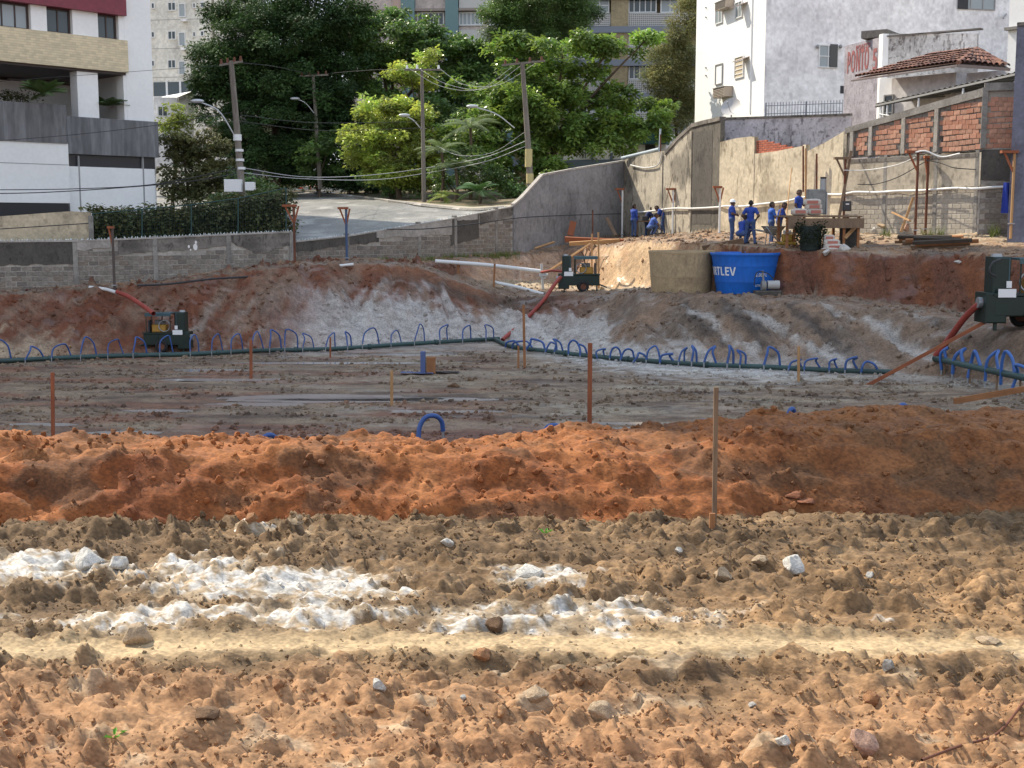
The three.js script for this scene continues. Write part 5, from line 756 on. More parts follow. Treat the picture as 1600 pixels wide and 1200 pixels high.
// ---------- dewatering gear ----------
const ordinal = ['first', 'second', 'third', 'fourth', 'fifth', 'sixth', 'seventh', 'eighth', 'ninth', 'tenth', 'eleventh', 'twelfth', 'thirteenth', 'fourteenth', 'fifteenth', 'sixteenth', 'seventeenth', 'eighteenth', 'nineteenth', 'twentieth', 'twenty-first', 'twenty-second', 'twenty-third', 'twenty-fourth'];
const headerMat = std({ map: plasterTex([52, 78, 76], [34, 46, 44], .6, .6, 601, 1), roughness: .55 }), hoseMat = std({ color: lin(.03, .085, .27), roughness: .45 }), hoseDull = std({ color: lin(.035, .085, .24), roughness: .5 }), redHose = std({ map: plasterTex([150, 62, 50], [104, 40, 34], .6, .4, 611, 1), roughness: .6 });
function header(label, pts, r, lift) {
  const v = pts.map(([px, py]) => onG(px, py, 24)).map((p) => p.add(V(0, lift, 0))), c = new THREE.CatmullRomCurve3(v), b = v[0].clone(), g = thing('header_pipe', label, 'pipe', b, 0, 'header pipes in the pit');
  mesh('pipe', tube(v.map((p) => p.clone().sub(b)), r, 80, 10), headerMat, g); const n = Math.round(c.getLength() / 3); for (let i = 1; i < n; i++) { const p = c.getPointAt(i / n), t = c.getTangentAt(i / n); const q = new THREE.CylinderGeometry(r * 1.35, r * 1.35, .12, 12); q.applyQuaternion(new THREE.Quaternion().setFromUnitVectors(V(0, 1, 0), t)); q.translate(p.x - b.x, p.y - b.y, p.z - b.z); mesh('coupling', q, headerMat, g); }
  g.userData.curve = undefined; return c;
}
function nearX(c, px) { let best = null, bd = 1e9; for (let i = 0; i <= 400; i++) { const p = c.getPointAt(i / 400), q = p.x / -p.z * FOC * 1.0 + 800, d = Math.abs(q - px); if (d < bd) { bd = d; best = p; } } return best; }
// a hose that leaves the header, arches over and goes down into a riser in the ground
function hose(c, px0, px1, rise, label, group, mat = hoseMat, r = .03, front = .45) {
  rise *= rr(.66, .98); r *= rr(.8, 1.05); const a = nearX(c, px0), b = nearX(c, px1), w = rr(-.22, .22), p0 = b.clone().add(V(0, .06, 0)), p1 = a.clone().add(V(0, 0, front)); p1.y = gh(p1.x, p1.z);
  const g = thing('hose_loop', label, 'hose', p1.clone(), 0, group), L = (v) => v.clone().sub(p1), top = p0.clone().lerp(p1, .5); top.y = Math.max(p0.y, p1.y) + rise;
  const j = p1.clone().add(V(0, rise * .35, 0)), k1 = p0.clone().lerp(p1, .2).setY(lerp(p0.y, top.y, .72)), k2 = p0.clone().lerp(p1, .82).setY(lerp(j.y, top.y, .72)); top.x += w; top.z += rr(-.2, .25); k1.x += rr(-.06, .06); k2.x += rr(-.08, .08); 
  mesh('hose', tube([L(p0), L(k1), L(top), L(k2), L(j)], r, 22, 7), mat, g); mesh('riser_pipe', rod(V(0, -.3, 0), L(j).add(V(0, .06, 0)), r * .7), steelMat, g); return g;
}
const hL = header('long dark green header pipe along the left side of the pit', [[-60, 572], [0, 568.5], [150, 561], [300, 557], [400, 552], [520, 549], [640, 541], [780, 533]], .085, .1);
const leftHoses = [[0, 14, .8], [42, 64, .55], [84, 108, .65], [130, 147, .72], [172, 190, .75], [211, 226, .68], [252, 267, .8], [300, 309, .8], [333, 346, .85], [363, 378, .72], [394, 410, .72], [424, 438, .78], [447, 463, .82], [475, 490, .78], [510, 522, .72], [544, 549, .78], [567, 591, .75], [612, 627, .75], [648, 662, .78], [688, 698, .78], [723, 735, .78], [759, 771, .82]];
leftHoses.forEach(([a, b, h], i) => hose(hL, a, b, h, ordinal[i] + ' blue hose loop from the left edge along the left header pipe', 'hose loops of the left header', i > 6 && i < 9 ? hoseDull : hoseMat));
const hR = header('long dark green header pipe along the right side of the pit', [[772, 534], [800, 545], [860, 553], [920, 560], [1000, 567], [1100, 574], [1200, 578], [1300, 583], [1396, 586]], .085, .1);
const rightHoses = [[790, 812, .2], [800, 832, .28], [822, 852, .36], [852, 870, .34], [866, 880, .5], [888, 908, .55], [905, 918, .42], [932, 944, .3], [952, 972, .4], [968, 992, .36], [988, 1012, .3], [1010, 1032, .5], [1030, 1054, .3], [1060, 1071, .72], [1080, 1090, .6], [1101, 1121, .8], [1136, 1148, .7], [1157, 1168, .6], [1190, 1222, .7], [1228, 1256, .36], [1256, 1284, .36], [1296, 1312, .38], [1320, 1342, .42], [1346, 1374, .36]];
rightHoses.forEach(([a, b, h], i) => hose(hR, a, b, h, ordinal[i] + ' blue hose loop along the right header pipe counted from the pit corner', 'hose loops of the right header', i % 3 === 1 ? hoseDull : hoseMat, .042, rr(.2, .7)));
const hF = (() => { const v = [[1462, 560, 41.2], [1520, 573, 38.6], [1600, 590, 35.6], [1680, 606, 33]].map((a) => P(...a)), b = v[0].clone(), g = thing('header_pipe', 'thick dark header pipe raised on stakes at the right edge', 'pipe', b, 0, 'header pipes in the pit'); mesh('pipe', tube(v.map((p) => p.clone().sub(b)), .1, 40, 12), headerMat, g); mesh('end_cap', new THREE.SphereGeometry(.12, 10, 8), headerMat, g); const c = new THREE.CatmullRomCurve3(v); for (const t of [.08, .3, .5, .66, .82]) { const p = c.getPointAt(t), q = V(p.x - b.x, p.y - b.y, p.z - b.z); mesh('support_stake', beam(V(q.x, gh(p.x, p.z) - .25 - b.y, q.z), q, .05), woodMats[2], g); } return c; })();
[[1470, 1482, .42], [1487, 1509, .5], [1511, 1537, .55], [1538, 1565, .58], [1562, 1591, .62], [1579, 1612, .4], [1612, 1640, .5]].forEach(([a, b, h], i) => hose(hF, a, b, h, ordinal[i] + ' thick blue hose loop from the end of the raised header pipe', 'hose loops of the raised header', std({ color: lin(.04, .12, .36), roughness: .4 }), .055, .35));
{ const v = [[300, 26.4], [500, 26.6], [700, 26.8], [900, 27], [1100, 27.2], [1300, 27.3], [1500, 27.4]].map(([px, D]) => { const q = P(px, 720, D); q.y = groundH(q.x, D) + .1; return q; }), b = v[0].clone(), g = thing('header_pipe', 'header pipe lying behind the earth berm at the near side of the pit', 'pipe', b, 0, 'header pipes in the pit'); mesh('pipe', tube(v.map((p) => p.clone().sub(b)), .085, 60, 10), headerMat, g); }
// the near side: hoses show above the berm
{
  const list = [[656, 690, 646, 27.2, 'large blue hose loop standing above the berm in the middle'], [848, 878, 661, 26.9, 'blue hose loop just above the berm right of the middle'], [410, 430, 676, 26.6, 'top of a blue hose barely showing over the left berm'], [1088, 1104, 654, 27.5, 'top of a blue hose barely showing beside the near stake'], [1230, 1243, 635, 27.6, 'narrow blue hose loop above the right part of the berm'], [1398, 1420, 629, 27.6, 'blue hose loop at the far right above the berm']];
  for (const [a, b, py, D, label] of list) { const t = P((a + b) / 2, py, D), base = V(t.x, groundH(t.x, D), -D), g = thing('hose_loop', label, 'hose', base, 0, 'hose loops of the near header'), w = (b - a) / 2 * D / FOC, h = t.y - base.y - .05; mesh('hose', tube([V(-w * 1.1, .1, .2), V(-w, h * .75, .1), V(-w * .45, h * .97, .05), V(w * .35, h, 0), V(w * .95, h * .86, -.1), V(w * 1.1, h * .6, -.15)], .052, 26, 9), hoseMat, g); mesh('riser_pipe', rod(V(w * 1.1, -.3, -.15), V(w * 1.1, h * .62, -.15), .03), steelMat, g); }
}
// pump sets: body on wheels, tall tank, canopy over the engine
function pump(label, pos, s, flip, turn = 0) {
  const g = thing('pump_set', label, 'pump', pos, turn, 'pump sets'); g.scale.set(s, s, s); const f = flip ? -1 : 1, X = (x) => x * f;
  const green = std({ map: plasterTex([10, 36, 29], [6, 20, 17], .5, .6, 621, 1.5), roughness: .45 }), teal = std({ color: lin(.035, .085, .1), roughness: .4 }), yel = std({ color: lin(.38, .2, .03), roughness: .5 }), tyre = std({ color: lin(.018, .018, .018), roughness: .9 });
  const body = mesh('body', cbox(1.75, .5, .85, .03).translate(X(.1), .55, 0), green, g); mesh('body_rim', box(1.8, .05, .9, X(.1), .82, 0), green, body); mesh('rib', box(.04, .46, .02, X(.35), .55, .435), green, body);
  mesh('end_tank', cbox(.5, .72, .8, .03).translate(X(-.72), .5, .02), green, g); const tower = mesh('tower_tank', cbox(.42, .88, .62, .04).translate(X(-.58), 1.27, 0), green, g); mesh('seam', box(.03, .84, .03, X(-.42), 1.27, .305), teal, tower); mesh('tower_lid', new THREE.CylinderGeometry(.12, .14, .08, 12).translate(X(-.62), 1.74, 0), steelMat, tower);
  mesh('name_plate', box(.42, .2, .02, X(-.5), .86, .45), whiteFrame, g).rotation.x = 0; mesh('gauge', box(.12, .16, .04, X(-.42), 1.06, .33), whiteFrame, g);
  const can = mesh('canopy', cbox(1.12, .05, .92, .015).translate(X(.32), 1.66, 0), teal, g); mesh('canopy_valance', box(1.12, .1, .02, X(.32), 1.6, .46), teal, can);
  for (const [x, z] of [[.84, .4], [.84, -.4], [-.18, .4], [-.18, -.4]]) mesh('canopy_post', rod(V(X(x), .8, z), V(X(x), 1.64, z), .02), green, g);
  const eng = mesh('engine', cbox(.62, .34, .42, .05).translate(X(.36), 1.0, .02), yel, g); mesh('cylinder_head', cbox(.4, .2, .3, .03).translate(X(.34), 1.26, 0), std({ color: lin(.12, .12, .12), roughness: .6 }), eng); mesh('fan_guard', new THREE.TorusGeometry(.24, .025, 6, 20).translate(X(.1), 1.12, .26), steelMat, eng); mesh('radiator', box(.06, .5, .5, X(.78), 1.1, 0), darkRoom, g); mesh('exhaust', tube([V(X(.3), 1.3, -.1), V(X(.28), 1.5, -.1), V(X(.2), 1.8, -.1), V(X(.1), 1.88, -.1)], .03, 12, 6), rustMat, g);
  for (const z of [.46, -.46]) { const w = mesh('wheel', new THREE.TorusGeometry(.2, .075, 8, 22).translate(X(.2), .26, z), tyre, g); mesh('rim', new THREE.CylinderGeometry(.15, .15, .08, 16).rotateX(Math.PI / 2).translate(X(.2), .26, z), rustMat, w); }
  for (const x of [-.7, .85]) mesh('stand_leg', box(.07, .36, .07, X(x), .14, .3), green, g); mesh('drawbar', rod(V(X(.95), .35, 0), V(X(1.35), .2, .05), .035), green, g); mesh('outlet_flange', new THREE.CylinderGeometry(.13, .13, .1, 14).rotateZ(Math.PI / 2).translate(X(-1.02), .62, .1), steelMat, g);
  return g;
}
{
  const pm = P(904, 460, 58.2); pm.y = gh(pm.x, pm.z); pump('green pump set with teal canopy and yellow engine at the pit corner', pm, .95, false);
  const pl = onG(258, 553, 40); pl.z -= .6; pl.y = gh(pl.x, pl.z) - .02; pump('dark green pump set at the foot of the left slope', pl, .9, true);
  const prr = P(1592, 519, 39.4); prr.y = gh(prr.x, prr.z); pump('large green pump set cut by the right edge of the picture', prr, 1.28, false);
}
function hoseRun(name, label, cat, pts, r, mat, group) { const v = pts.map((a) => P(...a)); const b = v[v.length - 1]; const m = one(name, label, cat, tube(v.map((p) => p.clone().sub(b)), r, 50, 10), mat, b, group); return m; }
hoseRun('suction_hose', 'red suction hose from the middle pump down to the pit corner', 'hose', [[876, 433, 57.6], [866, 445, 57], [850, 468, 56.3], [820, 500, 55.4], [785, 531, 54]], .085, redHose, 'red suction hoses'); hoseRun('suction_hose', 'red suction hose from the right pump down to the raised header pipe', 'hose', [[1552, 465, 39], [1532, 474, 39.3], [1508, 496, 40], [1484, 528, 40.8], [1462, 556, 41.2]], .1, redHose, 'red suction hoses');
hoseRun('suction_hose', 'red hose running up the left slope from the left pump', 'hose', [[240, 490, 48.2], [222, 477, 49.2], [200, 463, 50.2], [183, 456, 50.9]], .085, redHose, 'red suction hoses'); hoseRun('suction_hose', 'short red hose between the white pipe and the middle pump', 'hose', [[846, 425, 60.2], [862, 423, 59.3], [880, 424, 58.2]], .06, redHose, 'red suction hoses');
hoseRun('white_pipe', 'short white pipe at the top of the left slope', 'pipe', [[182, 457, 51], [165, 452, 51.6], [140, 449, 52]], .07, whitePipeMat, 'white pipes'); hoseRun('white_pipe', 'long white pipe on stakes behind the earth hump', 'pipe', [[680, 408, 60], [760, 414, 60.3], [846, 424, 60.5]], .09, whitePipeMat, 'white pipes'); hoseRun('white_pipe', 'lower white pipe sloping to the middle pump', 'pipe', [[772, 441, 60], [810, 449, 59.5], [850, 460, 58.8]], .08, whitePipeMat, 'white pipes'); hoseRun('white_pipe', 'white pipe lying on the ground at the foot of the sloping block wall', 'pipe', [[470, 419, 55.6], [510, 417, 55.8], [552, 413, 56.2]], .06, whitePipeMat, 'white pipes');
{ const a = P(846, 412, 60.4), b = P(849, 462, 60.4); one('standpipe', 'grey upright pipe left of the middle pump', 'pipe', merge([rod(V(0, 0, 0), b.clone().sub(a).negate(), .07, .07, 10), new THREE.TorusGeometry(.14, .03, 6, 14).translate(0, .95, .05), rod(V(-.2, .95, 0), V(.2, .95, 0), .09)]), std({ color: lin(.5, .5, .47), roughness: .6 }), b); }
hoseRun('drain_hose', 'thin dark hose lying along the foot of the left wall', 'hose', [[215, 446, 51.6], [260, 444, 52.2], [330, 436, 53.2], [400, 431, 54.2], [445, 422, 55]], .04, cableMat); hoseRun('drain_hose', 'dark loop of hose at the side of the right pump tank', 'hose', [[1563, 405, 38.9], [1550, 412, 38.7], [1546, 425, 38.7], [1556, 432, 38.8]], .035, cableMat);
// ---------- water tanks ----------
function tankProfile(r0, r1, h, ribs, lip) { const p = [new THREE.Vector2(0.01, 0), new THREE.Vector2(r0 - .04, 0), new THREE.Vector2(r0, .05)]; for (const t of ribs) { const r = lerp(r0, r1, t); p.push(new THREE.Vector2(r, h * t - .03), new THREE.Vector2(r + .035, h * t), new THREE.Vector2(lerp(r0, r1, t + .02) + .005, h * t + .03)); } p.push(new THREE.Vector2(r1, h - .12), new THREE.Vector2(r1 + lip, h - .1), new THREE.Vector2(r1 + lip + .01, h), new THREE.Vector2(r1 - .02, h), new THREE.Vector2(r1 - .04, h - .15), new THREE.Vector2(r0 - .06, .08), new THREE.Vector2(.01, .08)); return p; }
{
  const b = P(1163, 463, 50.2); b.y = gh(b.x, b.z) - .02; const s = 50.2 / FOC, r1 = 52 * s, r0 = 43 * s, h = 64 * s, g = thing('water_tank', 'round blue plastic water tank with white lettering in front of the workers', 'tank', b, 0, 'water tanks'), blue = std({ map: tex(256, 256, (u, v) => { const m = .86 + .28 * tn(u, v, 4, 5, 631) + .12 * (tn(u, v, 32, 2, 635) - .5); return [22 * m, 98 * m, 186 * m]; }, 1, 1), roughness: .42 });
  blue.map.repeat.set(3, 1); mesh('shell', new THREE.LatheGeometry(tankProfile(r0, r1, h, [.3, .68], .05), 64), blue, g);
  const font = await new FontLoader().loadAsync('fonts/droid/droid_sans_bold.typeface.json'); const white = std({ color: lin(.72, .74, .75), roughness: .5, side: THREE.DoubleSide });
  const wrap = (text, a0, y, size, stretch, name) => { let geo = new TextGeometry(text, { font, size, depth: .004, curveSegments: 3 }); geo.computeBoundingBox(); const p = geo.attributes.position; for (let i = 0; i < p.count; i++) { const yy = y + p.getY(i), r = lerp(r0, r1, yy / h) + .012 + p.getZ(i), a = a0 + p.getX(i) * stretch / r1; p.setXYZ(i, Math.sin(a) * r, yy, Math.cos(a) * r); } geo.computeVertexNormals(); mesh(name, geo, white, g); };
  wrap('FORTLEV', -1.93, h * .46, .33, 1.0, 'lettering'); wrap('5.000 L', .16, h * .44, .13, .95, 'capacity_lettering'); wrap('LITROS', .18, h * .2, .085, .95, 'capacity_lettering'); wrap('FO', 1.15, h * .55, .3, .6, 'lettering');
  mesh('inlet_pipe', tube([V(r1 * .92, h + .05, .1), V(r1 * 1.03, h - .05, .25), V(r1 * 1.0, h * .6, .4), V(r1 * .86, h * .3, .5), V(r1 * .9, .1, .55)], .03, 24, 6), std({ color: lin(.35, .28, .22) }), g);
}
{
  const b = P(1064, 462, 51.3); b.y = gh(b.x, b.z) - .02; const s = 51.3 / FOC, r1 = 50.5 * s, r0 = 46 * s, h = 66 * s, g = thing('water_tank', 'round grey beige water tank left of the blue tank', 'tank', b, 0, 'water tanks'), m = std({ map: plasterTex([168, 146, 112], [122, 106, 84], .6, .2, 641, .5), roughness: .7 }); mesh('shell', new THREE.LatheGeometry(tankProfile(r0, r1, h, [.4], .02), 56), m, g);
}
{ // small motor pump by the tank
  const b = P(1202, 463, 48.9); b.y = gh(b.x, b.z); const g = thing('motor_pump', 'small grey motor pump beside the blue tank', 'pump', b), gm = std({ color: lin(.22, .21, .19), roughness: .6 }); mesh('motor', new THREE.CylinderGeometry(.17, .17, .45, 16).rotateZ(Math.PI / 2).translate(.12, .42, .1), std({ color: lin(.4, .39, .36), roughness: .5 }), g); mesh('volute', new THREE.CylinderGeometry(.2, .2, .16, 16).rotateZ(Math.PI / 2).translate(-.25, .38, .1), gm, g); mesh('base_block', cbox(1.0, .22, .55, .04).translate(-.1, .1, .1), std({ map: grainTex, color: lin(.1, .085, .07) }), g); mesh('outlet', rod(V(-.25, .5, .1), V(-.28, .95, 0), .04), gm, g); mesh('cable_loop', tube([V(.3, .4, .1), V(-.1, .85, .15), V(-.5, .9, .1), V(-.62, .4, .12)], .02, 16, 5), cableMat, g);
}
// ---------- stakes ----------
const stakeLook = ['pale', 'orange brown', 'weathered'];
function stake(label, px, top, bot, D, w, mat, lean = 0) { const b = D ? P(px, bot, D) : onG(px, bot, 26); const d = -b.z; b.y = gh(b.x, b.z); const t = P(px + lean, top, d), L = t.clone().sub(b); const m = one('timber_stake', label, 'stake', (() => { const g = beam(V(0, -.3, 0), L, w, w * .7); return g; })(), mat, b, 'timber stakes'); return m; }
const orangeWood = std({ map: woodTex([158, 94, 60], [112, 62, 40], 651), roughness: .85 });
stake('orange brown stake at the left in the pit behind the berm', 82, 582, 680, 29.6, .075, orangeWood); stake('short orange brown stake before the left header pipe', 392, 531, 591, 0, .09, orangeWood); stake('pale short stake standing by the long puddle', 612, 579, 633, 0, .08, woodMats[0]); stake('tall orange brown stake right of the middle behind the berm', 921, 536, 678, 28.6, .1, orangeWood, 1); stake('dark tall stake before the pit corner', 820, 476, 575, 0, .09, woodMats[1], -2); stake('short stake beside the dark tall stake at the pit corner', 810, 540, 575, 0, .07, woodMats[1]); stake('pale stake before the right header pipe', 1248, 541, 596, 0, .08, woodMats[0]); stake('tall weathered stake in front of the berm at the right', 1116, 605, 828, 16.6, .06, woodMats[2], 3); stake('short square peg at the foot of the tall weathered stake', 1113, 802, 832, 16.4, .07, woodMats[1]); stake('thin short stake at the left header pipe', 516, 527, 559, 0, .06, orangeWood);
stake('stake holding the long white pipe behind the earth hump', 716, 405, 432, 60.4, .09, woodMats[1]); stake('slanting stake under the long white pipe', 771, 412, 448, 59.8, .09, woodMats[1], 2);
stake('tall pale batten in front of the middle pump', 936, 363, 432, 59.4, .08, woodMats[0], -1); stake('second pale batten beside the trestle of planks', 925, 365, 398, 62, .08, woodMats[0]);
// ---------- props against the walls ----------
function prop(label, px, top, bot, D, mat, brace = 1, bw = 14, capMat = orangeWood) {
  const b = P(px, bot, D), t = P(px, top, D); const g = thing('wall_prop', label, 'prop', b, 0, 'props against the walls'), L = t.clone().sub(b), h = L.y, k = D / FOC; mesh('post', rod(V(0, -.5, 0), V(0, h, 0), .055, .055, 8), mat, g); const w = bw * k; mesh('head_board', box(w, .1, .24, -w * .3, h + .02, -.02), capMat, g); mesh('brace', beam(V(0, h - .75, 0), V(-w * .62, h, 0), .07, .06), capMat, g); mesh('base_plate', box(.2, .04, .2, 0, .06, 0), steelMat, g); if (brace > 1) mesh('brace', beam(V(0, h - .75, 0), V(w * .35, h, 0), .07, .06), capMat, g); return g;
}
prop('white prop with a wooden head against the grey wall corner', 972, 296, 368, 73.2, whitePipeMat); prop('white prop with a wooden head behind the bending worker', 1051, 296, 367, 68.6, whitePipeMat, 2); prop('white prop with a wooden head left of the worker in the white helmet', 1124, 293, 366, 62.6, whitePipeMat, 2); prop('rusty prop with a broad wooden head before the sunlit block wall', 1430, 238, 362, 51.4, rustMat, 1, 24); prop('second rusty prop just right of the broad headed one', 1446, 246, 360, 51.9, rustMat, 1, 8); prop('prop with an orange head beside the hanging blue cloth', 1580, 238, 352, 48.4, woodMats[0], 1, 26); prop('blue prop with a wooden head against the sloping block wall', 542, 326, 405, 57.8, std({ color: lin(.05, .09, .18), roughness: .6 }), 2, 16); prop('rusty prop with a boxy head at the joint of the left walls', 461, 322, 422, 55.6, rustMat, 2, 22); prop('dark prop with an orange tip against the left wall', 179, 356, 448, 52, std({ color: lin(.09, .07, .06) }), 1, 9); prop('tall dark prop with a junction box against the tan wall', 1318, 248, 345, 54.6, rustMat, 2, 22, woodMats[2]);
{ const b = P(1323, 322, 53.4), g = thing('junction_box', 'black electrical box fixed to the tall dark prop', 'box', b); mesh('case', cbox(.36, .42, .16, .02), std({ color: lin(.02, .02, .022), roughness: .5 }), g); mesh('door', cbox(.28, .32, .03, .008).translate(0, 0, .09), std({ color: lin(.03, .03, .032), roughness: .4 }), g); mesh('sticker', box(.14, .05, .004, 0, .08, .108), whiteFrame, g); }
{ const b = P(1328, 300, 54), L = (px, py, D) => P(px, py, D).sub(b); one('timber_brace', 'long pale board leaning against the tall dark prop', 'board', beam(L(1310, 345, 53.9), L(1330, 236, 55.2), .12, .05), woodMats[2], b); }
// white pipe run along the right-hand walls
{ const pts = []; for (const [f, a] of [[wD, [[990, 333], [1010, 331], [1050, 326], [1080, 326], [1120, 324]]], [wE, [[1135, 323], [1160, 322], [1190, 319], [1225, 315], [1245, 310], [1280, 305], [1316, 303]]], [wF, [[1335, 301], [1370, 300], [1400, 299], [1440, 297], [1490, 295], [1526, 294]]], [wG, [[1560, 293], [1600, 292]]]]) for (const [px, py] of a) { const [u, y] = f.hit(px, py, .12); pts.push(f.world(u, y + .025 * Math.sin(px * .09), .12)); } one('wall_pipe', 'wavy white pipe running along the sunlit right-hand walls', 'pipe', tube(pts, .05, 140, 8), whitePipeMat, null); }
{ const pts = [[985, 258], [1010, 262], [1030, 255], [1034, 240]].map(([px, py]) => { const [u, y] = wD.hit(px, py, .1); return wD.world(u, y, .1); }); one('wall_conduit', 'thin pale conduit near the top of the stepped wall', 'pipe', tube(pts, .035, 30, 6), whitePipeMat, null); const a = P(972, 247, 75), b = P(1030, 233, 71.5); one('gutter_rail', 'pale metal rail resting on the top of the stepped wall', 'rail', merge([rod(V(0, 0, 0), b.clone().sub(a), .09, .09, 8), rod(b.clone().sub(a).add(V(0, -.5, 0)), b.clone().sub(a).add(V(.05, 1.1, 0)), .05)]), std({ color: lin(.4, .46, .5), roughness: .4 }), a); }
for (const [label, px, top, bot, D] of [['thin dark pipe standing behind the white helmet worker', 1032, 210, 365, 70.6], ['upright batten left of the mixer', 1259, 232, 335, 57.4], ['second upright pipe left of the mixer', 1276, 240, 325, 57], ['first upright rod behind the tan wall corner', 1255, 228, 300, 57.8]]) { const b = P(px, bot, D), t = P(px, top, D); one('upright_batten', label, 'batten', beam(V(0, 0, 0), t.clone().sub(b), .07, .06), px === 1259 ? woodMats[0] : rustMat, b); }
for (const [label, pts, r] of [['dark wavy cable strung along the sunlit block wall', [[1340, 288, 54.4], [1365, 288, 53.9], [1400, 278, 53], [1445, 253, 51.6]], .02], ['dark cable sagging from the second rusty prop to the corner', [[1446, 250, 51.5], [1470, 255, 51.2], [1490, 262, 50.6], [1525, 265, 50]], .02], ['thin white rope tied to the head of the tall prop', [[1318, 266, 54.4], [1350, 266, 54], [1400, 258, 52.7], [1430, 246, 51.6]], .02], ['white hose hanging over the brick wall base', [[1430, 238, 51.3], [1445, 236, 51.2], [1470, 245, 50.9], [1500, 240, 50.3]], .035], ['dark cable along the sloping block wall', [[605, 358, 60], [660, 358, 61.6], [740, 350, 64], [806, 341, 66.3], [900, 336, 70.6], [972, 334, 73.4]], .025]]) one('wall_cable', label, 'cable', tube(pts.map((a) => P(...a)), r, 40, 5), /white/.test(label) ? whitePipeMat : cableMat, null);
// hanging blue cloth
{ const b = P(1572, 333, 48.7), nx = 8, ny = 14, w = 17 * 48.7 / FOC, h = 47 * 48.7 / FOC, g = new THREE.PlaneGeometry(1, 1, nx, ny), p = g.attributes.position; for (let i = 0; i < p.count; i++) { const u = p.getX(i), v = p.getY(i) + .5; p.setXYZ(i, u * w * (.6 + .5 * (1 - v)) , v * h, .06 * Math.sin(u * 9 + v * 3)); } g.computeVertexNormals(); const m = one('hanging_cloth', 'blue cloth hanging on the shaded block wall at the right', 'cloth', g, std({ color: lin(.02, .045, .3), roughness: .9, side: THREE.DoubleSide }), b); }
// ---------- planks, timber and rubble on the upper ground ----------
function plank(label, a, b, w, h, mat, group = 'loose planks') { const p = P(...a), q = P(...b); one('plank', label, 'plank', beam(V(0, 0, 0), q.sub(p), w, h), mat, p, group); }
plank('pale plank leaning up against the block wall', [1408, 362, 51.2], [1427, 309, 51.8], .1, .05, woodMats[0]); plank('short board crossing the leaning pale plank', [1395, 332, 51.8], [1422, 345, 50.6], .12, .06, woodMats[0]); plank('board laid from the concrete block to the ground', [1320, 372, 50.2], [1337, 354, 50.6], .14, .05, woodMats[0]);
plank('long red brown plank of the trestle behind the middle pump', [883, 374, 66], [975, 378, 65], .28, .1, orangeWood); plank('second pale plank of the trestle behind the middle pump', [890, 381, 65], [968, 376, 64], .2, .08, woodMats[0]); plank('slanting pole from the trestle down to the white pipe', [856, 424, 61], [922, 381, 64], .09, .08, woodMats[0]); plank('thin batten lying before the grey wall', [836, 388, 67], [866, 378, 68.5], .1, .06, woodMats[0]); plank('board leaning across the raised header pipe', [1545, 500, 39.2], [1352, 604, 39.4], .11, .05, orangeWood); plank('plank lying in the mud at the right edge of the pit', [1490, 627, 34], [1600, 608, 34], .16, .06, woodMats[1]); plank('orange board standing against the grey wall', [891, 368, 69.6], [896, 346, 70], .35, .05, orangeWood); plank('grey board leaning at the grey wall corner', [962, 368, 71.6], [948, 340, 72.5], .2, .05, woodMats[2]); plank('upright rusty board in front of the grey wall', [926, 372, 70], [926, 328, 70.2], .08, .05, rustMat);
plank('bent plank over the earth mound above the beige tank', [1098, 389, 53.2], [1162, 377, 52.4], .3, .06, woodMats[2]);
{ // stack of timber and pipes at the foot of the block wall, every piece on its own
  for (let i = 0; i < 9; i++) { const a = P(1400 + i * 4 + rr(-8, 8), 358 + i * 2.2, 50.6 - i * .28), b = P(1490 + i * 5 + rr(-14, 14), 366 + i * 1.9, 49.4 - i * .24); a.y = gh(a.x, a.z) + .12 + (i % 3) * .1; b.y = gh(b.x, b.z) + .1 + (i % 3) * .09; one('timber', ordinal[i] + ' length of timber in the pile along the block wall counted from the wall', 'timber', beam(V(0, 0, 0), b.sub(a), .13, .1), [woodMats[2], woodMats[1], darkTimber()][i % 3], a, 'timber pile at the block wall'); }
  function darkTimber() { return (darkTimber.m ??= std({ map: woodTex([84, 74, 64], [48, 42, 36], 661), roughness: .9 })); }
}
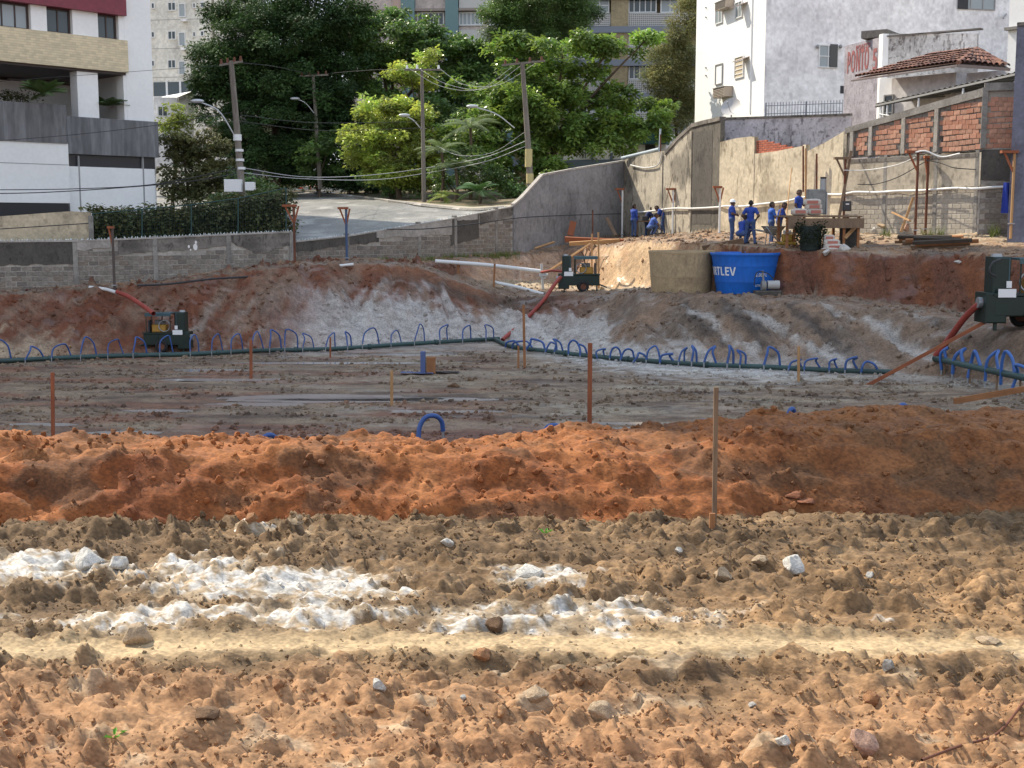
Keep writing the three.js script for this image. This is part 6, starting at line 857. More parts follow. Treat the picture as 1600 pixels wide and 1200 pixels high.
// ---------- workers ----------
function sdfMesh(prims, cell, k) {   // naive surface nets over a smooth union of tapered capsules
  const lo = V(1e9, 1e9, 1e9), hi = V(-1e9, -1e9, -1e9); for (const p of prims) for (const [q, r] of [[p.a, p.ra], [p.b, p.rb]]) { lo.min(q.clone().subScalar(r + 2 * cell)); hi.max(q.clone().addScalar(r + 2 * cell)); }
  const nx = Math.ceil((hi.x - lo.x) / cell) + 1, ny = Math.ceil((hi.y - lo.y) / cell) + 1, nz = Math.ceil((hi.z - lo.z) / cell) + 1, F = new Float32Array(nx * ny * nz);
  const P0 = prims.map((p) => ({ ax: p.a.x, ay: p.a.y, az: p.a.z, bx: p.b.x - p.a.x, by: p.b.y - p.a.y, bz: p.b.z - p.a.z, l: 1 / Math.max(1e-9, p.b.distanceToSquared(p.a)), ra: p.ra, rb: p.rb, c: p.c }));
  const dist = (q, x, y, z) => { const X = x - q.ax, Y = y - q.ay, Z = z - q.az, t = clamp((X * q.bx + Y * q.by + Z * q.bz) * q.l); return Math.hypot(X - q.bx * t, Y - q.by * t, Z - q.bz * t) - (q.ra + (q.rb - q.ra) * t); };
  let o = 0; for (let k2 = 0; k2 < nz; k2++) for (let j = 0; j < ny; j++) for (let i = 0; i < nx; i++, o++) { const x = lo.x + i * cell, y = lo.y + j * cell, z = lo.z + k2 * cell; let d = 1e3; for (const q of P0) { const e = dist(q, x, y, z), h = Math.max(k - Math.abs(d - e), 0) / k; d = Math.min(d, e) - h * h * k * .25; } F[o] = d; }
  const id = new Int32Array(nx * ny * nz).fill(-1), pos = [], col = [], idx = [], at = (i, j, l) => i + nx * (j + ny * l);
  for (let l = 0; l < nz - 1; l++) for (let j = 0; j < ny - 1; j++) for (let i = 0; i < nx - 1; i++) {
    let n = 0, sx = 0, sy = 0, sz = 0; const g = [0, 0, 0, 0, 0, 0, 0, 0]; let m = 0; for (let c = 0; c < 8; c++) { g[c] = F[at(i + (c & 1), j + ((c >> 1) & 1), l + (c >> 2))]; if (g[c] < 0) m |= 1 << c; } if (m === 0 || m === 255) continue;
    for (let a = 0; a < 8; a++) for (let b = 0; b < 3; b++) { const c = a ^ (1 << b); if (c < a || (g[a] < 0) === (g[c] < 0)) continue; const t = g[a] / (g[a] - g[c]); n++; sx += (a & 1) + t * ((c & 1) - (a & 1)); sy += ((a >> 1) & 1) + t * (((c >> 1) & 1) - ((a >> 1) & 1)); sz += (a >> 2) + t * ((c >> 2) - (a >> 2)); }
    const x = lo.x + (i + sx / n) * cell, y = lo.y + (j + sy / n) * cell, z = lo.z + (l + sz / n) * cell; id[at(i, j, l)] = pos.length / 3; pos.push(x, y, z); let best = 1e9, bc = null; for (const q of P0) { const e = dist(q, x, y, z); if (e < best) { best = e; bc = q.c; } } col.push(...bc);
  }
  for (let l = 1; l < nz - 1; l++) for (let j = 1; j < ny - 1; j++) for (let i = 1; i < nx - 1; i++) { const s = F[at(i, j, l)] < 0; for (const [d, u, v] of [[[1, 0, 0], [0, 1, 0], [0, 0, 1]], [[0, 1, 0], [0, 0, 1], [1, 0, 0]], [[0, 0, 1], [1, 0, 0], [0, 1, 0]]]) { const e = F[at(i + d[0], j + d[1], l + d[2])] < 0; if (s === e) continue; const a = id[at(i, j, l)], b = id[at(i - u[0], j - u[1], l - u[2])], c = id[at(i - u[0] - v[0], j - u[1] - v[1], l - u[2] - v[2])], w = id[at(i - v[0], j - v[1], l - v[2])]; if (Math.min(a, b, c, w) < 0) continue; s ? idx.push(a, b, c, a, c, w) : idx.push(a, c, b, a, w, c); } }
  const g = new THREE.BufferGeometry(); g.setAttribute('position', new THREE.Float32BufferAttribute(pos, 3)); g.setAttribute('color', new THREE.Float32BufferAttribute(col, 3)); g.setIndex(idx); g.computeVertexNormals(); return g;
}
const SKIN = [.13, .07, .045], SHIRT = [.022, .06, .3], JEAN = [.05, .085, .19], HAIR = [.015, .012, .01], BOOT = [.03, .025, .02], EYE_C = [.3, .28, .26], LIP = [.12, .045, .04], PALE = [.25, .33, .42];
const cap = (a, b, ra, rb, c) => ({ a, b, ra, rb, c });
function headGeo(at, yaw, nod, hair) {   // skull, jaw, nose, ears, eyes, mouth on a fine grid
  const h = (x, y, z) => V(x, y, z), c = SKIN, p = [cap(h(0, .05, -.025), h(0, .06, .015), .092, .088, c), cap(h(0, -.03, .03), h(0, -.075, .055), .062, .042, c), cap(h(0, .015, .098), h(0, -.02, .118), .01, .016, c), cap(h(-.03, .045, .088), h(.03, .045, .088), .016, .016, c), cap(h(.034, .022, .085), h(.034, .022, .088), .013, .013, EYE_C), cap(h(-.034, .022, .085), h(-.034, .022, .088), .013, .013, EYE_C), cap(h(-.022, -.055, .09), h(.022, -.055, .09), .009, .009, LIP), cap(h(.09, .0, -.005), h(.094, .03, -.01), .014, .018, c), cap(h(-.09, .0, -.005), h(-.094, .03, -.01), .014, .018, c), cap(h(0, -.1, -.02), h(0, -.04, -.01), .055, .055, c)];
  if (hair) p.push(cap(h(0, .085, -.03), h(0, .1, .02), .085, .072, HAIR), cap(h(0, .02, -.06), h(0, .06, -.05), .075, .082, HAIR));
  const g = sdfMesh(p, .011, .02); g.rotateX(nod); g.rotateY(yaw); g.translate(at.x, at.y, at.z); return g;
}
function handGeo(w, dir, side) {   // palm, four unequal bent fingers and a thumb from the side
  const Y = dir.clone().normalize(), X = V(0, 0, 1).cross(Y); if (X.length() < .1) X.set(1, 0, 0); X.normalize(); const Z = X.clone().cross(Y), M = (x, y, z) => w.clone().addScaledVector(X, x * side).addScaledVector(Y, y).addScaledVector(Z, z), c = SKIN, p = [cap(M(-.02, .0, 0), M(-.022, .075, 0), .022, .02, c), cap(M(.018, .0, 0), M(.02, .075, 0), .022, .02, c)];
  [[-.033, .062], [-.011, .075], [.011, .07], [.031, .052]].forEach(([x, l]) => { const a = M(x, .085, 0), b = M(x * 1.05, .085 + l * .55, .012), e = M(x * 1.05, .085 + l * .9, .04); p.push(cap(a, b, .0095, .009, c), cap(b, e, .009, .008, c)); });
  p.push(cap(M(-.035, .02, 0), M(-.062, .055, .012), .012, .011, c), cap(M(-.062, .055, .012), M(-.066, .085, .025), .011, .009, c)); return sdfMesh(p, .0075, .008);
}
// J: joints in metres, facing +z
function worker(label, pos, turn, J, o = {}) {
  const g = thing('person', label, 'person', pos, turn, 'workers in blue'), sh = o.shirt ?? SHIRT, tr = o.jean ?? JEAN, v = {}; for (const k in J) v[k] = V(...J[k]);
  const mid = v.pelvis.clone().lerp(v.chest, .5), p = [cap(v.hipL, v.hipR, .115, .115, tr), cap(v.pelvis, mid, .135, .13, sh), cap(mid, v.chest, .135, .15, sh), cap(v.shL.clone().lerp(v.chest, .35), v.shR.clone().lerp(v.chest, .35), .115, .115, sh), cap(v.chest, v.neck, .11, .06, sh), cap(v.neck, v.head, .055, .055, SKIN)];
  for (const s of ['L', 'R']) {
    const up = v['sh' + s].clone().lerp(v['el' + s], .62); p.push(cap(v['sh' + s], up, .072, .062, sh), cap(up, v['el' + s], .052, .044, o.long ? sh : SKIN), cap(v['el' + s], v['wr' + s], .043, .03, o.long ? sh : SKIN));
    p.push(cap(v['hip' + s], v['kn' + s], .1, .068, tr), cap(v['kn' + s], v['an' + s], .066, .05, tr), cap(v['an' + s], v['to' + s], .05, .042, BOOT));
  }
  const parts = [sdfMesh(p, .02, .05), headGeo(v.head, o.yaw ?? 0, o.nod ?? 0, !o.helmet)];
  for (const [s, q] of [['L', 1], ['R', -1]]) parts.push(handGeo(v['wr' + s], v['wr' + s].clone().sub(v['el' + s]), q));
  mesh('body', mergeGeometries(parts), bodyMat, g);
  if (o.helmet) { const hm = std({ color: lin(...o.helmet), roughness: .35 }), dome = new THREE.SphereGeometry(.125, 20, 10, 0, Math.PI * 2, 0, Math.PI * .52), brim = new THREE.CylinderGeometry(.15, .155, .015, 20); brim.translate(0, 0, .025); const gg = merge([dome, brim]); gg.rotateX(o.nod ?? 0); gg.rotateY(o.yaw ?? 0); gg.translate(v.head.x, v.head.y + .06, v.head.z); mesh('helmet', gg, hm, g); }
  return g;
}
const bodyMat = std({ vertexColors: true, roughness: .85 });
const STAND = { hipL: [.095, .93, 0], hipR: [-.095, .93, 0], pelvis: [0, .98, 0], chest: [0, 1.32, -.01], neck: [0, 1.5, 0], head: [0, 1.62, .02], shL: [.19, 1.42, 0], shR: [-.19, 1.42, 0], elL: [.25, 1.15, -.02], elR: [-.25, 1.15, -.02], wrL: [.22, .92, .1], wrR: [-.22, .92, .1], knL: [.11, .5, .03], knR: [-.11, .5, .03], anL: [.12, .08, 0], anR: [-.12, .08, 0], toL: [.14, .05, .16], toR: [-.14, .05, .16] };
const pose = (o) => ({ ...STAND, ...o });
const at = (px, py, D, dy = 0) => { const q = P(px, py, D); q.y = gh(q.x, q.z) + dy; return q; };
const folded = pose({ elL: [.26, 1.18, .08], elR: [-.26, 1.18, .08], wrL: [-.05, 1.15, .24], wrR: [.05, 1.12, .22] });
const foldTall = worker('worker in a white helmet and blue shirt standing by the white prop', at(1143, 366, 54.6), 1.2, folded, { helmet: [.8, .8, .8], yaw: .3 });
worker('bareheaded worker in blue seen from behind with legs apart above the blue tank', at(1172, 376, 52.6), Math.PI - .35, pose({ hipL: [.1, .92, 0], hipR: [-.1, .92, 0], knL: [.17, .48, .03], anL: [.22, .07, -.02], toL: [.27, .04, .13], knR: [-.14, .48, .05], anR: [-.2, .07, 0], toR: [-.24, .04, .15], elL: [.33, 1.16, -.05], elR: [-.34, 1.16, -.05], wrL: [.2, 1.0, .12], wrR: [-.2, 1.0, .12] }), { nod: .25 });
const CROUCH = pose({ hipL: [.12, .42, -.12], hipR: [-.12, .42, -.12], pelvis: [0, .46, -.1], chest: [0, .76, .08], neck: [0, .92, .18], head: [0, 1.02, .25], shL: [.18, .84, .12], shR: [-.18, .84, .12], elL: [.24, .58, .26], elR: [-.24, .58, .26], wrL: [.12, .4, .42], wrR: [-.12, .4, .42], knL: [.18, .55, .3], knR: [-.18, .55, .3], anL: [.16, .08, .05], anR: [-.16, .08, .05], toL: [.18, .05, .22], toR: [-.18, .05, .22] });
worker('worker in blue crouching beside the one with legs apart', at(1160, 376, 52.9), 2.5, CROUCH, { nod: .4, long: true });
worker('worker in blue standing with back turned at the left of the far group', at(990, 371, 70.4), 2.2, pose({ wrL: [.1, 1.1, .3], elL: [.24, 1.14, .1] }), { long: true });
worker('worker in blue leaning over the work bench in the far group', at(1009, 370, 71.6), 1.4, pose({ chest: [0, 1.28, .16], neck: [0, 1.42, .26], head: [0, 1.52, .32], shL: [.19, 1.34, .2], shR: [-.19, 1.34, .2], elL: [.24, 1.16, .42], elR: [-.24, 1.16, .42], wrL: [.12, 1.1, .66], wrR: [-.12, 1.1, .66] }), { long: true, nod: .3, shirt: [.02, .035, .12] });
worker('worker in pale blue squatting low in the far group behind the earth mound', at(1018, 371, 69.4, .05), 1.9, CROUCH, { nod: .3, shirt: [.06, .12, .4] });
worker('worker in blue bending forward at the right of the far group', at(1036, 370, 70), -1.9, pose({ pelvis: [0, .98, -.06], chest: [0, 1.22, .14], neck: [0, 1.34, .28], head: [0, 1.4, .36], shL: [.18, 1.28, .18], shR: [-.18, 1.28, .18], elL: [.24, 1.02, .28], elR: [-.24, 1.02, .28], wrL: [.18, .82, .42], wrR: [-.16, .86, .44], knL: [.14, .5, .02], anL: [.16, .08, -.14], toL: [.18, .05, .02], anR: [-.12, .08, .12], toR: [-.14, .05, .28], knR: [-.12, .5, .12] }), { nod: .5 });
worker('worker in sky blue at the left of the pair behind the wheelbarrow', at(1205, 360, 54.6, -.1), 1.7, pose({ wrR: [-.12, 1.1, .28], elR: [-.25, 1.12, .1] }), { shirt: [.04, .12, .42] });
worker('worker in blue holding a long tool handle behind the wheelbarrow', at(1217, 362, 53.8), 1.2, pose({ chest: [0, 1.3, .08], neck: [0, 1.46, .14], head: [0, 1.57, .2], shL: [.19, 1.38, .1], shR: [-.19, 1.38, .1], elL: [.25, 1.12, .22], elR: [-.25, 1.14, .2], wrL: [.12, .98, .42], wrR: [-.1, 1.12, .42] }), { nod: .35 });
worker('worker in blue half hidden behind the cement bags on the platform', at(1247, 352, 53.4, .35), .9, pose({ wrL: [.15, 1.2, .3], elL: [.27, 1.15, .1] }), { nod: .2 });
{ const a = P(1213, 360, 53.6), b = P(1222, 318, 53.4); one('tool_handle', 'long wooden tool handle held by the worker behind the wheelbarrow', 'tool', rod(V(0, 0, 0), b.sub(a), .02), woodMats[0], a); const c = P(1228, 345, 54.5), d = P(1272, 180, 58); one('bamboo_pole', 'thin slanting pole leaning over the tan wall', 'pole', rod(V(0, 0, 0), P(1237, 262, 57.6).sub(c), .03, .02), woodMats[0], c); }
// ---------- work platform and clutter ----------
{
  const D = 51.2, b = P(1275, 384, D); b.y = gh(b.x, b.z); const g = thing('work_platform', 'rough timber platform carrying cement bags above the red bank', 'platform', b), L = (px, py, d = D) => P(px, py, d).sub(b), k = D / FOC; const topY = L(1275, 338).y;
  for (let i = 0; i < 6; i++) { const z = .9 - i * .34; mesh('top_board', box(119 * k, .06, .31, L(1276, 340).x + rr(-.05, .05), topY + rr(-.01, .012), z), woodMats[2], g); }
  mesh('front_board', box(96 * k, .38, .05, L(1290, 350).x, topY - .27, 1.08), woodMats[2], g); mesh('front_board', box(20 * k, .45, .05, L(1232, 349).x, topY - .27, 1.1), woodMats[2], g); for (const px of [1222, 1247, 1309, 1331]) for (const z of [.95, -.7]) mesh('leg', box(.1, topY + .3, .1, L(px, 360).x, topY / 2 - .18, z), woodMats[1], g); mesh('shelf_board', box(24 * k, .06, .4, L(1233, 368).x, topY * .45, .9), woodMats[2], g);
  const cm = std({ map: plasterTex([196, 186, 174], [140, 128, 118], .5, .4, 701, 1), roughness: .9 }), rd = std({ color: lin(.42, .16, .12), roughness: .9 });
  const bag = (label, px, py, d, w, group) => { const c = P(px, py, d), s = w * d / FOC / 2, q = new THREE.SphereGeometry(1, 18, 12), p = q.attributes.position; for (let i = 0; i < p.count; i++) { const x = p.getX(i), y = p.getY(i), z = p.getZ(i), f = (t) => Math.sign(t) * Math.pow(Math.abs(t), .55); p.setXYZ(i, f(x) * s, f(y) * .13 + .02 * n3(x * 3 + px, z * 3), f(z) * s * .62); } q.computeVertexNormals(); const t = thing('cement_bag', label, 'bag', c, rr(-.15, .15), group); mesh('sack', q, cm, t); mesh('print_band', box(s * 1.2, .12, .01, 0, 0, s * .62 + .005), rd, t); };
  const G = 'cement bags on the platform'; bag('lowest cement bag of the stack on the platform', 1272, 331, 51, 26, G); bag('middle cement bag of the stack on the platform', 1271, 323, 51, 26, G); bag('upper cement bag of the stack on the platform', 1269, 316, 51, 28, G); bag('cement bag lying alone left of the stack', 1249, 331, 50.8, 26, G);
  const G2 = 'cement bags on the bank'; bag('cement bag at the bottom of the heap beside the dark drum', 1297, 392, 49.4, 28, G2); bag('second cement bag of the heap beside the dark drum', 1302, 386, 49.5, 30, G2); bag('third cement bag of the heap beside the dark drum', 1299, 379, 49.6, 26, G2); bag('top cement bag of the heap beside the dark drum', 1295, 372, 49.7, 18, G2);
  // concrete mixer hopper and electric motor
  const m = P(1277, 335, 51.6), mx = thing('hopper', 'grey steel hopper with a motor on top standing on the platform', 'hopper', m), gm = std({ map: plasterTex([132, 132, 128], [92, 92, 90], .6, .3, 711, 1), roughness: .7 }); mesh('bin', cbox(.7, 1.0, .5, .03).translate(0, .5, -.3), gm, mx); mesh('motor', new THREE.CylinderGeometry(.12, .12, .42, 14).translate(.27, 1.2, -.3), steelMat, mx); mesh('motor_cap', new THREE.CylinderGeometry(.13, .1, .1, 14).translate(.27, 1.44, -.3), darkRoom, mx); mesh('side_plate', box(.04, .9, .46, .38, .45, -.28), steelMat, mx);
  // dark drum with yellow weeds under the platform
  const dr = P(1266, 386, 50.0); dr.y = gh(dr.x, dr.z) - .05; const t = thing('dark_drum', 'dark green drum draped with leaves under the platform', 'drum', dr), dk = std({ map: plasterTex([26, 38, 32], [12, 18, 16], .7, .6, 721, 1), roughness: .8 }); const dg = new THREE.CylinderGeometry(.42, .4, .95, 24, 6), p = dg.attributes.position; for (let i = 0; i < p.count; i++) { const f = 1 + .06 * n3(p.getX(i) * 5, p.getY(i) * 5, p.getZ(i) * 5); p.setX(i, p.getX(i) * f); p.setZ(i, p.getZ(i) * f); } dg.computeVertexNormals(); dg.translate(0, .47, 0); mesh('drum', dg, dk, t); for (const y of [.2, .5, .8]) mesh('hoop', new THREE.TorusGeometry(.425, .02, 6, 26).rotateX(Math.PI / 2).translate(0, y, 0), dk, t);
  const im = new THREE.InstancedMesh(clumps.hedge, leafMat(.02, .028, .01), 40); for (let i = 0; i < 40; i++) { const a = rr(-1.6, 1.6), y = rr(.3, 1.05); im.setMatrixAt(i, new THREE.Matrix4().compose(V(Math.sin(a) * .45, y, Math.cos(a) * .45), new THREE.Quaternion().setFromEuler(new THREE.Euler(rnd() * 6, rnd() * 6, 0)), V(.8, .8, .8))); } im.name = 'leaves'; im.userData.kind = 'stuff'; t.add(im);
  // concrete pier
  const c = P(1326, 384, 50.9); c.y = gh(c.x, c.z) - .1; const pr2 = thing('concrete_pier', 'dark concrete pier at the right end of the platform', 'pier', c); mesh('block', cbox(.62, 1.15, .6, .03).translate(0, .55, 0), coatDarkMat, pr2); mesh('cap', box(.7, .08, .66, 0, 1.16, 0), concreteMat, pr2);
  // wheelbarrow
  const wb = P(1208, 370, 52.6); wb.y = gh(wb.x, wb.z); const w = thing('wheelbarrow', 'grey wheelbarrow in front of the pair of workers', 'wheelbarrow', wb, .2), tray = new THREE.CylinderGeometry(.48, .26, .3, 4, 1, true).rotateY(Math.PI / 4).scale(1.25, 1, .85).translate(0, .6, 0), wm = std({ color: lin(.36, .34, .3), roughness: .6, side: THREE.DoubleSide }); mesh('tray', tray, wm, w); mesh('tray_bottom', box(.46, .03, .32, 0, .45, 0), wm, w); mesh('mortar_load', new THREE.SphereGeometry(.4, 16, 8, 0, 6.3, 0, 1.5).scale(1, .3, .7).translate(0, .62, 0), coatPaleMat, w); for (const z of [.2, -.2]) { mesh('handle', tube([V(.55, .3, z * .4), V(0, .42, z), V(-.5, .55, z * 1.3), V(-.95, .62, z * 1.3)], .02, 14, 6), steelMat, w); mesh('leg', rod(V(-.25, 0, z), V(-.2, .45, z), .02), steelMat, w); } const wl = mesh('wheel', new THREE.TorusGeometry(.15, .045, 8, 18).translate(.6, .2, 0), std({ color: lin(.02, .02, .02) }), w); mesh('hub', new THREE.CylinderGeometry(.05, .05, .1, 10).rotateX(Math.PI / 2).translate(.6, .2, 0), steelMat, wl);
  // yellow machine low on the ground
  const ym = P(1228, 368, 52.0); ym.y = gh(ym.x, ym.z); const y = thing('plate_compactor', 'low yellow machine beneath the left end of the platform', 'machine', ym), yl = std({ color: lin(.42, .26, .04), roughness: .6 }); mesh('base_plate', cbox(.8, .12, .5, .03).translate(0, .1, 0), yl, y); mesh('engine', cbox(.4, .3, .35, .05).translate(.05, .32, 0), yl, y); mesh('handle', tube([V(-.3, .2, .15), V(-.7, .6, .15), V(-.8, .75, 0), V(-.7, .6, -.15), V(-.3, .2, -.15)], .02, 20, 6), steelMat, y); mesh('tank', new THREE.CylinderGeometry(.1, .1, .3, 12).rotateZ(Math.PI / 2).translate(.05, .53, 0), whiteFrame, y);
}
{ // bench and frame with the far group of workers
  const b = P(1004, 366, 71.2); b.y = gh(b.x, b.z); const g = thing('work_bench', 'dark work bench among the far group of workers', 'bench', b); mesh('bench_top', box(1.2, .07, .6, .2, .86, 0), woodMats[2], g); for (const [x, z] of [[-.3, .22], [.7, .22], [-.3, -.22], [.7, -.22]]) mesh('leg', box(.08, .84, .08, x, .42, z), woodMats[2], g); mesh('vice', cbox(.3, .26, .25, .03).translate(.1, 1.03, .05), darkRoom, g);
  const r = P(1078, 320, 67), f = thing('rope', 'thin rope hung in a loop on the stepped wall', 'rope', r); mesh('strand', tube([V(-.9, 1.6, 0), V(-1.2, .4, .05), V(-1.5, -.7, .1)], .015, 20, 5), woodMats[2], f);
}
// ---------- stones, clods and small debris ----------
function rockGeo(seed, rough = .25, det = 3) { const g = mergeVertices(new THREE.IcosahedronGeometry(1, det).deleteAttribute('normal').deleteAttribute('uv')), p = g.attributes.position, cuts = Array.from({ length: 10 }, (_, i) => [V(hash2(seed, i, 1) - .5, hash2(seed, i, 2) - .5, hash2(seed, i, 3) - .5).normalize(), .48 + .34 * hash2(seed, i, 4)]); for (let i = 0; i < p.count; i++) { const v = V(p.getX(i), p.getY(i), p.getZ(i)); for (const [n, d] of cuts) { const k = v.dot(n); if (k > d) v.addScaledVector(n, d - k); } v.multiplyScalar(1 + rough * fbm(v.x * 1.6 + seed, v.y * 1.6, v.z * 1.6, 3) + .08 * n3(v.x * 6 + seed, v.y * 6, v.z * 6)); p.setXYZ(i, v.x, v.y, v.z); } const q = toCreasedNormals(g, .6); return metric(q); }
const rockGeos = [1, 2, 3, 4, 5, 6].map((i) => rockGeo(i * 17));
const rockMats = { white: [.66, .63, .57], tan: [.46, .34, .22], brown: [.2, .115, .06], orange: [.37, .18, .08], pink: [.46, .28, .2], grey: [.38, .36, .33], red: [.3, .12, .06] }; for (const k in rockMats) rockMats[k] = std({ color: lin(...rockMats[k]), map: grainTex, bumpMap: bumpTex, bumpScale: .01, roughness: .95 });
const rockList = [
  [214, 992, 46, 'tan', 'large rounded pale stone at the left on the lime strip', 1], [775, 976, 38, 'brown', 'squarish brown stone at the upper edge of the wheel path', .75], [1386, 1038, 24, 'grey', 'grey stone at the lower edge of the wheel path on the right', 1], [1544, 1003, 40, 'tan', 'flat tan slab stone near the right edge above the wheel path', .4], [1352, 1158, 54, 'pink', 'large pinkish boulder in the orange soil at the lower right', .9], [1222, 1178, 26, 'white', 'small white stone near the bottom right of the middle', .8], [1176, 1102, 15, 'white', 'tiny white chip in the orange soil below the wheel path', .7], [1127, 897, 36, 'tan', 'pale upright stone among the dark clods right of the lime', 1], [1242, 881, 42, 'white', 'whitish boulder near the foot of the shaded ground', .8], [824, 890, 46, 'white', 'rounded white lime boulder at the right lime heap', .8], [992, 936, 22, 'tan', 'smooth small tan stone below the right lime heap', .5], [1365, 1093, 32, 'orange', 'orange lump of soil left of the pinkish boulder', .9], [938, 1112, 46, 'tan', 'broad tan boulder in the orange soil in the middle', .8], [838, 1080, 50, 'tan', 'flat tan stone left of the broad tan boulder', .55], [1243, 772, 40, 'red', 'red slab fallen on the berm face', .35], [1262, 785, 34, 'red', 'second red slab leaning below the fallen one', .4], [698, 846, 26, 'white', 'white stone on the dark ground at the foot of the berm', .75], [392, 812, 22, 'orange', 'round orange lump at the foot of the left berm', .9], [754, 1028, 32, 'orange', 'orange block lying just below the wheel path', .7], [436, 1066, 26, 'orange', 'orange stone in the brown clods at the left', .8], [591, 1070, 28, 'white', 'pale stone at the left of the middle below the wheel path', .9], [320, 1114, 48, 'brown', 'big brown clod in the lower left', .7], [140, 872, 46, 'white', 'tall white lime lump at the far left heap', 1], [186, 876, 34, 'white', 'second white lime lump right of the tall one', .8], [1190, 876, 30, 'tan', 'tan block lying behind the whitish boulder', .6], [1060, 862, 14, 'white', 'small white stone standing on the dark ground', 1], [1360, 898, 16, 'white', 'small white chip on the right brown clods', .7], [724, 1088, 11, 'white', 'thin white chip standing in the orange soil', 1.2], [1290, 393, 14, 'white', 'round white stone on the bank beside the cement bags', .8], [1320, 386, 20, 'white', 'large pale stone at the edge of the red bank', .8], [1380, 354, 26, 'tan', 'pale rock slab at the foot of the sunlit block wall', .5], [1368, 359, 16, 'white', 'white rock beside the pale slab at the block wall', .9], [1418, 356, 30, 'pink', 'pinkish rock heap stone under the leaning plank', .5], [1497, 410, 12, 'white', 'white stone low on the shaded red bank', .7], [735, 592, 12, 'brown', 'small dark clod on the pit floor', .8], [708, 601, 20, 'brown', 'larger dark clod on the pit floor left of the small one', .5]];
rockList.forEach(([px, py, w, m, label, flat], i) => { const D0 = py < 400 ? 46 : py < 700 ? 28 : 7, b = onG(px, py + w * flat * .25, D0), s = w * -b.z / FOC / 2, g = one('stone', label, 'stone', rockGeos[i % 6], rockMats[m], b.add(V(0, s * flat * .22, 0)), 'loose stones'); g.scale.set(s * 1.08, s * flat * 1.05, s * .95); g.rotation.y = i * 1.7; });
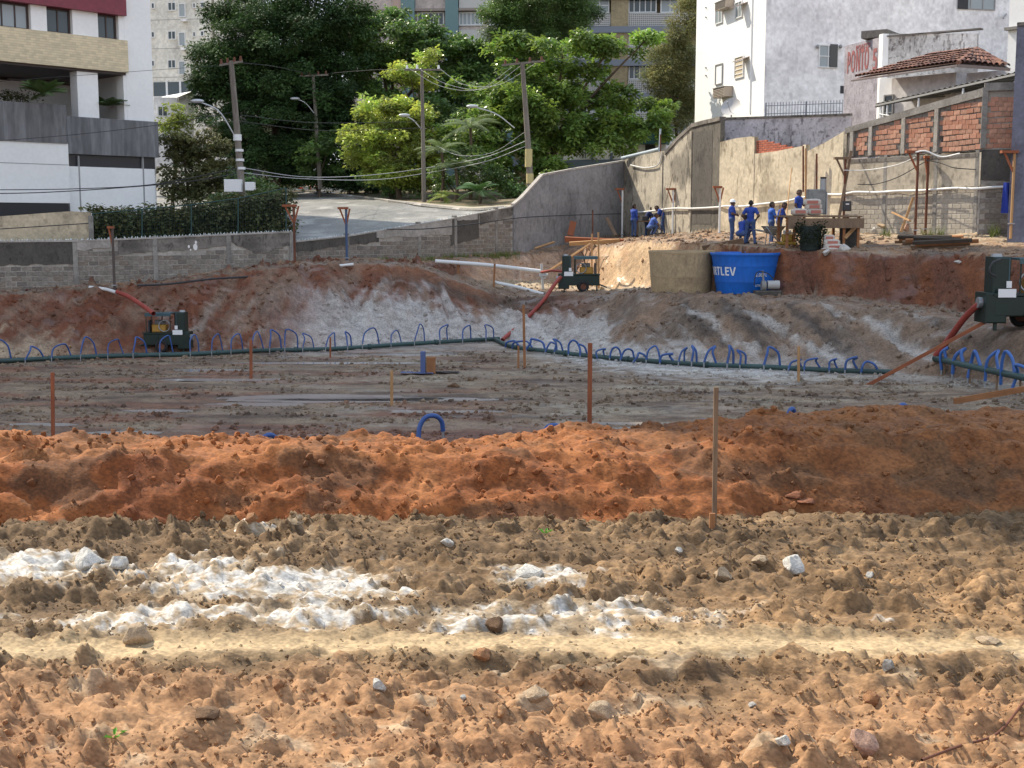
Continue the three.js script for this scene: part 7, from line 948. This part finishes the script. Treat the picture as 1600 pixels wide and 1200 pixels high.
// loose clods: nobody could count them
{
  const geos = [11, 12, 13].map((i) => rockGeo(i * 7, .5, 2)), col = new THREE.Color(), mat = std({ color: lin(1, 1, 1), map: grainTex, roughness: .97 });
  const scatter = (label, n, geo, pick, size, sink, dim) => { const im = new THREE.InstancedMesh(geo, mat, n); let k = 0; for (let i = 0; i < n * 4 && k < n; i++) { const q = pick(); if (!q) continue; const [x, D] = q, h = groundH(x, D), c = groundC(x, D, h), s = size(), v = rr(.8, 1.25) * dim; im.setMatrixAt(k, new THREE.Matrix4().compose(V(x, h + s * sink, -D), new THREE.Quaternion().setFromEuler(new THREE.Euler(rnd() * 6, rnd() * 6, rnd() * 6)), V(s, s * rr(.55, .9), s * rr(.7, 1)))); im.setColorAt(k, col.setRGB(c[0] * v, c[1] * v, c[2] * v)); k++; } im.count = k; im.name = numbered('soil_clods'); im.userData.kind = 'stuff'; im.castShadow = im.receiveShadow = true; tag(im, label, 'clods'); scene.add(im); };
  const wedge = (d0, d1) => { const D = d0 + (d1 - d0) * rnd(), x = rr(-.5, .5) * D; return [x, D]; }, pw2 = (a, b, e) => () => a + (b - a) * Math.pow(rnd(), e);
  scatter('fine crumbs of soil strewn over the foreground', 15000, geos[0], () => { const q = wedge(8.6, 17.4); return Math.abs(q[1] - trackD(q[0])) < .35 && rnd() < .9 ? null : fbm(q[0] * .8, q[1] * 1.1, 71, 3) < -.12 || (zoneWhite(q[0], q[1]) > .3 && rnd() < .85) ? null : q; }, pw2(.008, .03, 2.2), .15, 1.12);
  scatter('fist sized clods strewn over the foreground', 700, geos[1], () => { const q = wedge(8.6, 17.4); return Math.abs(q[1] - trackD(q[0])) < .4 ? null : fbm(q[0] * .6, q[1] * .9, 75, 3) < -.05 || (zoneWhite(q[0], q[1]) > .3 && rnd() < .85) ? null : q; }, pw2(.025, .07, 2.8), .05, 1);
  scatter('broken earth lumps on the face and foot of the berm', 2400, geos[2], () => { const q = wedge(16.6, 20.4); return fbm(q[0] * .7, q[1], 79, 3) < -.08 ? null : q; }, pw2(.014, .085, 3), .15, 1.05);
  scatter('mud lumps and gravel scattered over the pit floor', 9000, geos[0], () => { const q = wedge(26, 50); return Math.abs(q[0]) > 19 || profile(q[0], q[1]).seg !== 5 || puddleDip(q[0], q[1]) > .25 || fbm(q[0] * .35, q[1] * .6, 85, 3) < -.02 ? null : q; }, pw2(.02, .1, 2.6), .1, .95);
  scatter('earth lumps fallen over the cut slopes and benches', 7000, geos[1], () => { const q = [rr(-20, 19), rr(38, 74)]; const s = profile(q[0], q[1]).seg; return s < 6 || s > 9 || Math.abs(q[0]) > .42 * q[1] || fbm(q[0] * .5, q[1] * .5, 87, 3) < -.02 ? null : q; }, pw2(.025, .15, 3.6), .05, 1);
}
{ // small box with a blue board and rags on the pit floor
  const b = onG(668, 583, 30), g = thing('debris_box', 'brown box with a blue board standing on the pit floor', 'box', b), bl = std({ color: lin(.08, .11, .24), roughness: .8 }); mesh('box', cbox(.3, .55, .35, .02).translate(.12, .27, 0), woodMats[1], g); mesh('blue_board', cbox(.16, .75, .3, .015).translate(-.14, .36, .08), bl, g);
  const r = onG(652, 585, 30), q = new THREE.PlaneGeometry(1.1, .5, 14, 7).rotateX(-Math.PI / 2), p = q.attributes.position; for (let i = 0; i < p.count; i++) p.setY(i, .05 + .05 * fbm(p.getX(i) * 5, p.getZ(i) * 5, 3, 3)); q.computeVertexNormals(); one('rag', 'crumpled blue rag beside the box on the pit floor', 'rag', q, std({ color: lin(.1, .12, .22), side: THREE.DoubleSide, roughness: .95 }), r); const r2 = onG(692, 583, 30); one('rag', 'dark rag lying right of the box on the pit floor', 'rag', q.clone(), std({ color: lin(.06, .045, .04), side: THREE.DoubleSide, roughness: .95 }), r2);
}
for (const [px, py, label] of [[852, 838, 'small green sprout on the dark ground at the foot of the berm'], [178, 1155, 'small green sprout in the orange soil at the lower left']]) { const b = onG(px, py, 8), g = thing('sprout', label, 'sprout', b); for (let i = 0; i < 5; i++) { const a = i * 1.26 + px, q = new THREE.BufferGeometry(), c = Math.cos(a), s = Math.sin(a); q.setAttribute('position', new THREE.Float32BufferAttribute([0, 0, 0, c * .06 - s * .018, .05, s * .06 + c * .018, c * .11, .05, s * .11, 0, 0, 0, c * .11, .05, s * .11, c * .06 + s * .018, .05, s * .06 - c * .018], 3)); q.computeVertexNormals(); mesh('leaf', q, leafMat(.12, .32, .04), g); } }
{ const v = [[1600, 1105, 11], [1560, 1150, 10.6], [1500, 1172, 10.3], [1440, 1196, 10.05]].map(([px, py]) => onG(px, py, 8).add(V(0, .03, 0))); one('root', 'thin reddish root lying in the lower right corner', 'root', tube(v, .012, 24, 5), rustMat, null); }
renderer.render(scene, camera);
